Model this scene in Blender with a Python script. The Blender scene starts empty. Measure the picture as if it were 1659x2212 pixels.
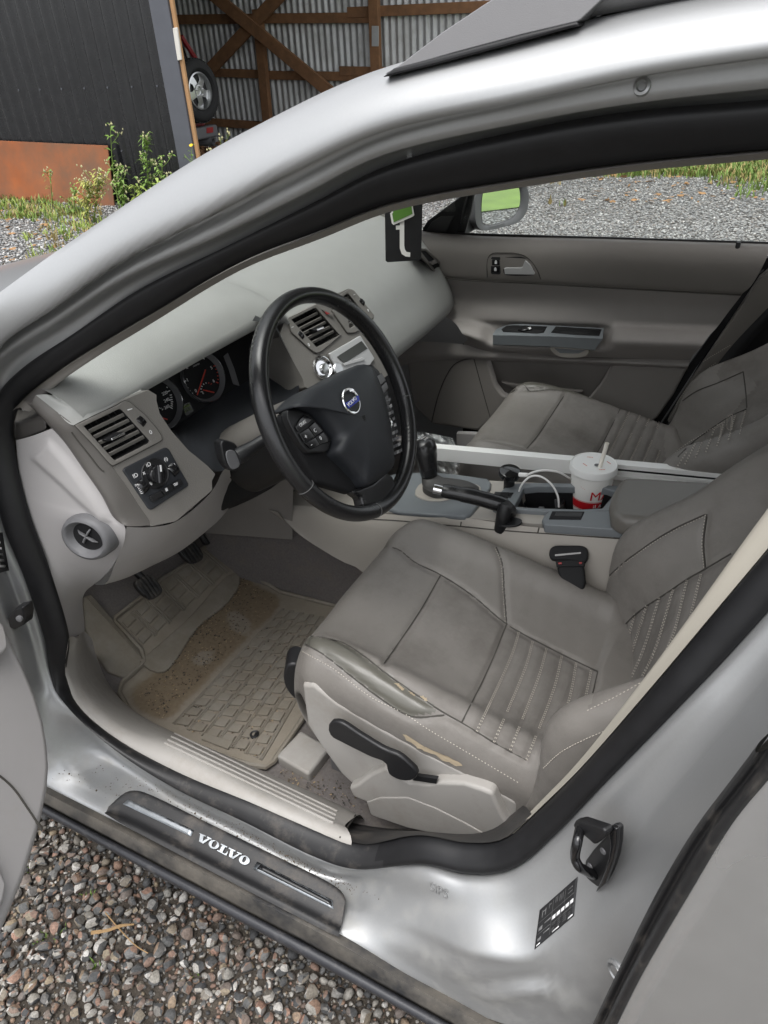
import bpy, bmesh, math, random
import numpy as np
from mathutils import Vector, Matrix
random.seed(7); np.random.seed(7)
SC = bpy.context.scene
COL = SC.collection
RAD = math.radians
# ------------------------------------------------------------------ camera
# car frame: X = towards the tail, Y = towards the passenger side, Z = up; metres
CAM = Vector((0.124, -1.234, 1.419)); PITCH, YAW, ROLL = RAD(33.40), RAD(28.31), RAD(-3.08)
FPX, W0, H0 = 1537.2, 1659.0, 2212.0
_f = Vector((-math.sin(YAW)*math.cos(PITCH), math.cos(YAW)*math.cos(PITCH), -math.sin(PITCH)))
_r0 = Vector((math.cos(YAW), math.sin(YAW), 0)); _u0 = _r0.cross(_f)
_r = _r0*math.cos(ROLL)+_u0*math.sin(ROLL); _u = -_r0*math.sin(ROLL)+_u0*math.cos(ROLL)
cd = bpy.data.cameras.new('camera'); cam = bpy.data.objects.new('camera', cd); COL.objects.link(cam)
cam.matrix_world = Matrix(((_r.x,_u.x,-_f.x,CAM.x),(_r.y,_u.y,-_f.y,CAM.y),(_r.z,_u.z,-_f.z,CAM.z),(0,0,0,1)))
cd.sensor_fit = 'VERTICAL'; cd.sensor_height = 24.0; cd.sensor_width = 18.0
cd.lens = FPX/H0*24.0; cd.clip_start = 0.02; cd.clip_end = 2000
SC.camera = cam
# ------------------------------------------------------------------ sky, sun, exposure (bright overcast)
SUN_EL, SUN_AZ = RAD(74), RAD(265)      # azimuth measured from +X towards +Y
w = bpy.data.worlds.new('World'); SC.world = w; w.use_nodes = True
nt = w.node_tree; bg = nt.nodes['Background']
sky = nt.nodes.new('ShaderNodeTexSky'); sky.sky_type = 'NISHITA'; sky.sun_disc = False
sky.sun_elevation = SUN_EL; sky.sun_rotation = RAD(90)-SUN_AZ
sky.dust_density = 4.0; sky.air_density = 1.0; sky.ozone_density = 1.0
hs = nt.nodes.new('ShaderNodeHueSaturation'); hs.inputs['Saturation'].default_value = 0.16
nt.links.new(sky.outputs[0], hs.inputs['Color']); nt.links.new(hs.outputs[0], bg.inputs[0])
bg.inputs[1].default_value = 0.15
sl = bpy.data.lights.new('sun', 'SUN'); sl.energy = 0.5; sl.angle = RAD(50); sl.color = (1.0, 0.98, 0.95)
so = bpy.data.objects.new('sun', sl); COL.objects.link(so)
_sd = Vector((math.cos(SUN_EL)*math.cos(SUN_AZ), math.cos(SUN_EL)*math.sin(SUN_AZ), math.sin(SUN_EL)))
so.rotation_euler = _sd.to_track_quat('Z', 'Y').to_euler(); so.location = (0, 0, 20)
SC.view_settings.view_transform = 'Standard'; SC.view_settings.look = 'None'
SC.view_settings.gamma = 1.0; SC.view_settings.exposure = 1.25
SC.render.engine = 'CYCLES'
SC.cycles.max_bounces = 10; SC.cycles.diffuse_bounces = 6; SC.cycles.transparent_max_bounces = 24
SC.cycles.use_denoising = True; SC.cycles.caustics_reflective = False; SC.cycles.caustics_refractive = False

# ------------------------------------------------------------------ sight lines: a point of the photo on a plane of known depth
def ray(px, py):
    return _r*(px-(W0/2)) - _u*(py-(H0/2)) + _f*FPX
def U(px, py, x=None, y=None, z=None):
    d = ray(px, py)
    k, v = (0, x) if x is not None else (1, y) if y is not None else (2, z)
    return CAM + d*((v-CAM[k])/d[k])
def UP(px, py, p0, n):
    d = ray(px, py); return CAM + d*((p0-CAM).dot(n)/d.dot(n))
def UF(px, py, F, t0=0.05, t1=6.0, n=240):
    d = ray(px, py).normalized(); a = t0; fa = F(CAM+d*a)
    for i in range(1, n+1):
        b = t0+(t1-t0)*i/n; fb = F(CAM+d*b)
        if fa*fb <= 0:
            for _ in range(30):
                m = (a+b)/2; fm = F(CAM+d*m)
                if fa*fm <= 0: b = m
                else: a, fa = m, fm
            return CAM+d*((a+b)/2)
        a, fa = b, fb
    return CAM+d*1.5
_RO = {1:(0,0),2:(829.5,0),3:(0,553),4:(829.5,553),5:(0,1106),6:(829.5,1106),7:(0,1659),8:(829.5,1659)}
def g(i, *pts):                       # points noted on enlarged sixths of the photo
    o = _RO[i]; return [(o[0]+x*0.5, o[1]+y*0.5) for x, y in pts]
V = Vector
def lerp(a, b, t): return a+(b-a)*t
def sstep(a, b, x):
    t = min(1, max(0, (x-a)/(b-a))); return t*t*(3-2*t)

# ------------------------------------------------------------------ object helpers
def link(name, me, mat=None, parent=None):
    o = bpy.data.objects.new(name, me); COL.objects.link(o)
    if mat is not None and hasattr(me, 'materials'): me.materials.append(M[mat] if isinstance(mat, str) else mat)
    if parent is not None: o.parent = parent
    return o
def thing(name, label, cat, loc=(0,0,0), group=None):
    o = bpy.data.objects.new(name, None); COL.objects.link(o); o.empty_display_size = 0.05
    return tag(o, label, cat, group)
def part(name, parent, label=None):
    o = bpy.data.objects.new(name, None); COL.objects.link(o); o.parent = parent; o.empty_display_size = 0.02
    if label: o['label'] = label
    return o
def tag(o, label, cat, group=None, kind=None):
    o['label'] = label; o['category'] = cat
    if group: o['group'] = group
    if kind: o['kind'] = kind
    return o
def mesh(name, verts, faces, mat, parent=None, smooth=True, angle=40, bevel=0, seg=2, solid=0, sub=0):
    me = bpy.data.meshes.new(name); me.from_pydata([tuple(v) for v in verts], [], faces); me.validate()
    o = link(name, me, mat, parent); finish(o, smooth, angle, bevel, seg, solid, sub); return o
def finish(o, smooth=True, angle=40, bevel=0, seg=2, solid=0, sub=0):
    me = o.data
    bm = bmesh.new(); bm.from_mesh(me); bmesh.ops.recalc_face_normals(bm, faces=bm.faces); bm.to_mesh(me); bm.free()
    if smooth:
        me.shade_smooth()
        if angle < 180: me.set_sharp_from_angle(angle=RAD(angle))
    if solid:
        m = o.modifiers.new('solid', 'SOLIDIFY'); m.thickness = solid; m.offset = 0
    if bevel:
        m = o.modifiers.new('bevel', 'BEVEL'); m.width = bevel; m.segments = seg; m.limit_method = 'ANGLE'; m.angle_limit = RAD(35); m.harden_normals = False
        me.shade_smooth(); me.set_sharp_from_angle(angle=RAD(180))
        m2 = o.modifiers.new('wn', 'WEIGHTED_NORMAL'); m2.keep_sharp = False
    if sub:
        m = o.modifiers.new('sub', 'SUBSURF'); m.levels = sub; m.render_levels = sub
def spline(pts, n, closed=False):
    """Catmull-Rom through pts, resampled evenly to n points."""
    P = [V(p) for p in pts]
    if closed: Q = [P[-1]]+P+[P[0], P[1]]
    else: Q = [P[0]*2-P[1]]+P+[P[-1]*2-P[-2]]
    out = []
    K = 14
    for i in range(1, len(Q)-2):
        p0, p1, p2, p3 = Q[i-1:i+3]
        d1 = max((p1-p0).length, 1e-6)**.5; d2 = max((p2-p1).length, 1e-6)**.5; d3 = max((p3-p2).length, 1e-6)**.5
        m1 = ((p1-p0)/d1-(p2-p0)/(d1+d2)+(p2-p1)/d2)*d2; m2 = ((p2-p1)/d2-(p3-p1)/(d2+d3)+(p3-p2)/d3)*d2
        for k in range(K):
            t = k/K; t2, t3 = t*t, t*t*t
            out.append(p1*(2*t3-3*t2+1)+m1*(t3-2*t2+t)+p2*(-2*t3+3*t2)+m2*(t3-t2))
    if not closed: out.append(P[-1])
    if closed: out.append(out[0])
    L = [0.0]
    for a, b in zip(out, out[1:]): L.append(L[-1]+(b-a).length)
    res = []; j = 0
    N = n if closed else n-1
    for i in range(n):
        s = L[-1]*i/N
        while j < len(L)-2 and L[j+1] < s: j += 1
        q = (s-L[j])/max(L[j+1]-L[j], 1e-9); res.append(out[j].lerp(out[j+1], min(1, max(0, q))))
    return res
def spline2(pts, n, closed=False):
    return [(p.x, p.y) for p in spline([(a, b, 0) for a, b in pts], n, closed)]
def grid(name, rows, mat, parent=None, cu=False, cv=False, **kw):
    """rows of equal length -> quad sheet; cu closes the rows, cv closes each row."""
    nr, nc = len(rows), len(rows[0]); vs = [p for r in rows for p in r]; fs = []
    for i in range(nr if cu else nr-1):
        for j in range(nc if cv else nc-1):
            a, b = i, (i+1) % nr; c, d = j, (j+1) % nc
            fs.append((a*nc+c, a*nc+d, b*nc+d, b*nc+c))
    return mesh(name, vs, fs, mat, parent, **kw)
def loft(name, curves, mat, parent=None, nu=40, nv=None, **kw):
    """smooth sheet through guide curves (each a list of 3-D points), resampled along and across."""
    C = [spline(c, nu) for c in curves]
    if nv: rows = [spline([c[i] for c in C], nv) for i in range(nu)]
    else: rows = [[c[i] for c in C] for i in range(nu)]
    return grid(name, rows, mat, parent, **kw)
def tube_mesh(pts, r, n=8, caps=True, prof=None, closed=False, up=None):
    pts = [V(p) for p in pts]; N = len(pts); vs = []; fs = []
    rr = r if isinstance(r, (list, tuple)) else [r]*N
    T = []
    for i in range(N):
        a = pts[(i-1) % N] if (closed or i > 0) else pts[i]; b = pts[(i+1) % N] if (closed or i < N-1) else pts[i]
        T.append((b-a).normalized())
    if up is None:
        u = V((0,0,1)) if abs(T[0].z) < .9 else V((1,0,0))
    else: u = V(up)
    pr = prof or [(math.cos(2*math.pi*k/n), math.sin(2*math.pi*k/n)) for k in range(n)]
    n = len(pr)
    for i in range(N):
        s = T[i].cross(u).normalized(); 
        un = s.cross(T[i]).normalized()
        if up is None: u = un
        for a, b in pr: vs.append(pts[i]+(s*a+un*b)*rr[i])
    for i in range(N if closed else N-1):
        for k in range(n):
            j = (i+1) % N
            fs.append((i*n+k, i*n+(k+1) % n, j*n+(k+1) % n, j*n+k))
    if caps and not closed: fs += [tuple(range(n-1, -1, -1)), tuple((N-1)*n+k for k in range(n))]
    return vs, fs
def tube(name, pts, r, mat, parent=None, n=8, caps=True, prof=None, closed=False, up=None, **kw):
    vs, fs = tube_mesh(pts, r, n, caps, prof, closed, up); return mesh(name, vs, fs, mat, parent, **kw)
def prism(name, poly, vec, mat, parent=None, bevel=0, **kw):
    """flat outline (3-D points) given the thickness vec."""
    n = len(poly); v = V(vec); vs = [V(p) for p in poly]+[V(p)+v for p in poly]
    fs = [tuple(range(n)), tuple(range(2*n-1, n-1, -1))]+[(i, (i+1) % n, n+(i+1) % n, n+i) for i in range(n)]
    return mesh(name, vs, fs, mat, parent, bevel=bevel, **kw)
def fan_prism(name, poly, vec, mat, parent=None, bevel=0, **kw): return prism(name, poly, vec, mat, parent, bevel, **kw)
from mathutils.geometry import tessellate_polygon
def holed(name, outer, holes, vec, mat, parent=None, **kw):
    """flat panel with openings, given the thickness vec"""
    loops = [[V(p) for p in outer]]+[[V(p) for p in h] for h in holes]; v = V(vec)
    vs = [p for l in loops for p in l]; n = len(vs); fs = [tuple(t) for t in tessellate_polygon(loops)]
    vs = vs+[p+v for p in vs]; k = 0
    for l in loops:
        m = len(l); fs += [(k+i, k+(i+1) % m, n+k+(i+1) % m, n+k+i) for i in range(m)]; k += m
    return mesh(name, vs, fs, mat, parent, smooth=True, angle=25, **kw)
class Frame:
    """a flat place in the car: origin, two axes in it, normal."""
    def __init__(s, o, ex, ey):
        s.o = V(o); s.ex = V(ex).normalized(); s.n = s.ex.cross(V(ey)).normalized(); s.ey = s.n.cross(s.ex).normalized()
    def __call__(s, a, b, c=0.0): return s.o+s.ex*a+s.ey*b+s.n*c
    def px(s, x, y, lift=0.0):
        return UP(x, y, s.o+s.n*lift, s.n)
    def uv(s, p): d = V(p)-s.o; return d.dot(s.ex), d.dot(s.ey)
    def pxuv(s, x, y): return s.uv(s.px(x, y))
    def mat(s, a=0, b=0, c=0, rot=0):
        p = s(a, b, c); ex = s.ex*math.cos(rot)+s.ey*math.sin(rot); ey = s.n.cross(ex)
        return Matrix(((ex.x,ey.x,s.n.x,p.x),(ex.y,ey.y,s.n.y,p.y),(ex.z,ey.z,s.n.z,p.z),(0,0,0,1)))
def frame3(pa, pb, pc):
    """frame with origin pa, x towards pb, pc on the +y side"""
    pa, pb, pc = V(pa), V(pb), V(pc); return Frame(pa, pb-pa, pc-pa)
def rect(fr, a0, a1, b0, b1, c=0, r=0, k=4):
    if r <= 0: return [fr(a0,b0,c), fr(a1,b0,c), fr(a1,b1,c), fr(a0,b1,c)]
    out = []
    for (cx, cy, s) in ((a1-r,b0+r,-90),(a1-r,b1-r,0),(a0+r,b1-r,90),(a0+r,b0+r,180)):
        for i in range(k+1):
            t = RAD(s+90*i/k); out.append(fr(cx+r*math.cos(t), cy+r*math.sin(t), c))
    return out
def slab(name, fr, a0, a1, b0, b1, c0, c1, mat, parent=None, r=0, bevel=0, **kw):
    return prism(name, rect(fr, a0, a1, b0, b1, c0, r), fr.n*(c1-c0), mat, parent, bevel=bevel, **kw)
def ringplate(name, outer, inner, vec, mat, parent=None, bevel=0, **kw):
    """frame-shaped plate: outer and inner outlines with the same number of points."""
    n = len(outer); v = V(vec); vs = [V(p) for p in outer]+[V(p) for p in inner]; vs += [p+v for p in vs]
    fs = []
    for i in range(n):
        j = (i+1) % n
        fs += [(i, j, n+j, n+i), (2*n+i, 3*n+i, 3*n+j, 2*n+j), (i, 2*n+i, 2*n+j, j), (n+i, n+j, 3*n+j, 3*n+i)]
    return mesh(name, vs, fs, mat, parent, bevel=bevel, **kw)
def lathe(name, prof, o, axis, mat, parent=None, seg=32, ex=None, cap=True, **kw):
    """prof: (radius, height) pairs round the axis through o."""
    ax = V(axis).normalized(); e = V(ex) if ex else (V((1,0,0)) if abs(ax.x) < .8 else V((0,1,0)))
    e1 = (e-ax*e.dot(ax)).normalized(); e2 = ax.cross(e1); vs = []; fs = []; m = len(prof)
    for i in range(seg):
        t = 2*math.pi*i/seg; d = e1*math.cos(t)+e2*math.sin(t)
        for r, h in prof: vs.append(V(o)+d*r+ax*h)
    for i in range(seg):
        j = (i+1) % seg
        for k in range(m-1): fs.append((i*m+k, j*m+k, j*m+k+1, i*m+k+1))
    if cap:
        if prof[0][0] > 1e-5: fs.append(tuple(i*m for i in range(seg))[::-1])
        if prof[-1][0] > 1e-5: fs.append(tuple(i*m+m-1 for i in range(seg)))
    return mesh(name, vs, fs, mat, parent, **kw)
def word(name, text, fr, a, b, size, mat, parent=None, c=0.0006, rot=0, depth=0.0003, align='CENTER', squash=1.0, space=1.0):
    cu = bpy.data.curves.new('tmp', 'FONT'); cu.body = text; cu.size = size; cu.extrude = depth
    cu.align_x = align; cu.align_y = 'CENTER'; cu.space_character = space; cu.resolution_u = 3
    t = bpy.data.objects.new('tmp', cu); me = bpy.data.meshes.new_from_object(t); bpy.data.objects.remove(t); bpy.data.curves.remove(cu)
    me.name = name; me.materials.clear()
    o = link(name, me, mat, parent); o.matrix_world = fr.mat(a, b, c, rot) @ Matrix.Diagonal((squash, 1, 1, 1)); return o
from mathutils.bvhtree import BVHTree
def bvh(*objs):
    vs = []; ps = []
    for o in objs:
        k = len(vs); vs += [o.matrix_world @ v.co for v in o.data.vertices]; ps += [tuple(k+i for i in p.vertices) for p in o.data.polygons]
    return BVHTree.FromPolygons(vs, ps)
def hit(B, px, py, lift=0.0):
    d = ray(px, py).normalized(); p, n, i, t = B.ray_cast(CAM, d)
    if p is None: return None
    if n.dot(d) > 0: n = -n
    return p+n*lift, n
def hits(B, pts, lift=0.0):
    return [h[0] for h in (hit(B, x, y, lift) for x, y in pts) if h]
def hits_stop(B, pts, lift=0.0, jump=.012):
    out = []; last = None
    for x, y in pts:
        h = hit(B, x, y, lift)
        if not h: break
        d = (h[0]-CAM).length
        if last is not None and last-d > jump: break
        out.append(h[0]); last = d
    return out
def topix(p):
    d = V(p)-CAM; w = d.dot(_f); return (W0/2+FPX*d.dot(_r)/w, H0/2-FPX*d.dot(_u)/w)
def inpoly(x, y, poly):
    c = False; n = len(poly)
    for i in range(n):
        x1, y1 = poly[i]; x2, y2 = poly[i-1]
        if (y1 > y) != (y2 > y) and x < (x2-x1)*(y-y1)/(y2-y1)+x1: c = not c
    return c
def stitches(name, lines, mat, parent, L=.0035, gap=.0016, r=.0006):
    """rows of thread: each line a list of points lying on the cover; all in one small-scale part"""
    vs = []; fs = []; cut = []
    for ln in lines:
        cur = [ln[0]]
        for a, b in zip(ln, ln[1:]):
            if (b-a).length > .032: cut.append(cur); cur = []
            cur.append(b)
        cut.append(cur)
    for ln in [c for c in cut if len(c) > 2]:
        tot = sum((b-a).length for a, b in zip(ln, ln[1:])); n = max(2, int(tot/(L+gap)))
        P = spline(ln, 2*n)
        for i in range(n):
            a, b = P[2*i], P[2*i].lerp(P[min(2*i+1, 2*n-1)], .8); v_, f_ = tube_mesh([a, b], r, 4); k = len(vs); vs += v_; fs += [tuple(k+j for j in f) for f in f_]
    if not vs: return None
    o = mesh(name, vs, fs, mat, parent, smooth=False); o['kind'] = 'stuff'; return o
# ------------------------------------------------------------------ materials
M = {}
def mat(name, col, rough=0.6, metal=0.0, vary=0.06, vscale=40, bump=0.0, bscale=900, spec=0.5, coat=0.0, coatr=0.1, dirt=None, dscale=14, damt=0.45, bdist=0.0006, sheen=0, zfade=None):
    m = bpy.data.materials.new(name); m.use_nodes = True; nt = m.node_tree; b = nt.nodes['Principled BSDF']
    tc = nt.nodes.new('ShaderNodeTexCoord')
    n1 = nt.nodes.new('ShaderNodeTexNoise'); n1.inputs['Scale'].default_value = vscale; n1.inputs['Detail'].default_value = 5
    nt.links.new(tc.outputs['Object'], n1.inputs['Vector'])
    rmp = nt.nodes.new('ShaderNodeMix'); rmp.data_type = 'RGBA'
    c = col if len(col) == 4 else (*col, 1)
    rmp.inputs[6].default_value = tuple(x*(1-vary) for x in c[:3])+(1,); rmp.inputs[7].default_value = tuple(min(1, x*(1+vary)) for x in c[:3])+(1,)
    nt.links.new(n1.outputs['Fac'], rmp.inputs[0]); out = rmp.outputs[2]
    rv = rough
    if dirt:
        n2 = nt.nodes.new('ShaderNodeTexNoise'); n2.inputs['Scale'].default_value = dscale; n2.inputs['Detail'].default_value = 9; n2.inputs['Roughness'].default_value = 0.72
        nt.links.new(tc.outputs['Object'], n2.inputs['Vector'])
        cr = nt.nodes.new('ShaderNodeValToRGB'); cr.color_ramp.elements[0].position = 1-damt-.13; cr.color_ramp.elements[1].position = 1-damt+.2
        nt.links.new(n2.outputs['Fac'], cr.inputs[0])
        mx = nt.nodes.new('ShaderNodeMix'); mx.data_type = 'RGBA'; mx.inputs[7].default_value = (*dirt, 1)
        ml = nt.nodes.new('ShaderNodeMath'); ml.operation = 'MULTIPLY'; ml.inputs[1].default_value = 0.8
        nt.links.new(cr.outputs[0], ml.inputs[0])
        if zfade:
            sx = nt.nodes.new('ShaderNodeSeparateXYZ'); nt.links.new(tc.outputs['Object'], sx.inputs[0]); zr = nt.nodes.new('ShaderNodeMapRange'); zr.inputs[1].default_value = zfade[0]; zr.inputs[2].default_value = zfade[1]; zr.inputs[3].default_value = .62; zr.inputs[4].default_value = .05; nt.links.new(sx.outputs[2], zr.inputs[0]); nt.links.new(zr.outputs[0], ml.inputs[1])
        nt.links.new(ml.outputs[0], mx.inputs[0]); nt.links.new(out, mx.inputs[6]); out = mx.outputs[2]
        mr = nt.nodes.new('ShaderNodeMapRange'); mr.inputs[3].default_value = rough; mr.inputs[4].default_value = min(1, rough+.4)
        nt.links.new(ml.outputs[0], mr.inputs[0]); nt.links.new(mr.outputs[0], b.inputs['Roughness'])
        if metal:
            mm = nt.nodes.new('ShaderNodeMapRange'); mm.inputs[3].default_value = metal; mm.inputs[4].default_value = 0.0
            nt.links.new(ml.outputs[0], mm.inputs[0]); nt.links.new(mm.outputs[0], b.inputs['Metallic'])
    nt.links.new(out, b.inputs['Base Color'])
    if not dirt:
        mr = nt.nodes.new('ShaderNodeMapRange'); mr.inputs[3].default_value = max(0, rough-.07); mr.inputs[4].default_value = min(1, rough+.07)
        nt.links.new(n1.outputs['Fac'], mr.inputs[0]); nt.links.new(mr.outputs[0], b.inputs['Roughness'])
    if not (dirt and metal): b.inputs['Metallic'].default_value = metal
    b.inputs['Specular IOR Level'].default_value = spec
    b.inputs['Coat Weight'].default_value = coat; b.inputs['Coat Roughness'].default_value = coatr
    if sheen: b.inputs['Sheen Weight'].default_value = sheen
    if bump:
        n3 = nt.nodes.new('ShaderNodeTexNoise'); n3.inputs['Scale'].default_value = bscale; n3.inputs['Detail'].default_value = 2
        nt.links.new(tc.outputs['Object'], n3.inputs['Vector'])
        bp = nt.nodes.new('ShaderNodeBump'); bp.inputs['Strength'].default_value = bump; bp.inputs['Distance'].default_value = bdist
        nt.links.new(n3.outputs['Fac'], bp.inputs['Height']); nt.links.new(bp.outputs[0], b.inputs['Normal'])
    M[name] = m; return m
DUST = (.34, .30, .25)
mat('silver_door', (.60,.61,.615), .24, .72, .05, 30, coat=.3, coatr=.08)
mat('silver_body', (.37,.375,.378), .43, .64, .04, 300, .06, 2500, coat=.18, coatr=.3, dirt=(.31,.295,.25), dscale=22, damt=.40, zfade=(.38,.60))
mat('silver', (.37,.375,.378), .37, .68, .03, 300, .06, 2500, coat=.5, coatr=.12)
mat('silver_dirty', (.37,.375,.372), .44, .52, .05, 200, .06, 1800, coat=.3, coatr=.25, dirt=(.27,.255,.21), dscale=15, damt=.40)
mat('rubber', (.011,.011,.012), .42, 0, .3, 60, .15, 700, spec=.32)
mat('rubber_dusty', (.013,.013,.014), .48, 0, .3, 50, .15, 500, dirt=(.16,.14,.12), dscale=16, damt=.36)
mat('rocker', (.028,.028,.029), .55, 0, .3, 50, .15, 500, dirt=(.22,.195,.16), dscale=7, damt=.50)
mat('rocker_edge', (.03,.031,.036), .5, 0, .2, 60, .2, 600, dirt=(.16,.15,.14), dscale=30, damt=.32)
mat('dash', (.30,.305,.292), .56, 0, .06, 30, .35, 520, bdist=.0009)
mat('dash_face', (.165,.156,.143), .52, 0, .06, 40, .6, 600, bdist=.0009)
mat('trim_light', (.39,.375,.372), .58, 0, .04, 20, .18, 900, dirt=(.36,.33,.29), dscale=9, damt=.30)
mat('trim_sill', (.34,.325,.305), .55, 0, .05, 20, .18, 900, dirt=(.25,.225,.19), dscale=9, damt=.38)
mat('shroud', (.10,.093,.085), .55, 0, .05, 40, .4, 700)
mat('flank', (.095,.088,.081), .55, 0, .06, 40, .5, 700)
mat('trim_mid', (.36,.335,.30), .6, 0, .05, 20, .18, 900)
mat('door_card', (.205,.190,.175), .6, 0, .06, 30, .3, 800, bdist=.0007)
mat('door_insert', (.26,.242,.228), .62, 0, .06, 30, .25, 900)
mat('black', (.012,.012,.013), .42, 0, .2, 60, .15, 1200, spec=.45)
mat('black_matt', (.011,.011,.012), .75, 0, .25, 60, .2, 900, spec=.3)
mat('black_gloss', (.010,.010,.011), .14, 0, .1, 60, spec=.6)
mat('navy_black', (.020,.022,.026), .5, 0, .15, 60, .3, 1300)
mat('leather_black', (.012,.012,.013), .25, 0, .08, 40, .25, 1000, spec=.55)
mat('bluegrey', (.165,.18,.19), .42, 0, .06, 30, .15, 900)
mat('chrome', (.75,.75,.76), .16, 1.0, .04, 80)
mat('silver_plastic', (.46,.46,.46), .38, .25, .04, 60)
mat('alu', (.62,.63,.63), .34, 1.0, .05, 120, .05, 2000)
mat('strip_metal', (.34,.36,.38), .30, 1.0, .08, 60, .12, 400, dirt=(.08,.09,.10), dscale=55, damt=.42)
mat('boot', (.05,.048,.046), .55, 0, .15, 40, .4, 500)
mat('seat', (.188,.175,.160), .44, 0, .12, 22, .6, 1100, dirt=(.118,.108,.096), dscale=11, damt=.40, bdist=.0007)
mat('seat_insert', (.184,.171,.157), .58, 0, .12, 20, .6, 1500, dirt=(.092,.083,.072), dscale=7, damt=.44, bdist=.0008)
mat('seat_leather', (.135,.126,.112), .40, 0, .08, 18, .22, 900, dirt=(.09,.083,.07), dscale=10, damt=.3, bdist=.0005)
mat('seat_leather_worn', (.112,.108,.092), .30, 0, .1, 18, .22, 900, dirt=(.09,.083,.07), dscale=10, damt=.3, bdist=.0005)
mat('cream', (.44,.41,.35), .6, 0, .04, 20, .15, 900)
mat('dim_ink', (.14,.14,.14), .6, 0, .05, 40)
mat('thread', (.50,.46,.40), .7, 0, .1, 60)
mat('groove', (.05,.046,.04), .8, 0, .1, 60)
mat('backing', (.38,.31,.215), .8, 0, .15, 90, .3, 500)
mat('carpet', (.165,.15,.143), .95, 0, .35, 220, 1.0, 1300, dirt=(.22,.185,.145), dscale=24, damt=.36, bdist=.002)
mat('mat_rubber', (.222,.203,.172), .62, 0, .18, 30, .3, 700, dirt=(.165,.137,.098), dscale=14, damt=.50)
mat('mat_mud', (.27,.20,.13), .85, 0, .3, 50, .7, 300, dirt=(.36,.29,.20), dscale=16, damt=.42, bdist=.002)
mat('crumb_a', (.10,.075,.05), .9, 0, .5, 30); mat('crumb_b', (.33,.25,.15), .85, 0, .4, 30); mat('crumb_c', (.05,.047,.042), .9, 0, .4, 30)
mat('paper_white', (.80,.79,.75), .55, 0, .02, 30)
mat('lid_white', (.82,.82,.80), .38, 0, .02, 30)
mat('print_red', (.55,.012,.02), .45, 0, .06, 40)
mat('print_orange', (.62,.16,.08), .6, 0, .1, 60)
mat('straw', (.80,.76,.68), .6, 0, .04, 60)
mat('white_paint', (.80,.80,.78), .38, 0, .03, 20, dirt=(.55,.52,.47), dscale=18, damt=.24)
mat('white_ink', (.78,.78,.78), .5, 0, .02, 40)
mat('grey_ink', (.35,.35,.35), .6, 0, .05, 40)
mat('cable_white', (.82,.81,.79), .45, 0, .02, 40)
mat('red_plastic', (.30,.018,.018), .4, 0, .1, 40)
mat('blue_badge', (.012,.03,.30), .25, .2, .1, 40)
mat('green_print', (.10,.24,.035), .6, 0, .15, 60)
mat('needle', (.55,.05,.03), .5, 0, .05, 40)
mat('lcd', (.02,.022,.016), .25, 0, .1, 40)
mat('lcd_ink', (.16,.22,.06), .5, 0, .1, 40)
mat('sticker', (.015,.015,.016), .45, 0, .1, 40)
mat('grey_plastic', (.13,.13,.135), .55, 0, .08, 60, .2, 900)
mat('roofrail', (.15,.148,.152), .5, 0, .05, 60, .25, 1400)
mat('headliner', (.42,.41,.38), .9, 0, .05, 60)
mat('rust', (.31,.088,.022), .8, 0, .65, 2.2, .35, 60, dirt=(.115,.088,.062), dscale=1.3, damt=.54)
mat('tin_black', (.011,.0115,.013), .27, 0, .2, 8, spec=.6)
mat('tin_grey', (.56,.57,.57), .45, .35, .12, 6, dirt=(.34,.33,.30), dscale=3, damt=.42)
mat('timber', (.25,.128,.062), .85, 0, .35, 9, .5, 60, dirt=(.115,.07,.043), dscale=6, damt=.4)
mat('timber_new', (.40,.23,.11), .8, 0, .2, 12, .3, 60)
mat('trim_steel', (.085,.09,.105), .5, 0, .15, 8)
mat('tyre', (.022,.022,.023), .8, 0, .3, 30, .5, 120)
mat('jeep_red', (.20,.012,.016), .3, 0, .1, 10, coat=.4)
mat('hood_paint', (.10,.11,.125), .35, .3, .08, 10)
mat('plate_white', (.62,.60,.55), .7, 0, .1, 20)
mat('teal', (.02,.42,.33), .5, 0, .1, 20)
mat('soil', (.055,.045,.035), .9, 0, .5, 30, .8, 200, dirt=(.11,.095,.078), dscale=60, damt=.42, bdist=.004)
mat('stem', (.16,.24,.05), .7, 0, .2, 20); mat('leaf', (.15,.25,.045), .6, 0, .35, 12); mat('leaf_light', (.28,.36,.075), .65, 0, .3, 12)
mat('leaf_yellow', (.36,.37,.09), .7, 0, .25, 12); mat('petal', (.72,.46,.01), .6, 0, .1, 20); mat('bud', (.42,.40,.22), .8, 0, .2, 30)
mat('grass', (.14,.215,.04), .65, 0, .45, 3); mat('grass_dry', (.32,.25,.10), .8, 0, .3, 4); mat('dead_leaf', (.30,.17,.075), .8, 0, .4, 8); mat('twig', (.36,.23,.11), .8, 0, .3, 30)
mat('hedge', (.045,.085,.02), .6, 0, .5, 4)
def glass(name, tint=(1,1,1), fac=1.0):
    m = bpy.data.materials.new(name); m.use_nodes = True; nt = m.node_tree; nt.nodes.remove(nt.nodes['Principled BSDF'])
    o = nt.nodes['Material Output']; t = nt.nodes.new('ShaderNodeBsdfTransparent'); t.inputs[0].default_value = (*tint, 1)
    gl = nt.nodes.new('ShaderNodeBsdfGlossy'); gl.inputs['Roughness'].default_value = .01
    fr = nt.nodes.new('ShaderNodeFresnel'); fr.inputs[0].default_value = 1.45
    mx = nt.nodes.new('ShaderNodeMixShader'); nt.links.new(fr.outputs[0], mx.inputs[0]); nt.links.new(t.outputs[0], mx.inputs[1]); nt.links.new(gl.outputs[0], mx.inputs[2]); nt.links.new(mx.outputs[0], o.inputs[0])
    M[name] = m
glass('glass', (.93,.96,.94))
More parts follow.
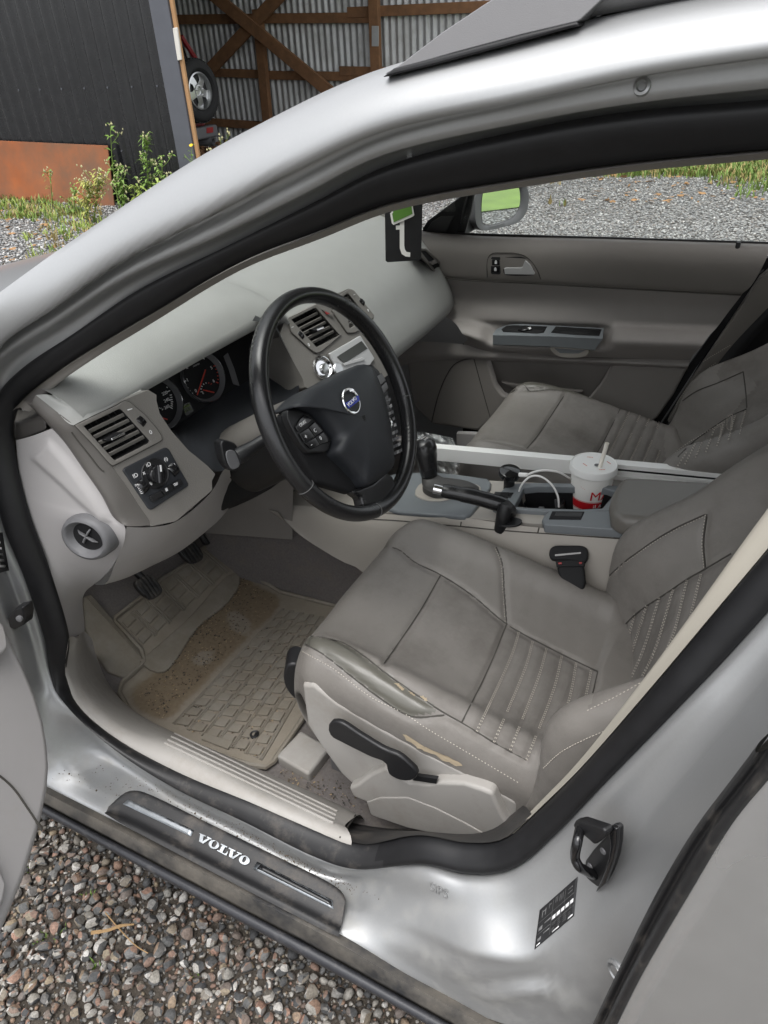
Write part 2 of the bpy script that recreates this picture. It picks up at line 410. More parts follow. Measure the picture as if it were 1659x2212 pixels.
def film_mat():
    m = bpy.data.materials.new('film'); m.use_nodes = True; nt = m.node_tree; b = nt.nodes['Principled BSDF']; b.inputs['Base Color'].default_value = (.85,.87,.87,1); b.inputs['Roughness'].default_value = .15
    t = nt.nodes.new('ShaderNodeBsdfTransparent'); mx = nt.nodes.new('ShaderNodeMixShader'); mx.inputs[0].default_value = .6
    nt.links.new(t.outputs[0], mx.inputs[1]); nt.links.new(b.outputs[0], mx.inputs[2]); nt.links.new(mx.outputs[0], nt.nodes['Material Output'].inputs[0]); M['film'] = m
film_mat()
def mirror_mat():
    m = bpy.data.materials.new('mirror_glass'); m.use_nodes = True; b = m.node_tree.nodes['Principled BSDF']
    b.inputs['Base Color'].default_value = (.86,.90,.90,1); b.inputs['Metallic'].default_value = 1; b.inputs['Roughness'].default_value = .015; M['mirror_glass'] = m
mirror_mat()
DEBUG = False
# ================================================================== ground
def gravel_mat(name, cols, scale, dark=(.035,.031,.027), bump=.6, dist=.02, grass=False):
    m = bpy.data.materials.new(name); m.use_nodes = True; nt = m.node_tree; b = nt.nodes['Principled BSDF']; L = nt.links
    tc = nt.nodes.new('ShaderNodeTexCoord'); vo = nt.nodes.new('ShaderNodeTexVoronoi'); vo.inputs['Scale'].default_value = scale; L.new(tc.outputs['Object'], vo.inputs['Vector'])
    sp = nt.nodes.new('ShaderNodeSeparateColor'); L.new(vo.outputs['Color'], sp.inputs[0])
    cr = nt.nodes.new('ShaderNodeValToRGB'); cr.color_ramp.interpolation = 'CONSTANT'
    while len(cr.color_ramp.elements) < len(cols): cr.color_ramp.elements.new(.5)
    for i, (p, c) in enumerate(cols): cr.color_ramp.elements[i].position = p; cr.color_ramp.elements[i].color = (*c, 1)
    L.new(sp.outputs[0], cr.inputs[0])
    d = nt.nodes.new('ShaderNodeMapRange'); d.inputs[1].default_value = .35; d.inputs[2].default_value = .62; L.new(vo.outputs['Distance'], d.inputs[0])
    mx = nt.nodes.new('ShaderNodeMix'); mx.data_type = 'RGBA'; L.new(d.outputs[0], mx.inputs[0]); L.new(cr.outputs[0], mx.inputs[6]); mx.inputs[7].default_value = (*dark, 1); out = mx.outputs[2]
    if grass:
        n = nt.nodes.new('ShaderNodeTexNoise'); n.inputs['Scale'].default_value = .9; n.inputs['Detail'].default_value = 8; n.inputs['Roughness'].default_value = .7; L.new(tc.outputs['Object'], n.inputs['Vector'])
        r2 = nt.nodes.new('ShaderNodeValToRGB'); r2.color_ramp.elements[0].position = .56; r2.color_ramp.elements[1].position = .64; L.new(n.outputs['Fac'], r2.inputs[0])
        m2 = nt.nodes.new('ShaderNodeMix'); m2.data_type = 'RGBA'; L.new(r2.outputs[0], m2.inputs[0]); L.new(out, m2.inputs[6]); m2.inputs[7].default_value = (.10,.11,.045,1); out = m2.outputs[2]
    L.new(out, b.inputs['Base Color']); b.inputs['Roughness'].default_value = .85
    iv = nt.nodes.new('ShaderNodeMath'); iv.operation = 'SUBTRACT'; iv.inputs[0].default_value = 1; L.new(vo.outputs['Distance'], iv.inputs[1])
    bp = nt.nodes.new('ShaderNodeBump'); bp.inputs['Strength'].default_value = bump; bp.inputs['Distance'].default_value = dist; L.new(iv.outputs[0], bp.inputs['Height']); L.new(bp.outputs[0], b.inputs['Normal'])
    M[name] = m
GC = [(0,(.19,.19,.19)),(.18,(.22,.225,.225)),(.36,(.25,.25,.245)),(.52,(.29,.29,.28)),(.66,(.24,.215,.19)),(.76,(.34,.335,.32)),(.9,(.44,.43,.41))]
gravel_mat('gravel', GC, 42, grass=False)
def pebble_mat(name, cols):
    m = bpy.data.materials.new(name); m.use_nodes = True; nt = m.node_tree; b = nt.nodes['Principled BSDF']; L = nt.links
    ge = nt.nodes.new('ShaderNodeNewGeometry'); oi = nt.nodes.new('ShaderNodeObjectInfo'); ad = nt.nodes.new('ShaderNodeMath'); ad.operation = 'ADD'; L.new(ge.outputs['Random Per Island'], ad.inputs[0]); L.new(oi.outputs['Random'], ad.inputs[1])
    fr = nt.nodes.new('ShaderNodeMath'); fr.operation = 'FRACT'; L.new(ad.outputs[0], fr.inputs[0])
    cr = nt.nodes.new('ShaderNodeValToRGB')
    while len(cr.color_ramp.elements) < len(cols): cr.color_ramp.elements.new(.5)
    for i, (p, c) in enumerate(cols): cr.color_ramp.elements[i].position = p; cr.color_ramp.elements[i].color = (*c, 1)
    L.new(fr.outputs[0], cr.inputs[0])
    tc = nt.nodes.new('ShaderNodeTexCoord'); n = nt.nodes.new('ShaderNodeTexNoise'); n.inputs['Scale'].default_value = 260; n.inputs['Detail'].default_value = 4; n.inputs['Roughness'].default_value = .7; L.new(ge.outputs['Position'], n.inputs['Vector'])
    mr = nt.nodes.new('ShaderNodeMapRange'); mr.inputs[1].default_value = .3; mr.inputs[2].default_value = .7; mr.inputs[3].default_value = .55; mr.inputs[4].default_value = 1.35; L.new(n.outputs['Fac'], mr.inputs[0])
    ml = nt.nodes.new('ShaderNodeMix'); ml.data_type = 'RGBA'; ml.blend_type = 'MULTIPLY'; ml.inputs[0].default_value = 1; L.new(cr.outputs[0], ml.inputs[6]); L.new(mr.outputs[0], ml.inputs[7]); L.new(ml.outputs[2], b.inputs['Base Color'])
    b.inputs['Roughness'].default_value = .75
    bp = nt.nodes.new('ShaderNodeBump'); bp.inputs['Strength'].default_value = .35; bp.inputs['Distance'].default_value = .001; L.new(n.outputs['Fac'], bp.inputs['Height']); L.new(bp.outputs[0], b.inputs['Normal'])
    M[name] = m
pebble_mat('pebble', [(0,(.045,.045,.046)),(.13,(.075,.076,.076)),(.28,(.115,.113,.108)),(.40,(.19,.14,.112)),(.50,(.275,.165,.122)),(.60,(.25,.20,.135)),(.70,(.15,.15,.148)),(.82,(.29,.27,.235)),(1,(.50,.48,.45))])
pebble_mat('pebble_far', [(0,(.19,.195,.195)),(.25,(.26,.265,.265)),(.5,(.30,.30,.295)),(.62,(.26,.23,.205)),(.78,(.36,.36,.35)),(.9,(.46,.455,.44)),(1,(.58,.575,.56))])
gr = mesh('ground', [(-600,-600,0),(600,-600,0),(600,600,0),(-600,600,0)], [(0,1,2,3)], 'gravel', None); gr['kind'] = 'structure'
so_g = mesh('bare_earth', [(-1.9,-2.4,.004),(.5,-2.4,.004),(.5,-.3,.004),(-1.9,-.3,.004)], [(0,1,2,3)], 'soil', None); so_g['kind'] = 'structure'
rg = np.random.RandomState(11)
def stone_shape(sub=1):
    bm = bmesh.new(); bmesh.ops.create_icosphere(bm, subdivisions=sub, radius=1)
    ax = rg.randn(9, 3); ax /= np.linalg.norm(ax, axis=1)[:, None]; cut = rg.uniform(.48, .88, 9)
    vs = []
    for v in bm.verts:
        p = np.array(v.co)
        for a, c in zip(ax, cut):
            k = p@a
            if k > c: p = p-a*(k-c)*.9
        vs.append(p)
    fs = [tuple(x.index for x in f.verts) for f in bm.faces]; bm.free()
    s = np.array([1, rg.uniform(.7, .95), rg.uniform(.5, .75)]); return np.array(vs)*s, fs
SH = [stone_shape(2) for _ in range(9)]
def rotm():
    a = rg.uniform(0, 2*math.pi); t = rg.normal(0, .45); u = rg.uniform(0, 2*math.pi)
    return np.array((Matrix.Rotation(a, 3, 'Z') @ Matrix.Rotation(t, 3, (math.cos(u), math.sin(u), 0)) ))
# stones by the sill: the largest in view singly, the rest as one mass
cand = []
for _ in range(22000):
    x = rg.uniform(-1.2, .12); y = rg.uniform(-1.6, -.6); s = float(np.clip(rg.lognormal(math.log(.0074), .38), .0034, .0155))
    cand.append((x, y, s))
cand.sort(key=lambda c: -c[2])
placed = {}; keep = []
for x, y, s in cand:                     # loose packing
    ci, cj = int(x/.03), int(y/.03); ok = True
    for i in (-1, 0, 1):
        for j in (-1, 0, 1):
            for (a, b, r) in placed.get((ci+i, cj+j), ()):
                if (a-x)**2+(b-y)**2 < (.64*(r+s))**2: ok = False; break
            if not ok: break
        if not ok: break
    if ok: placed.setdefault((ci, cj), []).append((x, y, s)); keep.append((x, y, s))
def inframe(x, y):
    px, py = topix((x, y, 0)); return 0 < px < 900 and 1700 < py < 2212 and py > 1790+.545*(px-60)-10
big = [k for k in keep if inframe(k[0], k[1])]; big = sorted(big, key=lambda k: -k[2])[:300]; bigset = set(big)
PM = []
for i, (v, f) in enumerate(SH):
    me = bpy.data.meshes.new('pebble'); me.from_pydata([tuple(p) for p in v], [], f); me.shade_smooth(); me.set_sharp_from_angle(angle=RAD(22)); me.materials.append(M['pebble']); PM.append(me)
for k, (x, y, s) in enumerate(big):
    o = bpy.data.objects.new('pebble', PM[k % len(PM)]); COL.objects.link(o); o.parent = gr
    R_ = Matrix(rotm().tolist()); o.matrix_world = Matrix.Translation((x, y, s*.45+.005)) @ R_.to_4x4() @ Matrix.Diagonal((s, s, s, 1))
def stone_mass(name, pts, shapes, matn, zoff=.4):
    V_ = []; F_ = []; k = 0
    for (x, y, s, z) in pts:
        v, f = shapes[rg.randint(len(shapes))]; p = v@rotm().T*s+np.array([x, y, z+s*zoff]); V_.append(p); F_.append(np.array(f)+k); k += len(v)
    V_ = np.vstack(V_); F_ = np.vstack(F_); me = bpy.data.meshes.new(name); me.vertices.add(len(V_)); me.vertices.foreach_set('co', V_.ravel())
    me.loops.add(F_.size); me.loops.foreach_set('vertex_index', F_.ravel().astype(np.int32)); me.polygons.add(len(F_)); me.polygons.foreach_set('loop_start', np.arange(0, F_.size, 3, dtype=np.int32)); me.update(calc_edges=True); me.validate()
    o = link(name, me, matn); o['kind'] = 'stuff'; return o
S1 = [stone_shape(1) for _ in range(8)]
rest = [(x, y, s, .003) for (x, y, s) in keep if (x, y, s) not in bigset]
for _ in range(15000):
    rest.append((rg.uniform(-1.15, .1), rg.uniform(-1.5, -.6), rg.uniform(.0018, .0062), .003))
tag(stone_mass('gravel', rest, S1, 'pebble'), 'loose mixed gravel on the ground beside the sill', 'gravel', kind='stuff')
S0 = []
for _ in range(8):
    v = np.array([(1,0,0),(-1,0,0),(0,1,0),(0,-1,0),(0,0,.7),(0,0,-.7)], float)*rg.uniform(.7, 1.2, (6, 3))+rg.normal(0, .12, (6, 3)); S0.append((v, [(0,2,4),(2,1,4),(1,3,4),(3,0,4),(2,0,5),(1,2,5),(3,1,5),(0,3,5)]))
far = []
def fpts(n, x0, x1, y0, y1, a, b):
    for _ in range(n): far.append((rg.uniform(x0, x1), rg.uniform(y0, y1), float(rg.uniform(a, b)), 0.0))
fpts(19000, -3.4, .9, 2.6, 5.6, .005, .013); fpts(16000, -4.2, 1.2, 5.4, 11.5, .007, .017); fpts(9000, -9.8, -4.2, 2.6, 5.3, .009, .022)
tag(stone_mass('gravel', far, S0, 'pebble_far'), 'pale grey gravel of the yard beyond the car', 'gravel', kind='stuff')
# lawn behind the car, seen in the door mirror
lm = mesh('lawn', [(3.6,-8,.01),(60,-20,.01),(60,60,.01),(6.5,40,.01),(4.6,12,.01)], [(0,1,2,3,4)], 'grass', None); lm['kind'] = 'structure'
# ---- grass tufts, dry blades, fallen leaves
def blades(name, spots, mats, h0, h1, lab, w=.006, per=7, spread=.05, parent=None):
    root = None
    for mi, m_ in enumerate(mats):
        vs = []; fs = []
        for (x, y, k) in spots[mi::len(mats)]:
            for _ in range(per):
                a = rg.uniform(0, 6.28); r = abs(rg.normal(0, spread)); h = rg.uniform(h0, h1)*k; l = rg.uniform(.2, .9)*h; b = rg.uniform(0, 6.28)
                p = V((x+r*math.cos(a), y+r*math.sin(a), 0)); d = V((math.cos(b), math.sin(b), 0)); s = V((-d.y, d.x, 0))*w*rg.uniform(.6, 1.3); q = p+d*l*.35+V((0,0,h*.65)); t = p+d*l+V((0,0,h)); n = len(vs)
                vs += [p-s, p+s, q+s*.7, q-s*.7, t]; fs += [(n,n+1,n+2,n+3),(n+3,n+2,n+4)]
        o = mesh(name if root is None else 'blades', vs, fs, m_, root, smooth=False)
        o['kind'] = 'stuff'
        if root is None: root = o
    tag(root, lab, 'grass', kind='stuff'); return root
sp = []
def patch(n, px0, px1, py0, py1, thr=-.1):
    c = 0
    while c < n:
        px, py = rg.uniform(px0, px1), rg.uniform(py0, py1); p = U(px, py, z=0)
        if math.sin(p.x*2.3+1)+math.sin(p.y*1.7+p.x)+rg.normal(0, .5) > thr: sp.append((p.x, p.y, rg.uniform(.5, 1.3)))
        c += 1
patch(2600, 1255, 1760, 318, 382, -1.6); patch(480, 1250, 1700, 368, 425, .4); patch(50, 1150, 1659, 410, 450, .9); patch(120, 1160, 1330, 375, 400, .5)
blades('grass', sp, ['grass','grass_dry','grass'], .03, .11, 'patchy green and yellowed grass at the edge of the yard', w=.008, per=7, spread=.07)
sp = []; patch(220, 0, 190, 428, 475, -.4); patch(140, 40, 220, 455, 520, -.2); patch(60, 0, 150, 470, 570, .3)
blades('grass', sp, ['grass','leaf_light','grass_dry'], .03, .10, 'low green weeds on the gravel below the rusty plate', w=.007, per=8, spread=.05)
LP = []
for _ in range(150):
    p = U(rg.uniform(1250, 1659), rg.uniform(340, 440), z=0); LP.append(p+V((0,0,.015)))
for _ in range(110):
    p = U(rg.uniform(0, 220), rg.uniform(440, 600), z=0); LP.append(p+V((0,0,.012)))
vs = []; fs = []
for p in LP:
    s = rg.uniform(.018, .045); R_ = Matrix.Rotation(rg.uniform(0, 6.3), 3, 'Z') @ Matrix.Rotation(rg.normal(0, .5), 3, 'X'); n = len(vs); vs += [p+R_ @ V(q)*s for q in ((-1,0,0),(-.3,.45,.12),(.6,.3,.05),(1,0,.2),(.5,-.35,.05),(-.4,-.4,.1))]; fs.append(tuple(range(n, n+6)))
tag(mesh('fallen_leaves', vs, fs, 'dead_leaf', None, smooth=False), 'brown fallen leaves scattered over the gravel', 'leaves', kind='stuff')['kind'] = 'stuff'
# ================================================================== the car: body side round the door opening
car = thing('car', 'silver estate car with its driver door open onto a dusty grey interior', 'car')
def ys(z): return -.765+.06*sstep(.36, .74, z)+.13*sstep(.74, 1.42, z)
def yo(off): return lambda p: p.y-(ys(p.z)+off)
# stations round the opening, each five photo points from roof/outer edge to the inner edge of the rubber seal
ST = [  # C0 outer, C1 crease, C2 ridge, C3 seal outer, C4 seal inner, y of C0, depth offset of C1, C2
 ('t',(1900,-38),(1900,78),(1900,150),(1900,212),(1900,302),-.50,-.075,-.035),
 ('t',(1659,-8),(1659,110),(1659,178),(1659,238),(1659,326),-.50,-.075,-.035),
 ('t',(1370,33),(1380,153),(1380,211),(1380,258),(1380,352),-.505,-.075,-.035),
 ('t',(1120,88),(1130,207),(1130,255),(1130,296),(1130,388),-.51,-.075,-.035),
 ('t',(815,170),(830,270),(836,323),(842,370),(850,440),-.52,-.075,-.035),
 ('t',(590,267),(625,362),(650,415),(668,458),(690,502),-.54,-.075,-.035),
 ('t',(400,360),(440,462),(465,505),(490,550),(520,570),-.575,-.072,-.035),
 ('t',(200,490),(245,566),(272,592),(300,640),(330,680),-.62,-.065,-.035),
 ('t',(70,580),(108,661),(128,686),(150,743),(185,767),-.66,-.065,-.03),
 ('t',(-60,680),(-8,742),(5,768),(35,825),(88,835),-.70,-.065,-.03),
 ('l',(-150,780),(-62,835),(-42,850),(-10,875),(42,880),-.76,-.07,-.03),
 ('l',(-190,960),(-90,960),(-62,960),(-32,960),(28,955),-.80,-.075,-.025),
 ('l',(-150,1150),(-60,1130),(-25,1125),(0,1120),(60,1106),-.81,-.07,-.02),
 ('l',(-100,1300),(-10,1275),(25,1262),(52,1250),(105,1231),-.81,-.06,-.02),
 ('l',(-80,1440),(30,1400),(70,1380),(92,1370),(148,1374),-.82,-.055,-.018),
 ('l',(-40,1560),(50,1500),(95,1472),(113,1456),(147,1462),-.83,-.06,-.018),
 ('l',(20,1661),(85,1600),(135,1542),(152,1525),(178,1535),-.835,-.05,-.016),
 ('s',(115,1709),(165,1680),(232,1632),(250,1613),(266,1602),-.835,-.08,-.018),
 ('s',(270,1787),(310,1757),(366,1720),(378,1700),(400,1670),-.835,-.085,-.02),
 ('s',(430,1868),(465,1838),(512,1796),(526,1775),(550,1731),-.835,-.085,-.02),
 ('s',(585,1946),(618,1916),(658,1871),(673,1849),(700,1797),-.835,-.085,-.02),
 ('s',(730,2019),(745,1965),(762,1902),(771,1878),(790,1822),-.835,-.085,-.02),
 ('b',(875,2106),(890,2005),(903,1893),(905,1865),(905,1803),-.835,-.045,-.016),
 ('b',(1040,2195),(1030,2060),(1010,1912),(1005,1886),(1005,1818),-.835,-.07,-.02),
 ('b',(1275,2240),(1165,2060),(1113,1905),(1097,1876),(1080,1813),-.82,-.06,-.018),
 ('b',(1375,2020),(1290,1930),(1215,1826),(1186,1806),(1150,1760),-.815,-.05,-.018),
 ('b',(1470,1840),(1390,1785),(1312,1716),(1288,1700),(1252,1659),-.81,-.045,-.018),
 ('b',(1600,1660),(1540,1605),(1480,1541),(1458,1524),(1410,1478),-.805,-.045,-.018),
 ('b',(1735,1520),(1670,1455),(1612,1403),(1588,1386),(1530,1335),-.80,-.045,-.018),
]
DEB = []
def station(s):
    k, c0, c1, c2, c3, c4, y0, o1, o2 = s
    p4 = UF(*c4, yo(.014)); p3 = UF(*c3, yo(-.012)); p2 = UF(*c2, yo(o2)); p1 = UF(*c1, yo(o1)); p0 = U(*c0, y=y0)
    if k == 's': p1 = U(*c1, z=.388); p2 = U(*c2, z=.384)
    return [p0, p1, p2, p3, p4]
SP = [station(s) for s in ST]
if DEBUG:
    for s, p in zip(ST, SP): print(s[0], s[1], ' | '.join('%.3f %.3f %.3f' % tuple(q) for q in p))
def cat_rows(SP, m=6):
    """index-wise smooth rows between stations, columns kept in step"""
    nc = len(SP[0]); rows = []
    def ev(P, i, t):
        p1, p2 = P[i], P[i+1]; p0 = P[i-1] if i > 0 else p1*2-p2; p3 = P[i+2] if i+2 < len(P) else p2*2-p1
        t2, t3 = t*t, t*t*t
        return p1*(1.5*t3-2.5*t2+1)+p0*(-.5*t3+t2-.5*t)+p2*(-1.5*t3+2*t2+.5*t)+p3*(.5*t3-.5*t2)
    cols = [[s[c] for s in SP] for c in range(nc)]
    for i in range(len(SP)-1):
        for k in range(m): rows.append([ev(c, i, k/m) for c in cols])
    rows.append([c[-1] for c in cols]); return rows
# hidden stretch behind the frame: the rear top corner of the opening and the top of the B-pillar
EXT_TOP = [[V((.36,-.50,1.445)), V((.37,-.645,1.41)), V((.372,-.607,1.392)), V((.372,-.588,1.372)), V((.36,-.565,1.345))]]
EXT_B = [[V((.285,-.745,1.19)), V((.275,-.685,1.15)), V((.262,-.655,1.145)), V((.25,-.648,1.145)), V((.225,-.625,1.14))],
         [V((.345,-.69,1.31)), V((.335,-.655,1.28)), V((.32,-.625,1.27)), V((.31,-.618,1.265)), V((.285,-.595,1.26))]]
LOOP = EXT_TOP+SP+EXT_B
def widen(st, kind):
    p0, p1, p2, p3, p4 = st
    if kind == 't':
        d = (p1-p0); nrm = V((0,-.55,.83))
        ma = p0.lerp(p1, .33)+nrm*d.length*.13; mb = p0.lerp(p1, .7)+nrm*d.length*.15; mc = p0.lerp(p1, .93)+nrm*d.length*.05
        md = p1.lerp(p2, .5)+V((0,.008,.006))
        return [p0, ma, mb, mc, p1+V((0,.004,-.004)), md+V((0,.006,.003)), p2+V((0,-.007,-.002)), p2.lerp(p3, .45)+V((0,.008,.004)), p3, p4+V((0,.01,.0))]
    n = V((0,-.8,.6)) if kind == 's' else V((0,-1,.1))
    q = p2.lerp(p1, .12)
    return [p0, p0.lerp(p1, .2)+n*(.004 if kind == 's' else 0.0), p0.lerp(p1, .6)+n*.003, p1.lerp(p0, .08), p1, p1.lerp(p2, .5)-n*.006, p2, p2.lerp(p3, .5)-n*.003, p3-n*.004, p4-n*.01]
KIND = ['t']+[s[0] for s in ST]+['b','b']
WID = [widen(s, k) for s, k in zip(LOOP, KIND)]
for w_ in WID:
    w_[9] = w_[8].lerp(w_[9], .55)
    for k_, d_ in ((7,.004),(8,.016),(9,.03)): w_[k_] = w_[k_]+(w_[k_]-CAM).normalized()*d_
rows = cat_rows(WID, 7)
body = grid('body_side', [spline(r, 40) for r in rows], 'silver_body', car, angle=180)
# rubber seal: one continuous fat bead round the opening
sealc = []; 
srow = cat_rows([[s[3].lerp(s[2],   .16 if k == 't' else .05), s[4]] for s, k in zip(LOOP, KIND)], 7)
vs = []; fs = []; NP = 12
for a, b in srow:
    c = (a+b)/2; e = (b-a)*.5; L = e.length; 
    vd = (CAM-c).normalized(); vd = (vd-e.normalized()*vd.dot(e.normalized())).normalized()
    _b = sstep(.44, .66, c.z); nrm = V((0,-.25-.75*_b,1-.65*_b)).normalized(); nrm = (nrm-e.normalized()*nrm.dot(e.normalized())).normalized()
    for k in range(NP):
        t = math.pi*k/(NP-1); cr_ = math.cos(t); sr = math.sin(t)
        vs.append(c-e*cr_*1.0+nrm*(L*.62*sr**.8-.006))
for i in range(len(srow)-1):
    for k in range(NP-1): fs.append((i*NP+k, i*NP+k+1, (i+1)*NP+k+1, (i+1)*NP+k))
seal_o = mesh('door_seal', vs, fs, 'rubber', car, angle=180); seal_o.data.materials.append(M['rubber_dusty'])
for p in seal_o.data.polygons:
    if p.center.z < .475 and p.center.x < -.12: p.material_index = 1
# roof and windscreen
rp = [WID[i][0] for i in range(0, 7)]          # from rear to front edge of the roof
rp = [V((1.75,-.47,1.40)), V((1.1,-.49,1.45)), V((.7,-.50,1.452))]+rp
rp = spline(rp, 30); rws = []
for p in rp:
    r_ = []
    for t in np.linspace(0, 1, 13):
        y = p.y*(1-t)+.0*t; r_.append(V((p.x-.10*(1-(y/p.y)**2)*max(0, -p.x*2.6-.1), y, p.z-.004+(.010+.040*sstep(-.22, .08, p.x))*(1-(y/p.y)**2))))
    rws.append(r_+[V((q.x, -q.y, q.z)) for q in r_[-2::-1]])
roof = grid('roof', rws, 'silver', car, angle=180)
hl = [[V((q.x, q.y*.97, q.z-.045)) for q in r] for r in rws]
grid('headliner', hl, 'headliner', roof)
ap = [WID[i][0] for i in range(6, 10)]+[V((-.93,-.735,1.06)), V((-1.16,-.75,.955))]
ap = spline(ap, 16); wr = []
for i, p in enumerate(ap):
    k = i/15; r_ = []
    for t in np.linspace(-1, 1, 21):
        r_.append(V((p.x-(.10+.13*k)*(1-t*t)+.02, -p.y*t*.97, p.z-.022+(.012*(1-k)+.02*k)*(1-t*t))))
    wr.append(r_)
grid('windscreen', wr, 'glass', car, angle=180)
# bonnet and front wings, seen past the pillar
bn = []
for x, z, wd in ((-1.05,.985,.77),(-1.3,.965,.80),(-1.6,.918,.81),(-1.9,.83,.79),(-2.1,.68,.72)):
    bn.append([V((x-.10*(1-t*t), wd*t, z+.045*(1-t*t)-.05*max(0, abs(t)-.85)/.15)) for t in np.linspace(-1, 1, 17)])
bonnet = grid('bonnet', [list(r) for r in zip(*[spline(c, 16) for c in zip(*bn)])], 'silver', car, angle=180)
for s in (-1, 1):
    grid('front_wing', [spline([V((x,s*.775,z-.02)), V((x,s*.83,z-.12)), V((x,s*.86,z-.30)), V((x,s*.85,.30))], 10) for x, z in ((-.96,.95),(-1.2,.93),(-1.6,.85),(-2.0,.70))], 'silver', car, angle=180)
# far side: roof side, far A-pillar and B-pillar trim
fp = [V((q.x, -q.y-.0, q.z)) for q in [WID[i][0] for i in range(0, 10)]]
fi = [V((q.x, -q.y, q.z-.012)) for q in [WID[i][9] for i in range(0, 10)]]
FA = [fp+[V((-.93,.73,1.06)), V((-1.12,.73,.96))], fi+[V((-.84,.66,.985)), V((-1.0,.68,.93))]]
mid = [a.lerp(b, .5)+V((.0,-.03,-.012)) for a, b in zip(*FA)]
loft('pillar_trim', [FA[0], mid, FA[1]], 'headliner', car, nu=40, nv=10, angle=180)
outr = [V((q.x, -q.y+.03, q.z-.03)) for q in [WID[i][0] for i in range(0, 10)]]+[V((-.93,.77,1.03)), V((-1.12,.79,.93))]
loft('roof_side', [FA[0], outr], 'silver', car, nu=40)
# black sill cladding below the painted sill
RX = [(-40,1631),(115,1709),(430,1868),(730,2019),(875,2106),(1040,2195),(1250,2330)]
RL = [(-40,1687),(102,1764),(400,1926),(700,2091),(830,2161),(1000,2258),(1230,2395)]
def rk(t, y): return [U(lerp(a[0], b[0], t), lerp(a[1], b[1], t), y=y) for a, b in zip(RX, RL)]
ck = [[p+V((0,.02,-.01)) for p in rk(0, -.835)], rk(.03, -.838), rk(.2, -.846), rk(.55, -.854), rk(.62, -.850), rk(.66, -.849)]
clad = loft('sill_cladding', ck, 'rocker', car, nu=60, angle=60)
b0 = rk(.64, -.850); b1 = rk(.70, -.858); b2 = rk(.86, -.865); b3 = rk(1.0, -.862); b4 = [p+V((0,.02,-.03)) for p in b3]; b5 = [p+V((0,.10,-.10)) for p in b3]
loft('cladding_bead', [b0, b1, b2, b3, b4, b5], 'rocker_edge', clad, nu=60, nv=20, angle=180)
# underbody so that the shade under the car is real
mesh('floor_pan', [(-2.0,-.80,.22),(2.0,-.80,.22),(2.0,.80,.22),(-2.0,.80,.22)], [(0,1,2,3)], 'black_matt', car)
mesh('lower_side', [(-1.2,.84,.22),(2.0,.84,.22),(2.0,.86,.90),(-1.2,.86,.90)], [(0,1,2,3)], 'silver', car)
# rear half of the shell, outside the frame: closes the cabin
mesh('rear_bench', [(.75,-.62,.30),(.75,.62,.30),(.75,.62,.55),(.75,-.62,.55),(1.2,.62,.50),(1.2,-.62,.50),(1.45,.62,1.05),(1.45,-.62,1.05)], [(0,1,2,3),(3,2,4,5),(5,4,6,7)], 'seat', car, bevel=.03)

ptr_o = [s[4] for s in LOOP[0:12]]
ptr_i = []
for s in ST[:11]:
    x, y = s[5]; x0, y0 = s[4]; L = math.hypot(x-x0, y-y0); k = {330:12, 185:17, 88:26, 42:34}.get(x, 9 if s[0] == 't' else 14); ptr_i.append(UF(x+(x-x0)/L*k, y+(y-y0)/L*k, yo(.055 if x > 200 else .028)))
ptr_i = [V((.36,-.52,1.335))]+ptr_i
loft('pillar_trim', [[p+V((0,-.012,0)) for p in ptr_o], ptr_o, [a.lerp(b, .5)+V((0,-.003,-.004)) for a, b in zip(ptr_o, ptr_i)], ptr_i, [p+V((-.01,.03,.02)) for p in ptr_i]], 'door_insert', car, nu=50, nv=12, angle=180)
# ================================================================== dashboard
def zoomer(x0, y0, s): return lambda *pts: [((x0+x/s)*.553, (y0+y/s)*.553) for x, y in pts]
z1 = zoomer(250, 1500, 2.765); z2 = zoomer(950, 1100, 2.3286); z3 = zoomer(1550, 1650, 1.508); z4 = zoomer(1450, 700, 2.552); z5 = zoomer(1850, 900, 2.552); zc = zoomer(600, 1250, 3.318)
dash = part('dashboard', car)
def prof_y(y):
    """cross-section of the padded top at y: list of (x, z) from windscreen base to the rear edge"""
    drv = [(-1.14,.99),(-1.04,1.025),(-.93,1.045),(-.82,1.052),(-.74,1.044),(-.69,1.030),(-.662,1.014),(-.655,1.002),(-.665,.993),(-.72,.985)]
    pas = [(-1.14,.99),(-1.04,1.018),(-.93,1.022),(-.83,1.010),(-.75,.975),(-.685,.920),(-.65,.858),(-.628,.808),(-.622,.772),(-.66,.742)]
    t = sstep(-.16, -.02, y)
    bump = .0
    out = []
    for (xa, za), (xb, zb) in zip(drv, pas):
        x = lerp(xa, xb, t); z = lerp(za, zb, t)
        x += -.10*(1-(y/.72)**2) if x < -1.0 else 0
        if y > .35: x -= .010*sstep(.35, .72, y)**2; 
        if -.97 < x < -.66: z += .015*sstep(-.585, -.50, y)*(1-sstep(-.24, -.14, y))*sstep(-.97, -.86, x)*(1-sstep(-.70, -.66, x))
        out.append((x, z))
    return out
rows = []
for y in list(np.linspace(-.636, -.16, 15))+list(np.linspace(-.14, 0, 10))+list(np.linspace(.04, .63, 16)):
    rows.append(spline([V((x, y, z)) for x, z in prof_y(y)], 40))
# rounded right-hand end
for k, dy in ((.35,.655),(.7,.672),(1.0,.680)):
    rows.append([p+V((0, 0, 0)) for p in spline([V((lerp(x, -.90, .12*k*k), dy+.012, lerp(z, .90, .10*k*k))) for x, z in prof_y(.66)], 40)])
grid('dash_top', rows, 'dash', dash, angle=180)
grid('dash_under', [[r[-1], V((-.74, r[-1].y, .72)), V((-.84, r[-1].y, .62)), V((-.98, r[-1].y, .50))] for r in rows[25:]], 'door_card', dash)
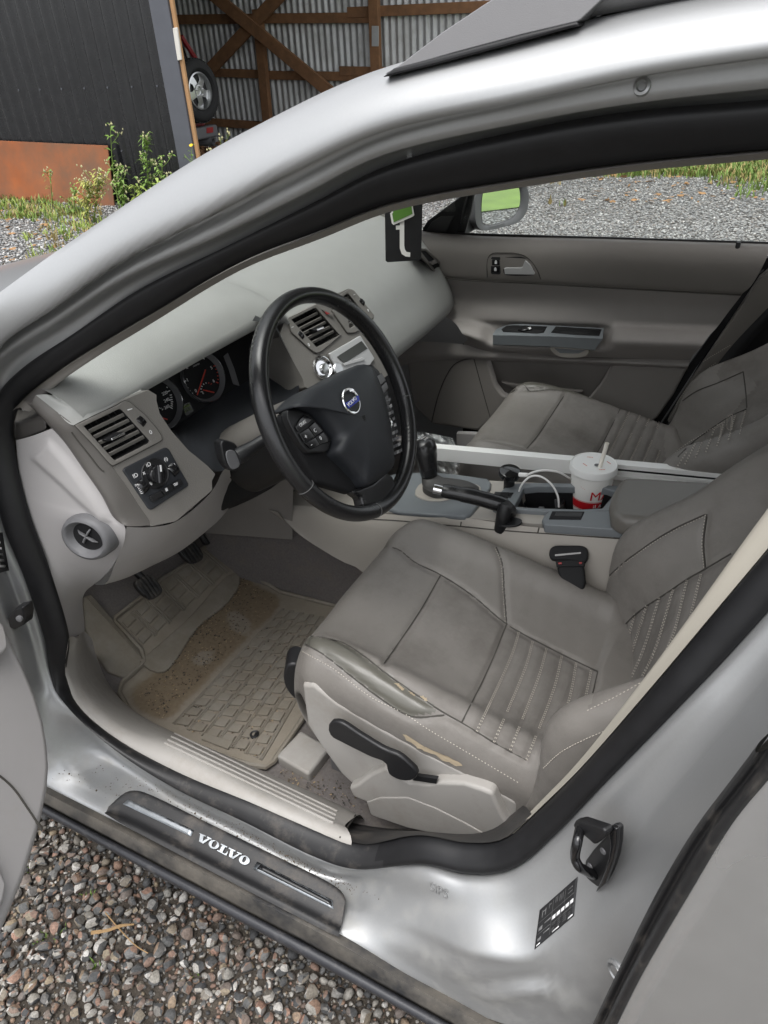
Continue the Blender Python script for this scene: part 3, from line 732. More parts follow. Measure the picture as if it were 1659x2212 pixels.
# driver's face pod: frame through lamp switch and outer vent
FD = Frame(V((-.610,-.582,.902)), V((.20,.98,0)), V((-.30,.06,.95)))
zl = zoomer(0, 1450, 3.318)
pod = z1((110,448),(330,340),(560,232),(640,178)) + g(3, (640,578),(676,600),(676,625),(690,680),(740,755),(815,840),(895,905),(930,942),(915,972),(917,1010),(900,1026)) + g(5, (760,40),(652,62)) + z1((930,1480),(800,1290),(700,1130),(530,900),(440,800),(300,645))
VO = z1((110,448),(330,340),(560,235),(640,182),(690,188),(860,330),(1000,490),(1060,585),(1045,610),(800,740),(512,888),(300,645))
VI = z1((195,450),(380,360),(560,272),(610,268),(720,375),(840,515),(930,625),(915,650),(735,740),(560,832),(525,815),(370,640))
holed('face_panel', [FD.px(x, y) for x, y in pod], [[FD.px(x, y) for x, y in VI]], FD.n*-.05, 'dash_face', dash)
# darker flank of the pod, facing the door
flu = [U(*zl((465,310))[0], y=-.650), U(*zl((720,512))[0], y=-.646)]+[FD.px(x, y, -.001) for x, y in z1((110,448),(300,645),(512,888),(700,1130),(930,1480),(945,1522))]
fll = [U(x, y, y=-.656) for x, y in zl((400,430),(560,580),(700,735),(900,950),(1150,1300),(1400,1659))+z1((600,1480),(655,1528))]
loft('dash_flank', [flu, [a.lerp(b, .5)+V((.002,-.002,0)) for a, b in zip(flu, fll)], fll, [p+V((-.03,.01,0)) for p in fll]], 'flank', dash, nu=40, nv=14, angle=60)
Bfl = bvh([o for o in dash.children if o.name.startswith('dash_flank')][0])
P = hits(Bfl, zl((930,790),(1000,890),(1150,1080),(1300,1270),(1345,1300),(1450,1235)), .0004)
if len(P) > 2: tube('flank_seam', spline(P, 30), .0012, 'groove', dash, n=5)
bwA = [V((-.705,-.636,1.034)), V((-.672,-.632,1.019)), V((-.657,-.60,1.006)), V((-.655,-.56,1.003)), V((-.655,-.525,1.002))]
bwB = [flu[0], flu[1], FD.px(*z1((110,448))[0], .001), FD.px(*z1((400,308))[0], .001), FD.px(*z1((620,190))[0], .001)]
loft('brow_skirt', [[p+V((-.01,0,.006)) for p in bwA], bwA, [a.lerp(b, .5)+V((.004,0,.002)) for a, b in zip(bwA, bwB)], bwB], 'dash', dash, nu=40, nv=12, angle=180)
prism('gap_filler', [U(x, y, y=-.60) for x, y in zl((330,400),(640,600),(760,760),(640,800),(330,700))], V((-.02,.01,0)), 'dash', dash)
# light end panel beside the door seal, down to the kick plate
el = [(34,950),(42,1028),(62,1106),(106,1231),(149,1378)]
er = zl((690,735),(880,940),(1130,1290),(1390,1659))+z1((600,1485),(655,1530))
er2 = g(5, (548,62),(530,150),(482,238),(430,295),(378,335),(358,372),(362,450),(366,512))
pl_l = [UF(x, y, yo(.022)) for x, y in el]; pl_r = [U(x, y, y=-.650) for x, y in er]; pl_b = [U(x, y, y=-.655+.01*i) for i, (x, y) in enumerate(er2)]
ends = spline(pl_r, 20)+spline(pl_b, 16)[1:]
lefts = spline(pl_l, 35)
def rs(P, n): return spline(P, n)
epan = grid('end_panel', [spline([a, a.lerp(b, .08)+V((.001,-.003,0)), a.lerp(b, .5)+V((.003,-.004,0)), b], 44) for a, b in zip(rs(lefts, 90), rs(ends, 90))], 'trim_light', dash, angle=180)
wedge = zl((650,905),(425,1125),(760,1420),(1050,1700),(1330,1950),(1420,1900),(1180,1560),(900,1180))
for v in epan.data.vertices:
    x, y = topix(v.co)
    if 40 < x < 260 and 950 < y < 1180:
        dmin = 1e9
        for i in range(len(wedge)):
            ax_, ay_ = wedge[i-1]; bx_, by_ = wedge[i]; dx, dy = bx_-ax_, by_-ay_; t = max(0, min(1, ((x-ax_)*dx+(y-ay_)*dy)/(dx*dx+dy*dy))); dmin = min(dmin, math.hypot(x-ax_-t*dx, y-ay_-t*dy))
        sd = dmin if inpoly(x, y, wedge) else -dmin
        v.co += V((.3,-1,.35)).normalized()*.0075*sstep(-9, 9, sd)
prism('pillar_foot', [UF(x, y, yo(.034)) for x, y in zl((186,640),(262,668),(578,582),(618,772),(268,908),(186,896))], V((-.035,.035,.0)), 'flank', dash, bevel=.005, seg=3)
# light lower panel under the pod
lo_t = g(5, (548,64),(640,66),(760,42)) + g(3, (905,1028),(935,985),(962,930),(990,905))
lo_b = g(5, (430,318),(520,290),(620,240),(760,170),(900,60)) + g(3, (960,1100),(985,1070))
tp = [FD.px(x, y, -.010) for x, y in lo_t]; bt = [U(x, y, y=-.625+.045*i+.006*i*i) for i, (x, y) in enumerate(lo_b)]
loft('lower_panel', [tp, [a.lerp(b, .5)+V((.012,-.004,0)) for a, b in zip(tp, bt)], bt, [b+V((-.06,.0,.01)) for b in bt]], 'trim_light', dash, nu=30, nv=12, angle=180)
# air vents: surround, slats, tab, thumb wheel
def vent(name, fr, outer, inner, nsl, tabpx, wheel=None, smat='dash_face', inset=.012):
    v = part('air_vent', car)
    n = 48
    oc = [fr.px(x, y) for x, y in spline2(outer, n, True)] if len(outer) > 4 else None
    def res(poly):
        P = [V((x, y, 0)) for x, y in poly]; L = [0]
        for a, b in zip(P, P[1:]+P[:1]): L.append(L[-1]+(b-a).length)
        out = []
        for i in range(n):
            s = L[-1]*i/n; j = max(k for k in range(len(P)) if L[k] <= s+1e-9); q = (s-L[j])/(L[j+1]-L[j]); p = P[j].lerp(P[(j+1) % len(P)], q); out.append((p.x, p.y))
        return out
    ou = [fr.px(x, y) for x, y in res(outer)]; ii = [fr.px(x, y) for x, y in res(inner)]
    up = [p+fr.n*.004 for p in ou]; ui = [p+fr.n*.0035 for p in ii]
    ringplate('surround', up, ui, fr.n*-.006, smat, v, bevel=.0015)
    tube('joint', [p+fr.n*.0012 for p in ou], .0012, 'groove', v, n=5, closed=True)
    grid('throat', [[p+fr.n*.002, p+fr.n*-.034] for p in ii], 'black_matt', v, cu=True)
    prism('back', [p+fr.n*-.033 for p in ii], fr.n*-.002, 'black_matt', v)
    # slats between the left and right edges
    a, b, c, d = inner[:4]    # tl, tr, br, bl
    for k in range(nsl):
        t = (k+1)/(nsl+1)
        l = V((lerp(a[0], d[0], t), lerp(a[1], d[1], t), 0)); r = V((lerp(b[0], c[0], t), lerp(b[1], c[1], t), 0))
        pl_, pr = fr.px(l.x, l.y, -.004), fr.px(r.x, r.y, -.004)
        e = (pr-pl_).normalized(); s = Frame(pl_, e, fr.ey*.86+fr.n*.5)
        L = (pr-pl_).length
        slab('slat', s, .001, L-.001, -.0030, .0030, -.0012, .0012, smat, v, bevel=.0006)
    for k in range(5):
        t = (k+1)/6; p = fr.px(lerp(a[0], b[0], t), lerp(a[1], b[1], t), -.02); q = fr.px(lerp(d[0], c[0], t), lerp(d[1], c[1], t), -.02)
        tube('vane', [p, q], .0011, 'black', v, n=5)
    if tabpx:
        t = [fr.px(x, y, .006) for x, y in tabpx]; prism('tab', t, fr.n*-.014, 'grey_plastic', v, bevel=.0015)
        c_ = sum(t, V())/len(t); prism('tab_bar', [fr.px(x, y, .0085) for x, y in tabpx[:4]], fr.n*-.003, 'chrome', v, bevel=.0008) if len(tabpx) == 4 else None
    if wheel:
        p, q = fr.px(*wheel[0], .0), fr.px(*wheel[1], .0); m = (p+q)/2; ax = (q-p).normalized(); side = fr.n.cross(ax); R = (q-p).length*.5
        lathe('thumb_wheel', [(R*.25,-.0045),(R*.97,-.0045),(R,-.003),(R,.003),(R*.97,.0045),(R*.25,.0045)], m-fr.n*R*.45, side, 'black_gloss', v, seg=28)
    return v
vi = z1((205,455),(600,265),(925,625),(535,828))
vo = VO
v_out = vent('air_vent', FD, vo, vi, 5, z1((512,585),(655,520),(662,545),(520,612)), (z1((760,340))[0], z1((885,465))[0]), 'dash_face')
prism('knob_bar', [FD.px(x, y, .006) for x, y in z1((430,600),(560,520),(640,520),(660,550),(520,612),(470,625))], FD.n*-.02, 'black', v_out, bevel=.002)
for nm, pts in (('mark', ((682,275),(735,262),(738,270),(690,288))), ):
    prism('mark', [FD.px(x, y, .0045) for x, y in z1(*pts)], FD.n*.0004, 'white_ink', v_out)
def flatword(text, fr, px, size, parent, mat_='white_ink', lift=.001, rot=0, **k):
    a, b = fr.uv(fr.px(*px, lift)); return word('lettering', text, fr, a, b, size, mat_, parent, c=lift, rot=rot, **k)
flatword('0', FD, z1((937,522))[0], .009, v_out, lift=.0045)
# lamp switch panel
lp = part('light_switch_panel', car)
lpo = z1((640,925),(660,905),(1085,690),(1110,688),(1135,700),(1345,1075),(1345,1100),(1320,1120),(960,1355),(935,1358),(910,1340),(645,945))
prism('plate', [FD.px(x, y, .003) for x, y in lpo], FD.n*-.02, 'navy_black', lp, bevel=.002)
kc = FD.px(*z1((978,975))[0], .004)
lathe('dial_seat', [(.0,.0),(.019,.0),(.0215,.0015),(.023,.0005)], FD.px(*z1((985,970))[0], .0035), FD.n, 'black', lp, seg=40)
lathe('knob', [(.0135,0),(.013,.010),(.0115,.012),(0,.0122)], kc, FD.n, 'black_gloss', lp, seg=32)
kf = Frame(kc, FD.ex*.35+FD.ey*.94, FD.ey*.35-FD.ex*.94)
slab('knob_grip', kf, -.014, .014, -.0045, .0045, .008, .019, 'black_gloss', lp, bevel=.002)
slab('knob_mark', kf, .004, .0135, -.0012, .0012, .0185, .0195, 'white_ink', lp)
for (c_, e) in (((845,1100),(((790,1040)),(900,1170))), ((1175,930),((1120,865),(1225,985)))):
    p, q = FD.px(*z1(e[0])[0], .002), FD.px(*z1(e[1])[0], .002); ax = (q-p).normalized(); R = (q-p).length*.5
    lathe('thumb_wheel', [(R*.2,-.006),(R*.95,-.006),(R,-.004),(R,.004),(R*.95,.006),(R*.2,.006)], (p+q)/2-FD.n*R*.35, FD.n.cross(ax), 'black_gloss', lp, seg=26)
for q in (((908,1218),(1030,1150),(1070,1205),(945,1275)), ((1034,1146),(1145,1082),(1180,1138),(1076,1200)), ((1150,1078),(1245,1025),(1275,1080),(1186,1136))):
    prism('button', [FD.px(x, y, .003) for x, y in z1(*q)], FD.n*.0045, 'black', lp, bevel=.0012)
flatword('*', FD, z1((1012,955))[0], .020, lp, lift=.0048)
for t, p, s in (('0', (940,1075), .0075), ('ID', (912,872), .0085), ('x', (862,960), .009), ('ID', (772,990), .0085), ('0', (775,1095), .005), ('(i)', (1100,812), .0075), ('0#', (1208,1082), .0065)):
    flatword(t, FD, z1(p)[0], s, lp, lift=.0042 if t != '0#' else .0085)
prism('pictogram', [FD.px(x, y, .0082) for x, y in z1((1090,1130),(1112,1118),(1125,1150),(1102,1163))], FD.n*.0003, 'white_ink', lp)
for k in range(5):
    x, y = 790+k*9, 1112+k*17; prism('scale_mark', [FD.px(a, b, .0038) for a, b in z1((x,y),(x+14+k*3,y-6),(x+18+k*3,y+1),(x+4,y+7))], FD.n*.0003, 'white_ink', lp)
prism('scale_mark', [FD.px(a, b, .0038) for a, b in z1((1182,858),(1195,858),(1240,955),(1232,958))], FD.n*.0003, 'white_ink', lp)
# round footwell outlet in the end panel
_h = hit(bvh(epan), *g(5,(382,105))[0])
FE = Frame(_h[0]+_h[1]*.007, V((1,.12,0)), V((0,.05,1)))
fv = part('side_outlet', car)
def ell(fr, cx_, cy_, ax_, bx_, th, n=40, lift=0):      # ellipse traced on a frame
    return [fr.px(cx_+ax_*math.cos(t)*math.cos(th)-bx_*math.sin(t)*math.sin(th), cy_+ax_*math.cos(t)*math.sin(th)+bx_*math.sin(t)*math.cos(th), lift) for t in np.linspace(0, 2*math.pi, n, endpoint=False)]
ex_, ey_ = g(5, (382,105))[0]
R = ell(FE, ex_, ey_, 58, 40, .62, 44, .002)
cen = sum(R, V())/len(R); Q = [[cen+(p-cen)*s+FE.n*h for p in R] for s, h in ((1.03,-.016),(1.0,.003),(.94,.009),(.82,.011),(.73,.008),(.69,.002),(.60,-.001))]
grid('ring', [list(r) for r in zip(*Q)], 'grey_plastic', fv, cu=True, angle=60)
mesh('outlet_back', [cen+(p-cen)*.62+FE.n*.0 for p in R], [tuple(range(len(R)))], 'black_matt', fv)
for th in (-.45, .95):
    d = FE.ex*math.cos(th)+FE.ey*math.sin(th); e_ = FE.n.cross(d)
    prism('vane', [cen-d*.019+FE.n*.001, cen+d*.019+FE.n*.001, cen+d*.012+FE.n*.006, cen-d*.012+FE.n*.006], e_*.003, 'grey_plastic', fv, bevel=.001)
# instrument cluster in its hooded recess
FC = Frame(U(437, 812, x=-.752), V((.10,.995,0)), V((-.36,.04,.93)))
clu = part('instrument_cluster', car)
prism('dial_plate', [FC.px(x, y, -.004) for x, y in ((300,760),(300,960),(380,950),(480,880),(600,790),(640,700),(560,640),(420,700))], FC.n*-.02, 'black_matt', clu)
ub = [V((-.66,-.50,.995)), V((-.66,-.40,1.0)), V((-.66,-.28,1.005)), V((-.655,-.20,1.005))]
grid('recess', [[a, V((-.78, a.y+.02, a.z-.01))] for a in spline(ub, 12)], 'black_matt', clu)
shelf_f = g(3, (745,752),(815,842),(900,908),(950,930),(1100,860),(1200,760),(1290,590)) 
shelf_b = [(365,935),(420,895),(470,862),(530,825),(590,788),(640,745),(655,700)]
loft('shelf', [[FD.px(*shelf_f[0], -.008), FD.px(*shelf_f[1], -.008), FD.px(*shelf_f[2], -.008)]+[U(x, y, x=-.615) for x, y in shelf_f[3:]], [FC.px(x, y, .0) for x, y in shelf_b]], 'navy_black', clu, nu=30)
recr = g(3, (1090,280),(1180,300),(1230,390),(1290,500),(1300,560))
loft('recess_side', [[U(x, y, x=-.635) for x, y in recr], [FC.px(x, y, .0) for x, y in ((570,650),(590,680),(610,710),(630,740),(640,760))]], 'navy_black', clu, nu=20)
def gauge(cx_, cy_, R):
    c_ = FC.px(cx_, cy_, .002)
    lathe('gauge_ring', [(R,-.004),(R*1.02,.0045),(R*.985,.0055),(R*.97,.004),(R*.88,-.002),(R*.86,-.0035)], c_, FC.n, 'grey_plastic', clu, seg=56, cap=False)
    lathe('bezel', [(R*.99,.0052),(R*1.008,.0064),(R*1.025,.005)], c_, FC.n, 'chrome', clu, seg=56, cap=False); return c_
gt = gauge(*zc((640,735))[0], .047); gs = gauge(*zc((60,1075))[0], .047)
def at_zc(t, p, s, m='white_ink'): flatword(t, FC, zc(p)[0], s, clu, m, lift=.0015)
for t, p in (('0',(548,918)),('1',(440,780)),('2',(430,612)),('4',(645,495)),('5',(750,620)),('6',(778,790))): at_zc(t, p, .0085)
for t, p in (('220',(145,950)),('240',(170,1040)),('260',(172,1128))): at_zc(t, p, .0080)
at_zc('1000/MIN', (552,585), .0042, 'grey_ink'); at_zc('E', (640,945), .006)
flatword('130760', FC, zc((412,1128))[0], .0075, clu, 'lcd_ink', lift=.003); flatword('315.5', FC, zc((440,1168))[0], .0068, clu, 'lcd_ink', lift=.003)
prism('display', [FC.px(x, y, .0012) for x, y in zc((350,1110),(460,1060),(520,1180),(420,1250))], FC.n*.0008, 'lcd', clu)
def tick(a, b, w=.0009, m='white_ink'):
    p, q = FC.px(*zc(a)[0], .0018), FC.px(*zc(b)[0], .0018); tube('tick', [p, q], w, m, clu, n=4)
tick((565,972),(672,645),.0014,'needle'); tick((640,905),(785,940),.0011,'needle'); tick((105,1268),(180,1290),.0012,'needle')
for k in range(7):
    a = RAD(200-k*24); c0 = (700,900); tick((c0[0]+95*math.cos(a), c0[1]-95*math.sin(a)), (c0[0]+75*math.cos(a), c0[1]-78*math.sin(a)), .0007, 'white_ink' if k < 5 else 'needle')
for a, b in (((395,798),(420,790)),((412,845),(424,840)),((438,885),(448,878)),((468,922),(478,914)),((498,955),(508,946)),((375,735),(385,733)),((650,425),(645,460)),((180,930),(212,915)),((205,1038),(244,1030)),((212,1128),(245,1148)),((212,975),(235,970)),((215,1005),(240,1000)),((225,1062),(250,1060)),((225,1085),(248,1090)),((222,1108),(246,1118)),((168,870),(182,876)),((110,1168),(122,1152)),((92,1150),(98,1140)),((72,1145),(76,1136))): tick(a, b)
for a, b in (((775,600),(800,592)),((805,640),(812,636)),((820,680),(830,678)),((825,725),(838,725)),((828,770),(842,772)),((810,805),(838,815))): tick(a, b, .0011, 'needle')
prism('grey_bar', [FC.px(x, y, .0025) for x, y in zc((905,470),(960,425),(1040,620),(1112,855),(1030,830),(975,650))], FC.n*.0006, 'grey_plastic', clu)
# ---- centre stack
FS = Frame(U(*z2((600,600))[0], x=-.628), V((.16,.987,0)), V((-.42,.07,.90)))
st = part('centre_stack', car)
so_ = z2((330,500),(380,345),(600,240),(850,110),(950,66),(990,72),(1090,180),(1190,310),(1185,340),(1150,360),(1240,560),(1330,840),(1250,900),(800,1010),(560,960),(540,880))
CI = z2((428,350),(650,238),(870,490),(658,600)); CR = z2((900,140),(945,110),(1115,320),(960,430))
holed('housing', [FS.px(x, y, .0) for x, y in so_], [[FS.px(x, y) for x, y in CI], [FS.px(x, y) for x, y in CR]], FS.n*-.16, 'dash_face', st)
cvo = z2((345,395),(420,325),(640,215),(700,232),(880,470),(700,650),(655,658),(610,630),(470,510))
vc = vent('air_vent', FS, z2((400,345),(640,228),(705,240),(890,478),(700,640),(650,655),(590,610),(430,465)), z2((428,350),(650,238),(870,490),(658,600)), 5, z2((672,428),(732,405),(736,425),(676,447)), (z2((480,450))[0], z2((552,535))[0]), 'dash_face')
prism('knob_bar', [FS.px(x, y, .006) for x, y in z2((610,430),(690,400),(735,402),(738,425),(680,448),(650,452))], FS.n*-.02, 'black', vc, bevel=.002)
flatword('0', FS, z2((597,575))[0], .009, vc, lift=.0045); flatword('~', FS, z2((448,412))[0], .010, vc, lift=.0045)
vr = vent('air_vent', FS, z2((870,120),(955,70),(1000,85),(1190,320),(1150,355),(1010,470),(940,470),(800,270)), z2((900,140),(945,110),(1115,320),(960,430)), 7, None, (z2((1035,155))[0], z2((1105,225))[0]), 'dash_face')
flatword('0', FS, z2((1137,262))[0], .008, vr, lift=.0045); flatword('~', FS, z2((1010,118))[0], .010, vr, lift=.0045)
prism('hazard_button', [FS.px(x, y, .003) for x, y in z2((705,258),(735,245),(818,300),(775,318))], FS.n*.004, 'dash_face', st, bevel=.001)
prism('hazard_mark', [FS.px(x, y, .0072) for x, y in z2((740,268),(790,290),(758,300))], FS.n*.0003, 'red_plastic', st)
prism('radio', [FS.px(x, y, .001) for x, y in z2((765,660),(1050,495),(1180,705),(1120,790),(850,830))], FS.n*.006, 'silver_plastic', st, bevel=.002)
prism('radio_screen', [FS.px(x, y, .0072) for x, y in z2((850,685),(1075,540),(1130,610),(915,745))], FS.n*.001, 'lcd', st, bevel=.0008)
prism('radio_slot', [FS.px(x, y, .0085) for x, y in z2((900,745),(1080,690),(1110,715),(915,770))], FS.n*.002, 'silver_plastic', st, bevel=.001)
kr = FS.px(*z2((715,785))[0], .001)
lathe('volume_knob', [(.024,0),(.024,.003),(.0225,.006),(.021,.0065),(.018,.003),(.008,-.006),(0,-.006)], kr, FS.n, 'chrome', st, seg=40)
lathe('volume_hub', [(.011,-.005),(.0105,.004),(.009,.005),(0,.005)], kr+FS.ex*.006-FS.ey*.004, FS.n, 'alu', st, seg=24)
lathe('ignition_key', [(.013,0),(.013,.005),(.011,.007),(0,.007)], FS.px(*z2((850,800))[0], .005), FS.n, 'alu', st, seg=24)

Bdt = bvh([o for o in dash.children if o.name.startswith('dash_top')][0])
_h = hit(Bdt, *z4((610,830))[0]) or hit(Bdt, *z4((560,900))[0])
FPV = Frame(_h[0]+_h[1]*.009, _h[1].cross(V((0,0,1))), V((0,0,1)))
if FPV.n.dot(_h[1]) < 0: FPV = Frame(_h[0]+_h[1]*.009, -(_h[1].cross(V((0,0,1)))), V((0,0,1)))
vp_ = vent('air_vent', FPV, z4((470,690),(540,695),(640,785),(700,850),(748,908),(660,972),(600,905),(540,830),(470,760)), z4((480,715),(530,712),(722,895),(655,940)), 6, z4((590,825),(640,800),(662,835),(610,855)), None, 'dash_face')
for o in vp_.children:
    if o.name.split('.')[0] in ('back',): o.location = FPV.n*.0345
# ================================================================== steering wheel and column
TW = RAD(26.1)
FW = Frame(V((-.42,-.343,.941)), V((0,1,0)), V((-math.sin(TW),0,math.cos(TW))))
sw = part('steering_wheel', car)
RR, rr = .1772, .0130
pts = [FW(RR*math.cos(t), RR*math.sin(t)) for t in np.linspace(0, 2*math.pi, 96, endpoint=False)]
vs = []; fs = []; n = 96; m = 20
for i in range(n):
    t = 2*math.pi*i/n; d = FW.ex*math.cos(t)+FW.ey*math.sin(t)
    k = rr*(1+.07*math.exp(-((t-RAD(20))/.35)**2)+.07*math.exp(-((t-RAD(160))/.35)**2))
    for j in range(m):
        a = 2*math.pi*j/m; vs.append(FW.o+d*(RR+k*.95*math.cos(a))+FW.n*(k*1.12*math.sin(a)))
fs = [(i*m+j, ((i+1) % n)*m+j, ((i+1) % n)*m+(j+1) % m, i*m+(j+1) % m) for i in range(n) for j in range(m)]
rim = mesh('rim', vs, fs, 'leather_black', sw, angle=180)
for a in (RAD(-107), RAD(-20), RAD(200)):
    d = FW.ex*math.cos(a)+FW.ey*math.sin(a); e = FW.n.cross(d)
    tube('rim_seam', [FW.o+d*(RR+(rr*1.02)*.95*math.cos(b))+FW.n*(rr*1.02*1.12*math.sin(b)) for b in np.linspace(-.6, 2.6, 14)], .0006, 'dim_ink', sw, n=4)
# stitching inside the right-hand stretch of the rim
ln = []
for off in (0, 1):
    for k in range(34):
        t = RAD(-48+k*2.6); d = FW.ex*math.cos(t)+FW.ey*math.sin(t); e = FW.n.cross(d)
        ln.append([FW.o+d*(RR-rr*.93)+FW.n*(rr*.55)-e*.0014, FW.o+d*(RR-rr*.80)+FW.n*(rr*.76)+e*.0014])
vs = []; fs = []
for a, b in ln:
    v_, f_ = tube_mesh([a, b], .0007, 4); k = len(vs); vs += v_; fs += [tuple(k+j for j in f) for f in f_]
mesh('rim_stitching', vs, fs, 'black_gloss', sw, smooth=False)['kind'] = 'stuff'
def wpoly(pts, lift): return [FW.px(x, y, lift) for x, y in z2(*pts)]
# airbag cover: domed
hub = spline2(z2((400,1160),(450,1090),(560,995),(700,928),(880,828),(1040,762),(1100,775),(1140,830),(1190,940),(1235,1070),(1280,1290),(1312,1540),(1322,1690),(1290,1742),(1180,1830),(1075,1872),(1010,1790),(900,1672),(790,1560),(806,1450),(760,1370),(690,1280),(600,1195),(480,1152)), 90, True)
hp = [FW.px(x, y, .004) for x, y in hub]; hc = sum(hp, V())/len(hp)
rings = [[hc+(p-hc)*s+FW.n*h for p in hp] for s, h in ((1.0,-.03),(1.0,.004),(.985,.011),(.95,.0165),(.85,.023),(.65,.028),(.35,.0305),(.05,.031))]
grid('airbag_cover', [list(r) for r in zip(*rings)], 'navy_black', sw, cu=True, angle=180)
B_hub = [o for o in sw.children if o.name.startswith('airbag')][0]
# spokes behind the cover
for nm, mt, pts, lift, th in (
    ('spoke_left', 'black_matt', ((380,1180),(480,1150),(620,1200),(800,1400),(800,1545),(1070,1872),(1000,1925),(680,1832),(560,1640),(440,1420),(360,1260)), -.004, .02),
    ('spoke_right', 'black', ((1040,765),(1180,745),(1240,800),(1300,920),(1330,1010),(1400,1380),(1390,1560),(1350,1700),(1290,1740),(1180,1100)), -.002, .02),
    ('spoke_bottom', 'leather_black', ((1070,1870),(1180,1830),(1300,1720),(1370,1770),(1410,1900),(1330,1980),(1180,2040),(1100,2050),(1080,1960),(1000,1905)), .004, .022)):
    prism('spoke', wpoly(pts, lift), FW.n*-th, mt, sw, bevel=.006, seg=3)
# cruise pod with keys
prism('switch_pod', wpoly(((402,1165),(480,1158),(600,1200),(700,1290),(760,1375),(806,1430),(790,1530),(740,1555),(600,1560),(530,1480),(450,1340),(405,1240)), .006), FW.n*-.015, 'black', sw, bevel=.003)
for q in (((465,1325),(500,1260),(548,1210),(620,1262),(490,1370)), ((500,1385),(580,1333),(640,1415),(545,1465)), ((585,1328),(640,1278),(722,1360),(645,1412)), ((550,1472),(645,1420),(690,1490),(610,1528)), ((650,1416),(725,1365),(785,1435),(775,1460),(692,1486))):
    prism('key', wpoly(q, .006), FW.n*.003, 'black_gloss', sw, bevel=.001)
def ww(t, p, s, m_='white_ink', rot=0, lift=.0095, sq=1): flatword(t, FW, z2(p)[0], s, sw, m_, lift=lift, rot=rot, squash=sq)
ww('CRUISE', (542,1290), .0066, sq=.8); ww('+', (572,1412), .011); ww('-', (620,1480), .011); ww('C', (655,1355), .0085); ww('0', (705,1424), .0085)
# phone keypad on the right spoke
prism('key', wpoly(((1175,875),(1245,838),(1285,905),(1205,980)), -.001), FW.n*.004, 'black_gloss', sw, bevel=.001)
prism('key', wpoly(((1208,985),(1285,912),(1308,980),(1240,1055)), -.001), FW.n*.004, 'black_gloss', sw, bevel=.001)
ww('>', (1215,920), .008, lift=.004, rot=1.5); ww('<', (1245,1000), .008, lift=.004, rot=1.5)
prism('keypad', wpoly(((1240,1075),(1305,1035),(1345,1160),(1385,1360),(1375,1560),(1355,1700),(1320,1610),(1290,1440),(1265,1270)), -.001), FW.n*.003, 'black_gloss', sw, bevel=.001)
for k in range(9):
    for j in range(3):
        if (k, j) in ((3,0),(3,1),(4,0),(4,1)): continue
        x = 1262+j*26+k*13; y = 1090+k*58-j*12; 
        prism('keypad_key', wpoly(((x,y),(x+20,y-12),(x+25,y+14),(x+5,y+26)), .003), FW.n*.001, 'grey_plastic' if (k+j) % 3 else 'grey_ink', sw)
lathe('keypad_ring', [(.0095,0),(.0095,.002),(.0075,.003),(.006,.001)], FW.px(*z2((1322,1285))[0], .002), FW.n, 'alu', sw, seg=24, cap=False)
# round badge with a slanting bar and an arrow
bc = FW.px(*z2((982,1085))[0], .0345); FB = Frame(bc, FW.ex, FW.ey)
lathe('badge_ring', [(.0165,0),(.0185,.0015),(.0200,.0015),(.0212,0)], bc, FW.n, 'chrome', sw, seg=40, cap=False)
prism('badge_bar', [FW.px(x, y, .037) for x, y in z2((925,1105),(1045,1035),(1055,1085),(955,1158))], FW.n*.0015, 'blue_badge', sw, bevel=.0004)
tube('badge_arrow', [FW.px(*z2((965,1000))[0], .037), FW.px(*z2((1000,985))[0], .037)], .0017, 'chrome', sw, n=6)
tube('badge_arrow', [FW.px(*z2((968,982))[0], .037), FW.px(*z2((990,978))[0], .037), FW.px(*z2((1003,1005))[0], .037)], .0014, 'chrome', sw, n=6)
a0, b0 = FW.uv(FW.px(*z2((990,1092))[0], .0388)); word('badge_lettering', 'VOLVO', FW, a0, b0, .0085, 'white_ink', sw, c=.0388, rot=RAD(3))
flatword('AIRBAG', FW, z2((1215,1645))[0], .006, sw, 'grey_plastic', lift=.020)
# column shroud, stalk, key collar
ax = -FW.n; colm = part('steering_column', car)
def ring_at(d, w_, hu, hd, half):
    c = FW.o+ax*d; ts = np.linspace(0, math.pi, 14) if half == 'u' else np.linspace(math.pi, 2*math.pi, 14)
    return [c+FW.ex*(w_*math.cos(t))+FW.ey*((hu if half == 'u' else hd)*math.sin(t)) for t in ts]
for half, mt in (('u', 'shroud'), ('d', 'black')):
    grid('shroud_upper' if half == 'u' else 'shroud_lower', [ring_at(d, w_, hu, hd, half) for d, w_, hu, hd in ((.035,.035,.026,.035),(.045,.054,.036,.05),(.10,.058,.038,.07),(.17,.06,.036,.09),(.26,.06,.03,.10))], mt, colm, angle=60)
tip = U(505, 990, y=-.475); base_ = FW.o+ax*.10+FW.ex*-.055+FW.ey*.0
tube('stalk', spline([base_, base_.lerp(tip, .35)+V((0,0,.004)), base_.lerp(tip, .75), tip.lerp(base_, .06)], 12), [.015,.0148,.0135,.012,.0105,.010,.010,.011,.012,.013,.0135,.013], 'black', colm, n=14)
FT = Frame(tip, V((.25,.75,-.1)), V((-.15,.1,.98)))
prism('stalk_head', [FT.px(x, y, 0) for x, y in spline2(g(3, (958,800),(1020,812),(1040,880),(1038,915),(1005,932),(975,900),(962,860)), 24, True)], FT.n*-.022, 'black', colm, bevel=.003)
prism('stalk_button', [FT.px(x, y, .001) for x, y in spline2(g(3, (975,845),(1005,838),(1032,885),(1028,910),(1000,920),(982,895)), 24, True)], FT.n*.003, 'grey_plastic', colm, bevel=.0012)
lathe('stalk_collar', [(.022,-.01),(.022,.012),(.018,.016)], base_+V((0,.01,0)), (tip-base_), 'black', colm, seg=24)
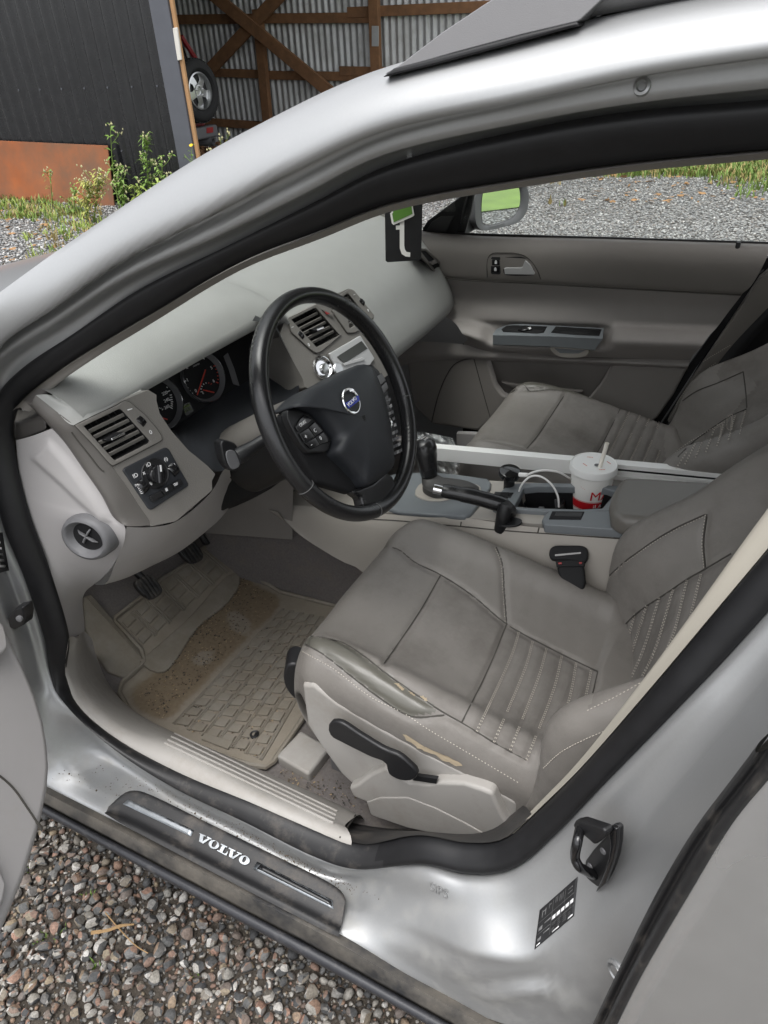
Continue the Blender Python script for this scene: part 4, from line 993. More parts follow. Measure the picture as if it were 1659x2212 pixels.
# dark knee panel below the column
kn = [[V((-.62,-.44,.80)), V((-.66,-.33,.83)), V((-.66,-.22,.84)), V((-.66,-.12,.82))], [V((-.70,-.44,.70)), V((-.66,-.33,.71)), V((-.65,-.22,.70)), V((-.66,-.12,.68))], [V((-.80,-.44,.64)), V((-.78,-.33,.62)), V((-.76,-.22,.60)), V((-.76,-.12,.58))]]
loft('knee_panel', kn, 'black_matt', car, nu=16, nv=12)
loft('stack_side', [[V((-.66,-.12,.93)), V((-.66,-.12,.80)), V((-.70,-.125,.60)), V((-.72,-.13,.45))], [V((-.80,-.13,.95)), V((-.85,-.13,.80)), V((-.92,-.13,.6)), V((-1.0,-.14,.4))]], 'door_card', car, nu=10)
mesh('bulkhead', [(-1.13,-.70,.20),(-1.13,.72,.20),(-1.16,.72,1.0),(-1.16,-.70,1.0)], [(0,1,2,3)], 'carpet', car)

# ================================================================== centre console
eA, eB = U(865, 1107, y=-.105), U(1430, 1150, y=-.105)
FK = Frame(eA, eB-eA, V((0,1,0)))     # n points up
con = part('centre_console', car)
K = lambda pts, lift=0: [FK.px(x, y, lift) for x, y in z3(*pts)]
# beige side and top shell
top_e = [FK.px(x, y, 0) for x, y in [(560,1085),(720,1098)]+z3((0,545),(200,560),(375,560),(600,592),(840,620),(1100,640),(1480,648),(1659,650))]
low_e = [U(x, y, y=-.135) for x, y in g(5, (1200,0),(1230,40),(1310,110),(1420,180),(1480,215),(1550,245))]+[V((-.42,-.14,.33)), V((-.2,-.14,.31)), V((.1,-.14,.31)), V((.3,-.14,.31))]
tE = spline(top_e, 40); lE = spline(low_e, 40)
seam = [a.lerp(b, .10)+V((0,-.006,0)) for a, b in zip(tE, lE)]
grid('side_panel', [spline([a, a.lerp(b, .06)+V((0,-.008,0)), a.lerp(b, .3)+V((0,-.01,0)), b], 14) for a, b in zip(tE, lE)], 'trim_mid', con, angle=180)
s1 = [FK.px(x, y, .0)+V((0,-.0035,-.018)) for x, y in z3((-300,540),(0,562),(375,600),(840,642),(1480,690))]
BC = bvh([o for o in con.children if o.name.startswith('side_panel')][0])
for pts in (((-160,570),(0,578),(200,598),(375,612),(600,635),(840,652),(1100,670),(1420,692)),((375,556),(380,585),(376,612)),((845,590),(838,620),(830,652))):
    P = hits(BC, z3(*pts), .0002)
    if len(P) > 1: tube('seam', spline(P, 20), .0013, 'groove', con, n=5)
# top deck
_ti = [FK.pxuv(x, y) for x, y in z3((690,495),(745,385),(830,376),(1230,388),(1290,410),(1210,505),(735,500))]
_a0, _a1 = min(u for u, v_ in _ti)+.004, max(u for u, v_ in _ti)-.004; _b0, _b1 = min(v_ for u, v_ in _ti)+.004, max(v_ for u, v_ in _ti)-.004
_bf = FK.pxuv(*z3((800,350))[0])[1]
for (u0, u1, v0, v1) in ((-.32,_a0,0,_bf),(_a1,.62,0,_bf),(_a0,_a1,0,_b0),(_a0,_a1,_b1,_bf)):
    slab('deck', FK, u0, u1, v0, v1, -.03, -.002, 'trim_mid', con)
prism('shift_plate', K(((-120,470),(-60,505),(10,524),(200,540),(398,552),(432,538),(500,455),(548,385),(553,352),(535,332),(340,302),(180,290),(0,300),(-120,330)), .006), FK.n*-.012, 'bluegrey', con, bevel=.004, seg=3)
prism('shift_plate_skirt', K(((-120,476),(10,530),(398,558),(436,545),(556,360),(535,328),(180,286),(-120,325)), .001), FK.n*-.012, 'black', con, bevel=.002)
# gear lever: oval seat, leather boot, knob
gl = part('gear_lever', car)
seat_o = spline2(z3((105,420),(125,370),(180,340),(300,345),(430,355),(490,372),(495,400),(450,425),(350,440),(240,458),(160,450)), 40, True)
prism('boot_seat', [FK.px(x, y, .010) for x, y in seat_o], FK.n*-.006, 'trim_mid', gl, bevel=.003)
kt = U(*z3((158,115))[0], y=.012); kb = U(*z3((190,305))[0], y=-.004)
b_o = [FK.px(x, y, .011) for x, y in spline2(z3((150,405),(200,440),(260,447),(340,430),(420,415),(485,400),(485,378),(400,352),(300,345),(210,350),(165,370)), 36, True)]
b_m = [FK.px(x, y, .028) for x, y in spline2(z3((150,375),(185,405),(240,405),(300,390),(360,385),(400,372),(395,355),(330,335),(250,325),(190,325),(155,345)), 36, True)]
b_u = [kb+(FK.ex*math.cos(t)+FK.ey*math.sin(t))*.017+V((0,0,-.004)) for t in np.linspace(-math.pi, math.pi, 36, endpoint=False)]
def align(ref, ring):
    best = min(range(36), key=lambda s: sum((ref[i]-ring[(i+s) % 36]).length for i in range(36))); r2 = ring[::-1]
    b2 = min(range(36), key=lambda s: sum((ref[i]-r2[(i+s) % 36]).length for i in range(36)))
    A = [ring[(i+best) % 36] for i in range(36)]; B_ = [r2[(i+b2) % 36] for i in range(36)]
    return A if sum((x-y).length for x, y in zip(ref, A)) < sum((x-y).length for x, y in zip(ref, B_)) else B_
bm2 = align(b_o, b_m); bu2 = align(bm2, b_u)
grid('boot', [list(r) for r in zip(*[b_o, [a.lerp(b, .5)+V((0,0,.006)) for a, b in zip(b_o, bm2)], bm2, [a.lerp(b, .55)+V((0,0,-.008)) for a, b in zip(bm2, bu2)], bu2])], 'boot', gl, cu=True, sub=2, angle=180)
kax = (kt-kb).normalized(); L = (kt-kb).length
lathe('knob', [(.0165,-.006),(.0185,.0),(.0205,L*.25),(.0245,L*.55),(.0265,L*.8),(.0245,L*.95),(.018,L*1.05),(.009,L*1.09),(0,L*1.10)], kb, kax, 'leather_black', gl, seg=32, angle=180)
FKN = Frame(kt+kax*.012+V((.006,-.010,.001)), V((.2,1,0)), V((-1,.2,.35)))
for t, a, b in (('R', -.008, .007), ('1 3 5', .003, .007), ('2 4 R', .003, -.005)): word('lettering', t, FKN, a, b, .006, 'white_ink', gl, c=.001)
slab('shift_gate', FKN, -.007, .010, .0008, .0016, .0008, .0012, 'white_ink', gl)
# handbrake
hb = part('handbrake', car)
h0 = U(*z3((268,402))[0], y=-.115); h1 = U(*z3((640,490))[0], y=-.085)
hp_ = spline([h0, h0.lerp(h1, .5)+V((0,0,.003)), h1], 16)
tube('grip', hp_, [.0125]+[.0145]*4+[.016]*6+[.0165]*4+[.015], 'leather_black', hb, n=16)
tube('release_button', [h0+(h0-h1).normalized()*.018, h0+(h0-h1).normalized()*.001], .0100, 'chrome', hb, n=16)
fb = FK.px(*z3((650,590))[0], .0)
tube('lever_arm', spline([h1+V((-.012,0,.004)), h1+V((.006,0,-.012)), fb+V((-.006,.0,.03)), fb+V((-.012,0,-.02))], 12), [.015,.0165,.017,.0165,.016,.0155,.015,.0145,.014,.014,.014,.014], 'black', hb, n=14)
prism('lever_slot', [FK.px(x, y, .0035) for x, y in spline2(z3((592,585),(620,565),(690,557),(738,575),(725,598),(650,610),(600,603)), 30, True)], FK.n*-.004, 'black', hb, bevel=.001)
# cup holder tray
tray = part('cup_holder', car)
to = z3((560,500),(600,420),(655,362),(800,355),(1010,358),(1300,372),(1360,400),(1250,520),(1100,525),(870,522),(680,510),(620,520))
ti = z3((690,495),(720,440),(745,385),(830,376),(1010,378),(1230,388),(1290,410),(1210,505),(1080,512),(880,506),(780,502),(735,500))
ringplate('tray_rim', [FK.px(x, y, .008) for x, y in to], [FK.px(x, y, .007) for x, y in ti], FK.n*-.016, 'bluegrey', tray, bevel=.0025)
tin = [FK.px(x, y, .004) for x, y in ti]; tb = [p+FK.n*-.085 for p in tin]
grid('tray_wall', [[a, b] for a, b in zip(tin, tb)], 'black', tray, cu=True); prism('tray_floor', tb, FK.n*-.004, 'black', tray)
ch = FK.px(*z3((850,500))[0], -.03)
lathe('cup_ring', [(.043,-.05),(.043,.002),(.041,.004),(.038,.002),(.037,-.05)], ch+FK.ey*.02, FK.n, 'black', tray, seg=40, cap=False)
for k in range(3):
    d = FK.ex*math.cos(k*2.1+.6)+FK.ey*math.sin(k*2.1+.6); c_ = ch+FK.ey*.02+d*.030-FK.n*.004; f_ = Frame(c_, d, FK.n); slab('cup_tab', f_, -.008, .008, -.014, .008, -.006, .006, 'grey_plastic', tray, bevel=.002)
slab('coin_slot', Frame(FK.px(*z3((628,428))[0], .0085), FK.ex, FK.ey), -.022, .018, -.008, .012, -.006, .0005, 'black', tray, bevel=.001)
prism('slot_surround', K(((598,445),(612,412),(662,410),(655,440)), .010), FK.n*-.003, 'black_matt', tray, bevel=.001)
# rail with the long slot and the armrest
cr_o = z3((853,575),(868,545),(900,520),(1110,520),(1245,520),(1420,560),(1600,590),(1600,640),(1480,640),(865,600))
prism('slot_rail', [FK.px(x, y, .012) for x, y in cr_o], FK.n*-.02, 'bluegrey', con, bevel=.003)
prism('slot_hole', K(((895,568),(915,522),(1105,524),(1085,570)), .0135), FK.n*-.003, 'black_matt', con, bevel=.001)
prism('slot_lip', K(((928,548),(938,528),(1095,530),(1088,552)), .0145), FK.n*-.002, 'black', con, bevel=.001)
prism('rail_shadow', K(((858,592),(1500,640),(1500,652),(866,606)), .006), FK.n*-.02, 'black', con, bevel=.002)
FA_ = Frame(FK.o+FK.n*.045, FK.ex, FK.ey)
ao = [FA_.px(x, y, .0) for x, y in z3((1248,470),(1262,410),(1300,345),(1335,312),(1500,318),(1900,345),(1900,560),(1560,585),(1300,560),(1255,530))]
prism('armrest', ao, FK.n*-.042, 'seat_leather', con, bevel=.016, seg=5)
# ================================================================== seats
def seat_cushion(name, parent, yc, mirror, seams, zones, sm):
    ysec = [(-.205,-.19),(-.232,-.12),(-.236,-.06),(-.230,-.010),(-.208,.020),(-.180,.027),(-.142,.004),(-.08,-.014),(0,-.017)]
    ysec = ysec+[(-a, b) for a, b in ysec[-2::-1]]
    ys_ = spline([(a, b, 0) for a, b in ysec], 150)
    xsec = spline([(-.405,-.17,0),(-.435,-.12,0),(-.446,-.06,0),(-.437,-.018,0),(-.41,.004,0),(-.36,.010,0),(-.28,.004,0),(-.19,-.014,0),(-.10,-.034,0),(-.02,-.052,0),(.06,-.066,0),(.10,-.08,0)], 150)
    rows = []
    for i, q in enumerate(xsec):
        fr_ = sstep(-.452, -.36, q.x) if q.y > -.06 else 0
        ww_ = .90+.10*fr_; hh = .45+.55*fr_
        r = []
        for p in ys_:
            dz = p.y if p.y < -.02 and i > 40 else p.y*hh
            side = max(0, min(1, (-p.y-.02)/.15))
            zz = .588+q.y*(1-side*.5)+p.y*hh*(1 if p.y > -.03 else 1)
            if q.y < -.06: zz = .588+q.y+p.y*.15
            r.append(V((q.x+.02*(1-fr_)*(p.x/.236)**2*1.4, yc+(-1 if mirror else 1)*p.x*ww_, zz)))
        rows.append(r)
    return grid(name, rows, sm, parent, angle=180)
def crumple(o, amp=.0011, seed=1, scale=(38, 31, 44)):
    """slight unevenness of a used cover"""
    me = o.data; n = len(me.vertices); co = np.empty(n*3); me.vertices.foreach_get('co', co); co = co.reshape(-1, 3); no = np.empty(n*3); me.vertices.foreach_get('normal', no); no = no.reshape(-1, 3); r = np.random.RandomState(seed); d = np.zeros(n)
    for k in range(14):
        w = r.normal(0, 1, 3)*np.array(scale)*r.uniform(.5, 2.6); d += np.sin(co@w+r.uniform(0, 6.28))/(1+.25*k)
    co += no*(amp*d/2.2)[:, None]; me.vertices.foreach_set('co', co.ravel()); me.update()
def groove(o, lines, width=.0045, depth=.005):
    """press seams into a cover: lines are polylines on it"""
    me = o.data; n = len(me.vertices); co = np.empty(n*3); me.vertices.foreach_get('co', co); co = co.reshape(-1, 3)
    no = np.empty(n*3); me.vertices.foreach_get('normal', no); no = no.reshape(-1, 3); dm = np.full(n, 9.)
    for ln in lines:
        P = np.array([tuple(p) for p in spline(ln, max(8, int(sum((b-a).length for a, b in zip(ln, ln[1:]))/.006)))])
        for a, b in zip(P, P[1:]):
            ab = b-a; t = np.clip(((co-a)@ab)/max(ab@ab, 1e-12), 0, 1); d = np.linalg.norm(co-(a+t[:, None]*ab), axis=1); dm = np.minimum(dm, d)
    if lines: co -= no*(depth*np.exp(-(dm/width)**2))[:, None]
    me.vertices.foreach_set('co', co.ravel()); me.update()
def zone(o, polys):
    """cover pieces of another hide or cloth"""
    me = o.data
    for k, (poly, m_) in enumerate(polys):
        me.materials.append(M[m_])
        for p in me.polygons:
            c = p.center
            if p.normal.dot(CAM-c) > -.2:
                x, y = topix(c)
                if inpoly(x, y, poly): p.material_index = k+1
def offset_line(pts, d): 
    out = []
    for i, (x, y) in enumerate(pts):
        a = pts[max(0, i-1)]; b = pts[min(len(pts)-1, i+1)]; L = math.hypot(b[0]-a[0], b[1]-a[1]); out.append((x-(b[1]-a[1])/L*d, y+(b[0]-a[0])/L*d))
    return out
ds = part('driver_seat', car)
cu_ = seat_cushion('cushion', ds, -.365, False, None, None, 'seat')
Bc = bvh(cu_)
SEAMS = [  # photo lines: panel seams of the driver's cushion
 g(6, (0,150),(60,160),(130,215),(245,272),(380,360),(530,485),(700,580),(830,645),(925,690)),        # inner side seam
 g(6, (485,152),(510,220),(520,350),(530,485)),                                                           # bolster cross seam
 g(6, (245,272),(160,420),(60,570),(0,655)),                                                               # cross seam in front
 g(6, (530,485),(450,680),(335,910)),                                                                       # second cross seam
 [(672,1374),(735,1386),(785,1416)]+g(6, (0,690),(120,775),(240,855),(335,910),(400,950),(475,995),(615,1072)),                               # outer side seam
 g(6, (925,690),(890,820),(860,870)),
 [(660,1392),(700,1415),(760,1462),(830,1515),(890,1548),(960,1545)],                                       # front outer seam
]
L3 = [hits(Bc, s) for s in SEAMS]; L3 = [l for l in L3 if len(l) > 1]
crumple(cu_, .0005, 3)
groove(cu_, L3, .005, .0065)
zone(cu_, [([(660,1376),(672,1374),(735,1386),(785,1416)]+g(6, (0,690),(120,775),(240,855))+[(948,1535),(890,1548),(830,1515),(760,1462),(700,1415),(656,1392)], 'seat_leather_worn'),
           (g(6, (245,272),(530,485),(925,690),(860,900),(615,1072),(335,910),(0,690),(0,655)), 'seat_insert'), ])
Bc = bvh(cu_)
RIBS = [((582,520),(555,610),(400,950)),((642,560),(615,660),(475,995)),((702,590),(672,700),(545,1030)),((768,622),(735,760),(615,1072)),((830,652),(805,790),(755,935)),((895,685),(875,780),(858,880))]
sl_ = []; gl_ = []
for r in RIBS:
    pts = spline2(g(6, *r), 14)
    for d in (-1.6, 1.6): sl_.append(hits_stop(Bc, offset_line(pts, d), .0006, .06))
    gl_.append(hits(Bc, pts))
groove(cu_, [l for l in gl_ if len(l) > 2], .004, .004)
for s, d in ((SEAMS[1], 3.5),): sl_.append(hits(Bc, offset_line(spline2(s, 16), d), .0006))
sl_.append(hits(Bc, spline2([(655,1408),(720,1445),(800,1505),(870,1540),(930,1578),(1010,1625),(1120,1690)], 40), .0008))
stitches('stitching', [l for l in sl_ if len(l) > 3], 'thread', ds)
vs = []
for s in SEAMS:
    P = hits(bvh(cu_), spline2(s, 30), .0)
    if len(P) > 3: tube('seam_line', spline(P, 40), .0014, 'groove', ds, n=5)
# worn-through patches showing the backing
for pts in (((1580//1,0),), ):
    pass
for k, pts in enumerate((g(6, (82,958),(98,962),(118,978),(150,1006),(190,1018),(225,1036),(262,1046),(300,1068),(345,1092),(322,1098),(290,1082),(262,1075),(240,1055),(205,1044),(170,1030),(150,1020),(120,996),(96,980)), [(854,1476),(863,1480),(872,1490),(868,1492),(860,1484)], [(908,1503),(918,1506),(924,1514),(915,1511)], [(882,1492),(893,1498),(898,1504),(888,1500)])):
    P = hits(bvh(cu_), [(x+random.gauss(0, 1.3), y+random.gauss(0, .9)) for x, y in spline2(pts, 40, True)], .0009)
    if len(P) > 5:
        c_ = sum(P, V())/len(P); mesh('worn_patch', P+[c_], [(i, (i+1) % len(P), len(P)) for i in range(len(P))], 'backing', ds)
# backrest
def backrest(name, parent, yc, mirror, sm):
    sec = [(-.20,-.02),(-.245,.0),(-.256,.035),(-.245,.070),(-.215,.078),(-.18,.055),(-.14,.022),(-.07,.004),(0,0)]
    sec = sec+[(-a, b) for a, b in sec[-2::-1]]; ss = spline([(a, b, 0) for a, b in sec], 130)
    up = V((.42,0,.9075)); fw = V((-.9075,0,.42)); rows = []
    for i in range(110):
        t = i/109; h = -.06+.62*t
        bulge = .03*math.exp(-((h-.16)/.11)**2)-.02*sstep(.3, .6, h)
        w_ = 1.0-.16*sstep(.32, .56, h)-.25*sstep(.5, .6, h); top = sstep(.50, .56, h)
        bb = 1-.35*sstep(.3, .55, h)+.45*math.exp(-((h-.10)/.10)**2)
        r = []
        for p in ss: r.append(V((.085,yc,.505))+up*h+fw*(p.y*bb*(1-top*.8)+bulge-top*.03)+V((0,(-1 if mirror else 1)*p.x*w_,0)))
        rows.append(r)
    return grid(name, rows, sm, parent, angle=180)
bk = backrest('backrest', ds, -.365, False, 'seat')
crumple(bk, .0005, 8)
Bb = bvh(bk)
BS = [g(6, (950,600),(1000,535),(1090,440),(1230,345),(1310,290),(1390,245),(1500,180)),
      g(6, (895,440),(925,340),(1000,250),(1130,150),(1250,75),(1390,10)),
      g(6, (1395,10),(1380,130),(1388,242))]
groove(bk, [l for l in (hits(Bb, s) for s in BS) if len(l) > 1], .005, .005)
zone(bk, [(g(6, (930,690),(960,595),(1090,440),(1230,345),(1390,245),(1700,60),(1700,600),(1100,740),(880,860)), 'seat_insert')])
Bb = bvh(bk); sl_ = []; gl_ = []
for r in (((1000,540),(950,690),(915,845)),((1040,490),(975,700),(930,830)),((1085,440),(1010,690),(950,815)),((1135,405),(1060,640),(1000,790)),((1190,370),(1120,600),(1045,765)),((1250,335),(1170,600),(1105,735)),((1310,295),(1240,560),(1180,660)),((1370,270),(1300,520),(1265,560))):
    pts = spline2(g(6, *r), 16)
    for d in (-1.5, 1.5): sl_.append(hits_stop(Bb, offset_line(pts, d), .0006, .03))
    gl_.append(hits_stop(Bb, pts, 0, .03))
groove(bk, [l for l in gl_ if len(l) > 2], .004, .004)
sl_.append(hits(Bb, offset_line(spline2(BS[1], 20), 3), .0006)); sl_.append(hits(Bb, offset_line(spline2(BS[2], 20), 3), .0006))
sl_.append(hits(Bb, spline2(g(6, (690,1106),(760,1040),(860,985),(965,940)), 20), .0008)); sl_.append(hits(Bb, spline2(g(6, (880,858),(1000,800),(1110,740)), 20), .0008))
stitches('stitching', [l for l in sl_ if len(l) > 3], 'thread', ds)
for s in BS:
    P = hits(Bb, spline2(s, 30), .0)
    if len(P) > 3: tube('seam_line', spline(P, 40), .0014, 'groove', ds, n=5)
# head restraint (out of the frame, above)
lathe('head_restraint', [(.0,-.09),(.07,-.085),(.12,-.05),(.13,0),(.12,.05),(.07,.085),(0,.09)], V((.36,-.365,1.13)), V((.42,0,.91)), 'seat', ds, seg=24, angle=180)
# plastic seat base with recliner lever, height lever and rail
FB_ = Frame(V((-.377,-.602,.564)), V((1,0,0)), V((0,0,1)))      # outer side plane, faces the sill
def bp(pts, lift=0): return [FB_.px(x, y, lift) for x, y in pts]
base = part('seat_base', car)
shield = [(650,1478),(675,1478),(730,1520),(830,1578),(930,1632),(1040,1688),(1120,1735),(1120,1800),(1080,1790),(1000,1760),(880,1720),(770,1705),(735,1672),(690,1610),(662,1565)]
prism('side_shield', bp(shield), V((0,.05,0)), 'trim_sill', base, bevel=.008, seg=3)
shoe = [(752,1702),(772,1694),(800,1672),(832,1658),(850,1672),(885,1692),(925,1694),(945,1690),(1000,1692),(1042,1706),(1064,1715),(1085,1762),(1105,1790),(1122,1800),(1075,1815),(980,1800),(900,1780),(800,1738),(762,1722)]
prism('hinge_cover', bp(shoe, .016), V((0,.04,0)), 'trim_sill', base, bevel=.007, seg=3)
prism('hinge_recess', bp([(790,1732),(820,1722),(880,1722),(940,1745),(1000,1775),(1060,1808),(980,1812),(880,1790),(800,1762)], .0175), V((0,.03,0)), 'trim_sill', base, bevel=.004)
lv = spline2([(708,1578),(712,1562),(730,1560),(780,1590),(830,1620),(860,1632),(885,1652),(902,1672),(895,1684),(870,1688),(838,1672),(832,1650),(800,1636),(740,1606),(715,1592)], 46, True)
prism('recliner_lever', [FB_.px(x, y, .034) for x, y in lv], V((0,.010,0)), 'black', base, bevel=.004, seg=3)
prism('lever_slot', bp([(890,1686),(900,1676),(945,1682),(942,1694)], .0175), V((0,.006,0)), 'black', base, bevel=.001)
hl_ = U(632, 1480, y=-.56)
FH = Frame(hl_, V((1,.5,0)), V((0,.0,1)))
prism('height_knob', [FH.px(x, y) for x, y in spline2([(612,1470),(618,1440),(632,1434),(650,1440),(658,1470),(655,1500),(640,1512),(622,1496)], 30, True)], V((-.02,.04,0)), 'black', base, bevel=.006, seg=3)
# rail and front foot on the carpet
rl = [U(x, y, z=.285) for x, y in ((602,1655),(655,1590),(700,1612),(712,1690),(645,1652))]
prism('rail_cover', [V((p.x, p.y, .262)) for p in (U(598,1640,z=.28), U(650,1585,z=.28), U(715,1622,z=.28), U(668,1682,z=.28))], V((0,0,.030)), 'trim_sill', base, bevel=.006)
mesh('rail', [(-.40,-.53,.262),(.2,-.53,.262),(.2,-.49,.262),(-.40,-.49,.262),(-.40,-.53,.295),(.2,-.53,.295),(.2,-.49,.295),(-.40,-.49,.295)], [(0,1,2,3),(4,7,6,5),(0,4,5,1),(1,5,6,2),(2,6,7,3),(3,7,4,0)], 'grey_plastic', base, bevel=.003)
mesh('rail', [(-.55,-.25,.262),(.2,-.25,.262),(.2,-.21,.262),(-.55,-.21,.262),(-.55,-.25,.295),(.2,-.25,.295),(.2,-.21,.295),(-.55,-.21,.295)], [(0,1,2,3),(4,7,6,5),(0,4,5,1),(1,5,6,2),(2,6,7,3),(3,7,4,0)], 'grey_plastic', base, bevel=.003)
mesh('seat_pan', [(-.36,-.56,.42),(.1,-.56,.36),(.1,-.18,.36),(-.36,-.18,.42),(-.36,-.56,.30),(.1,-.56,.30),(.1,-.18,.30),(-.36,-.18,.30)], [(0,1,2,3),(4,7,6,5),(0,4,5,1),(1,5,6,2),(2,6,7,3),(3,7,4,0)], 'black_matt', base, bevel=.02)
# belt buckle
bb = part('belt_buckle', car)
FBk = Frame(U(1228, 1196, y=-.15), V((1,.1,0)), V((-.08,.70,.71)))
prism('head', [FBk.px(x, y, .0) for x, y in spline2(g(6, (715,165),(730,148),(790,144),(870,150),(882,170),(878,205),(865,218),(790,208),(725,205),(714,190)), 40, True)], FBk.n*-.02, 'black_matt', bb, bevel=.004, seg=3)
prism('slot', [FBk.px(x, y, .0012) for x, y in g(6, (738,183),(850,173),(851,180),(739,191))], FBk.n*-.002, 'black_gloss', bb)
for q in (((752,218),(768,216),(769,225),(754,227)),((842,216),(855,215),(855,224),(843,225))):
    prism('release', [FBk.px(x, y, .001) for x, y in g(6, *q)], FBk.n*-.006, 'red_plastic', bb, bevel=.001)
prism('neck', [FBk.px(x, y, -.001) for x, y in g(6, (740,208),(866,206),(866,236),(745,238))], FBk.n*-.012, 'black_matt', bb, bevel=.002)
prism('stem', [FBk.px(x, y, -.004) for x, y in g(6, (745,235),(765,225),(840,225),(865,232),(872,300),(858,375),(830,390),(795,350),(770,320))], FBk.n*-.022, 'black_matt', bb, bevel=.006, seg=3)
tube('strap', [FBk.px(*g(6,(835,372))[0], -.014), FBk.px(*g(6,(858,440))[0], -.02)], .014, 'black_matt', bb, n=10)
# passenger seat: the same pattern, mirrored
ps = part('passenger_seat', car)
def mirror_me(o, name):
    me = o.data.copy(); co = np.empty(len(me.vertices)*3); me.vertices.foreach_get('co', co); co = co.reshape(-1, 3); co[:, 1] = .005-co[:, 1]
    if co[:, 2].mean() > .62:                 # the passenger's backrest is reclined further
        a_ = RAD(11); dx, dz = co[:, 0]-.10, co[:, 2]-.50; co[:, 0], co[:, 2] = .10+dx*math.cos(a_)+dz*math.sin(a_), .50-dx*math.sin(a_)+dz*math.cos(a_)
    me.vertices.foreach_set('co', co.ravel()); me.flip_normals(); me.update()
    p = bpy.data.objects.new(name, me); COL.objects.link(p); p.parent = ps
for ch in list(ds.children):
    k_ = ch.name.split('.')[0]
    if k_ in ('stitching', 'seam_line') and np.mean([v.co.z for v in ch.data.vertices]) > .62: continue
    if k_ in ('cushion', 'backrest', 'head_restraint', 'stitching', 'seam_line'): mirror_me(ch, k_)
pbk = [o for o in ps.children if o.name.startswith('backrest')][0]
Bpb = bvh(pbk); tl_ = g(4, (1270,868),(1340,800),(1420,742),(1500,690),(1565,662)); ol_ = g(4, (1192,745),(1250,665),(1340,590),(1450,545),(1552,500)); dl_ = g(4, (1552,500),(1562,580),(1568,655))
for s in (tl_, ol_, dl_):
    P = hits(Bpb, spline2(s, 24), .0002)
    if len(P) > 3: tube('seam_line', spline(P, 30), .0014, 'groove', ps, n=5)
sl_ = []; gl_ = []
for a, b in (((1308,848),(1262,918)),((1345,812),(1300,900)),((1385,780),(1345,872)),((1428,748),(1390,848)),((1472,718),(1438,822)),((1518,690),(1488,795)),((1562,668),(1535,770))):
    pts = spline2(g(4, a, b), 8); gl_.append(hits(Bpb, pts))
    for d in (-.9, .9): sl_.append(hits(Bpb, offset_line(pts, d), .0006))
groove(pbk, [l for l in gl_ if len(l) > 2], .005, .004)
stitches('stitching', [l for l in sl_ if len(l) > 3], 'thread', ps)
# ================================================================== passenger door, seen across the cabin
pd = part('passenger_door', car)
def cv(pts, y): return [U(px, py, y=y) for px, py in pts]
def cvy(pts): return [U(px, py, y=yy) for px, py, yy in pts]
r4 = lambda *p: g(4, *p)
upper = [cv([(880,495),(1000,507),(1320,516),(1668,527)], .705),
         cv([(880,503),(1000,514),(1320,524),(1664,535)], .672),
         cv([(880,530),(1000,541),(1320,553),(1652,566)], .652),
         cv([(900,575),(1000,590),(1320,600),(1622,618)], .655),
         cv([(930,592),(1000,602),(1160,610),(1604,634)], .664),
         cv([(935,598),(1000,606),(1160,615),(1600,640)], .684),
         cv([(940,640),(1010,645),(1160,650),(1575,672)], .688),
         cv([(960,680),(1020,688),(1160,694),(1548,708)], .672),
         cvy([(985,700,.640),(1035,710,.650),(1058,703,.676),(1180,704,.678),(1312,708,.676),(1335,716,.648),(1530,727,.640)]),
         cvy([(1000,722,.622),(1040,733,.628),(1060,722,.665),(1190,727,.668),(1306,737,.665),(1328,738,.626),(1518,745,.622)]),
         cv([(1010,732),(1045,746),(1190,750),(1498,766)], .640),
         cv([(1000,742),(1045,760),(1190,768),(1490,780)], .664)]
up_o = loft('upper_panel', upper[:6], 'door_card', pd, nu=50, nv=40, angle=180)
ins = loft('insert', upper[5:], 'door_insert', pd, nu=50, nv=40, angle=180)
FP = Frame(V((-.4,.664,.6)), V((1,0,0)), V((0,0,1)))
band = loft('lower_band', [cv([(860,735),(985,742),(1190,768),(1490,778)], .662), cv([(860,765),(985,768),(1190,776),(1487,790)], .650), cv([(860,790),(985,778),(1190,785),(1484,798)], .668)], 'door_insert', pd, nu=40, nv=10, angle=180)
lowp = r4((95,430),(250,436),(440,441),(455,480),(480,560),(510,600),(580,630),(760,652),(820,664),(870,632),(930,560),(985,466),(1312,482),(1250,600),(1180,700),(1120,745),(1000,770),(700,768),(400,757),(210,728),(130,655),(110,560))
prism('lower_panel', [FP.px(x, y) for x, y in lowp], V((0,.03,0)), 'door_card', pd, bevel=.008, seg=3)
prism('pocket_back', cv(r4((400,430),(1010,455),(900,700),(420,660)), .725), V((0,.004,0)), 'door_card', pd)
prism('pocket_rib', cv(r4((500,545),(600,560),(860,585),(840,600),(560,575)), .712), V((0,.02,0)), 'door_card', pd, bevel=.004)
spk = [FP.px(x, y, .0025) for x, y in r4((205,718),(235,600),(268,520),(300,472),(340,450),(388,442),(420,560),(460,702),(405,748))]
prism('speaker_grille', spk, V((0,.01,0)), 'trim_mid' if False else 'door_card', pd, bevel=.003)
tube('panel_seam', [FP.px(x, y, .003) for x, y in spline2(r4((205,718),(235,600),(268,520),(300,472),(340,450),(388,442)), 24)], .0016, 'groove', pd, n=5)
tube('panel_seam', [FP.px(x, y, .003) for x, y in spline2(r4((388,442),(420,560),(460,702)), 14)], .0012, 'groove', pd, n=5)
tube('panel_seam', [U(x, y, y=.661) for x, y in spline2([(935,596),(1000,605),(1160,613),(1600,637)], 30)], .0016, 'groove', pd, n=5)
tube('panel_seam', [p+V((0,-.001,-.001)) for p in spline(upper[11], 30)], .0016, 'groove', pd, n=5)
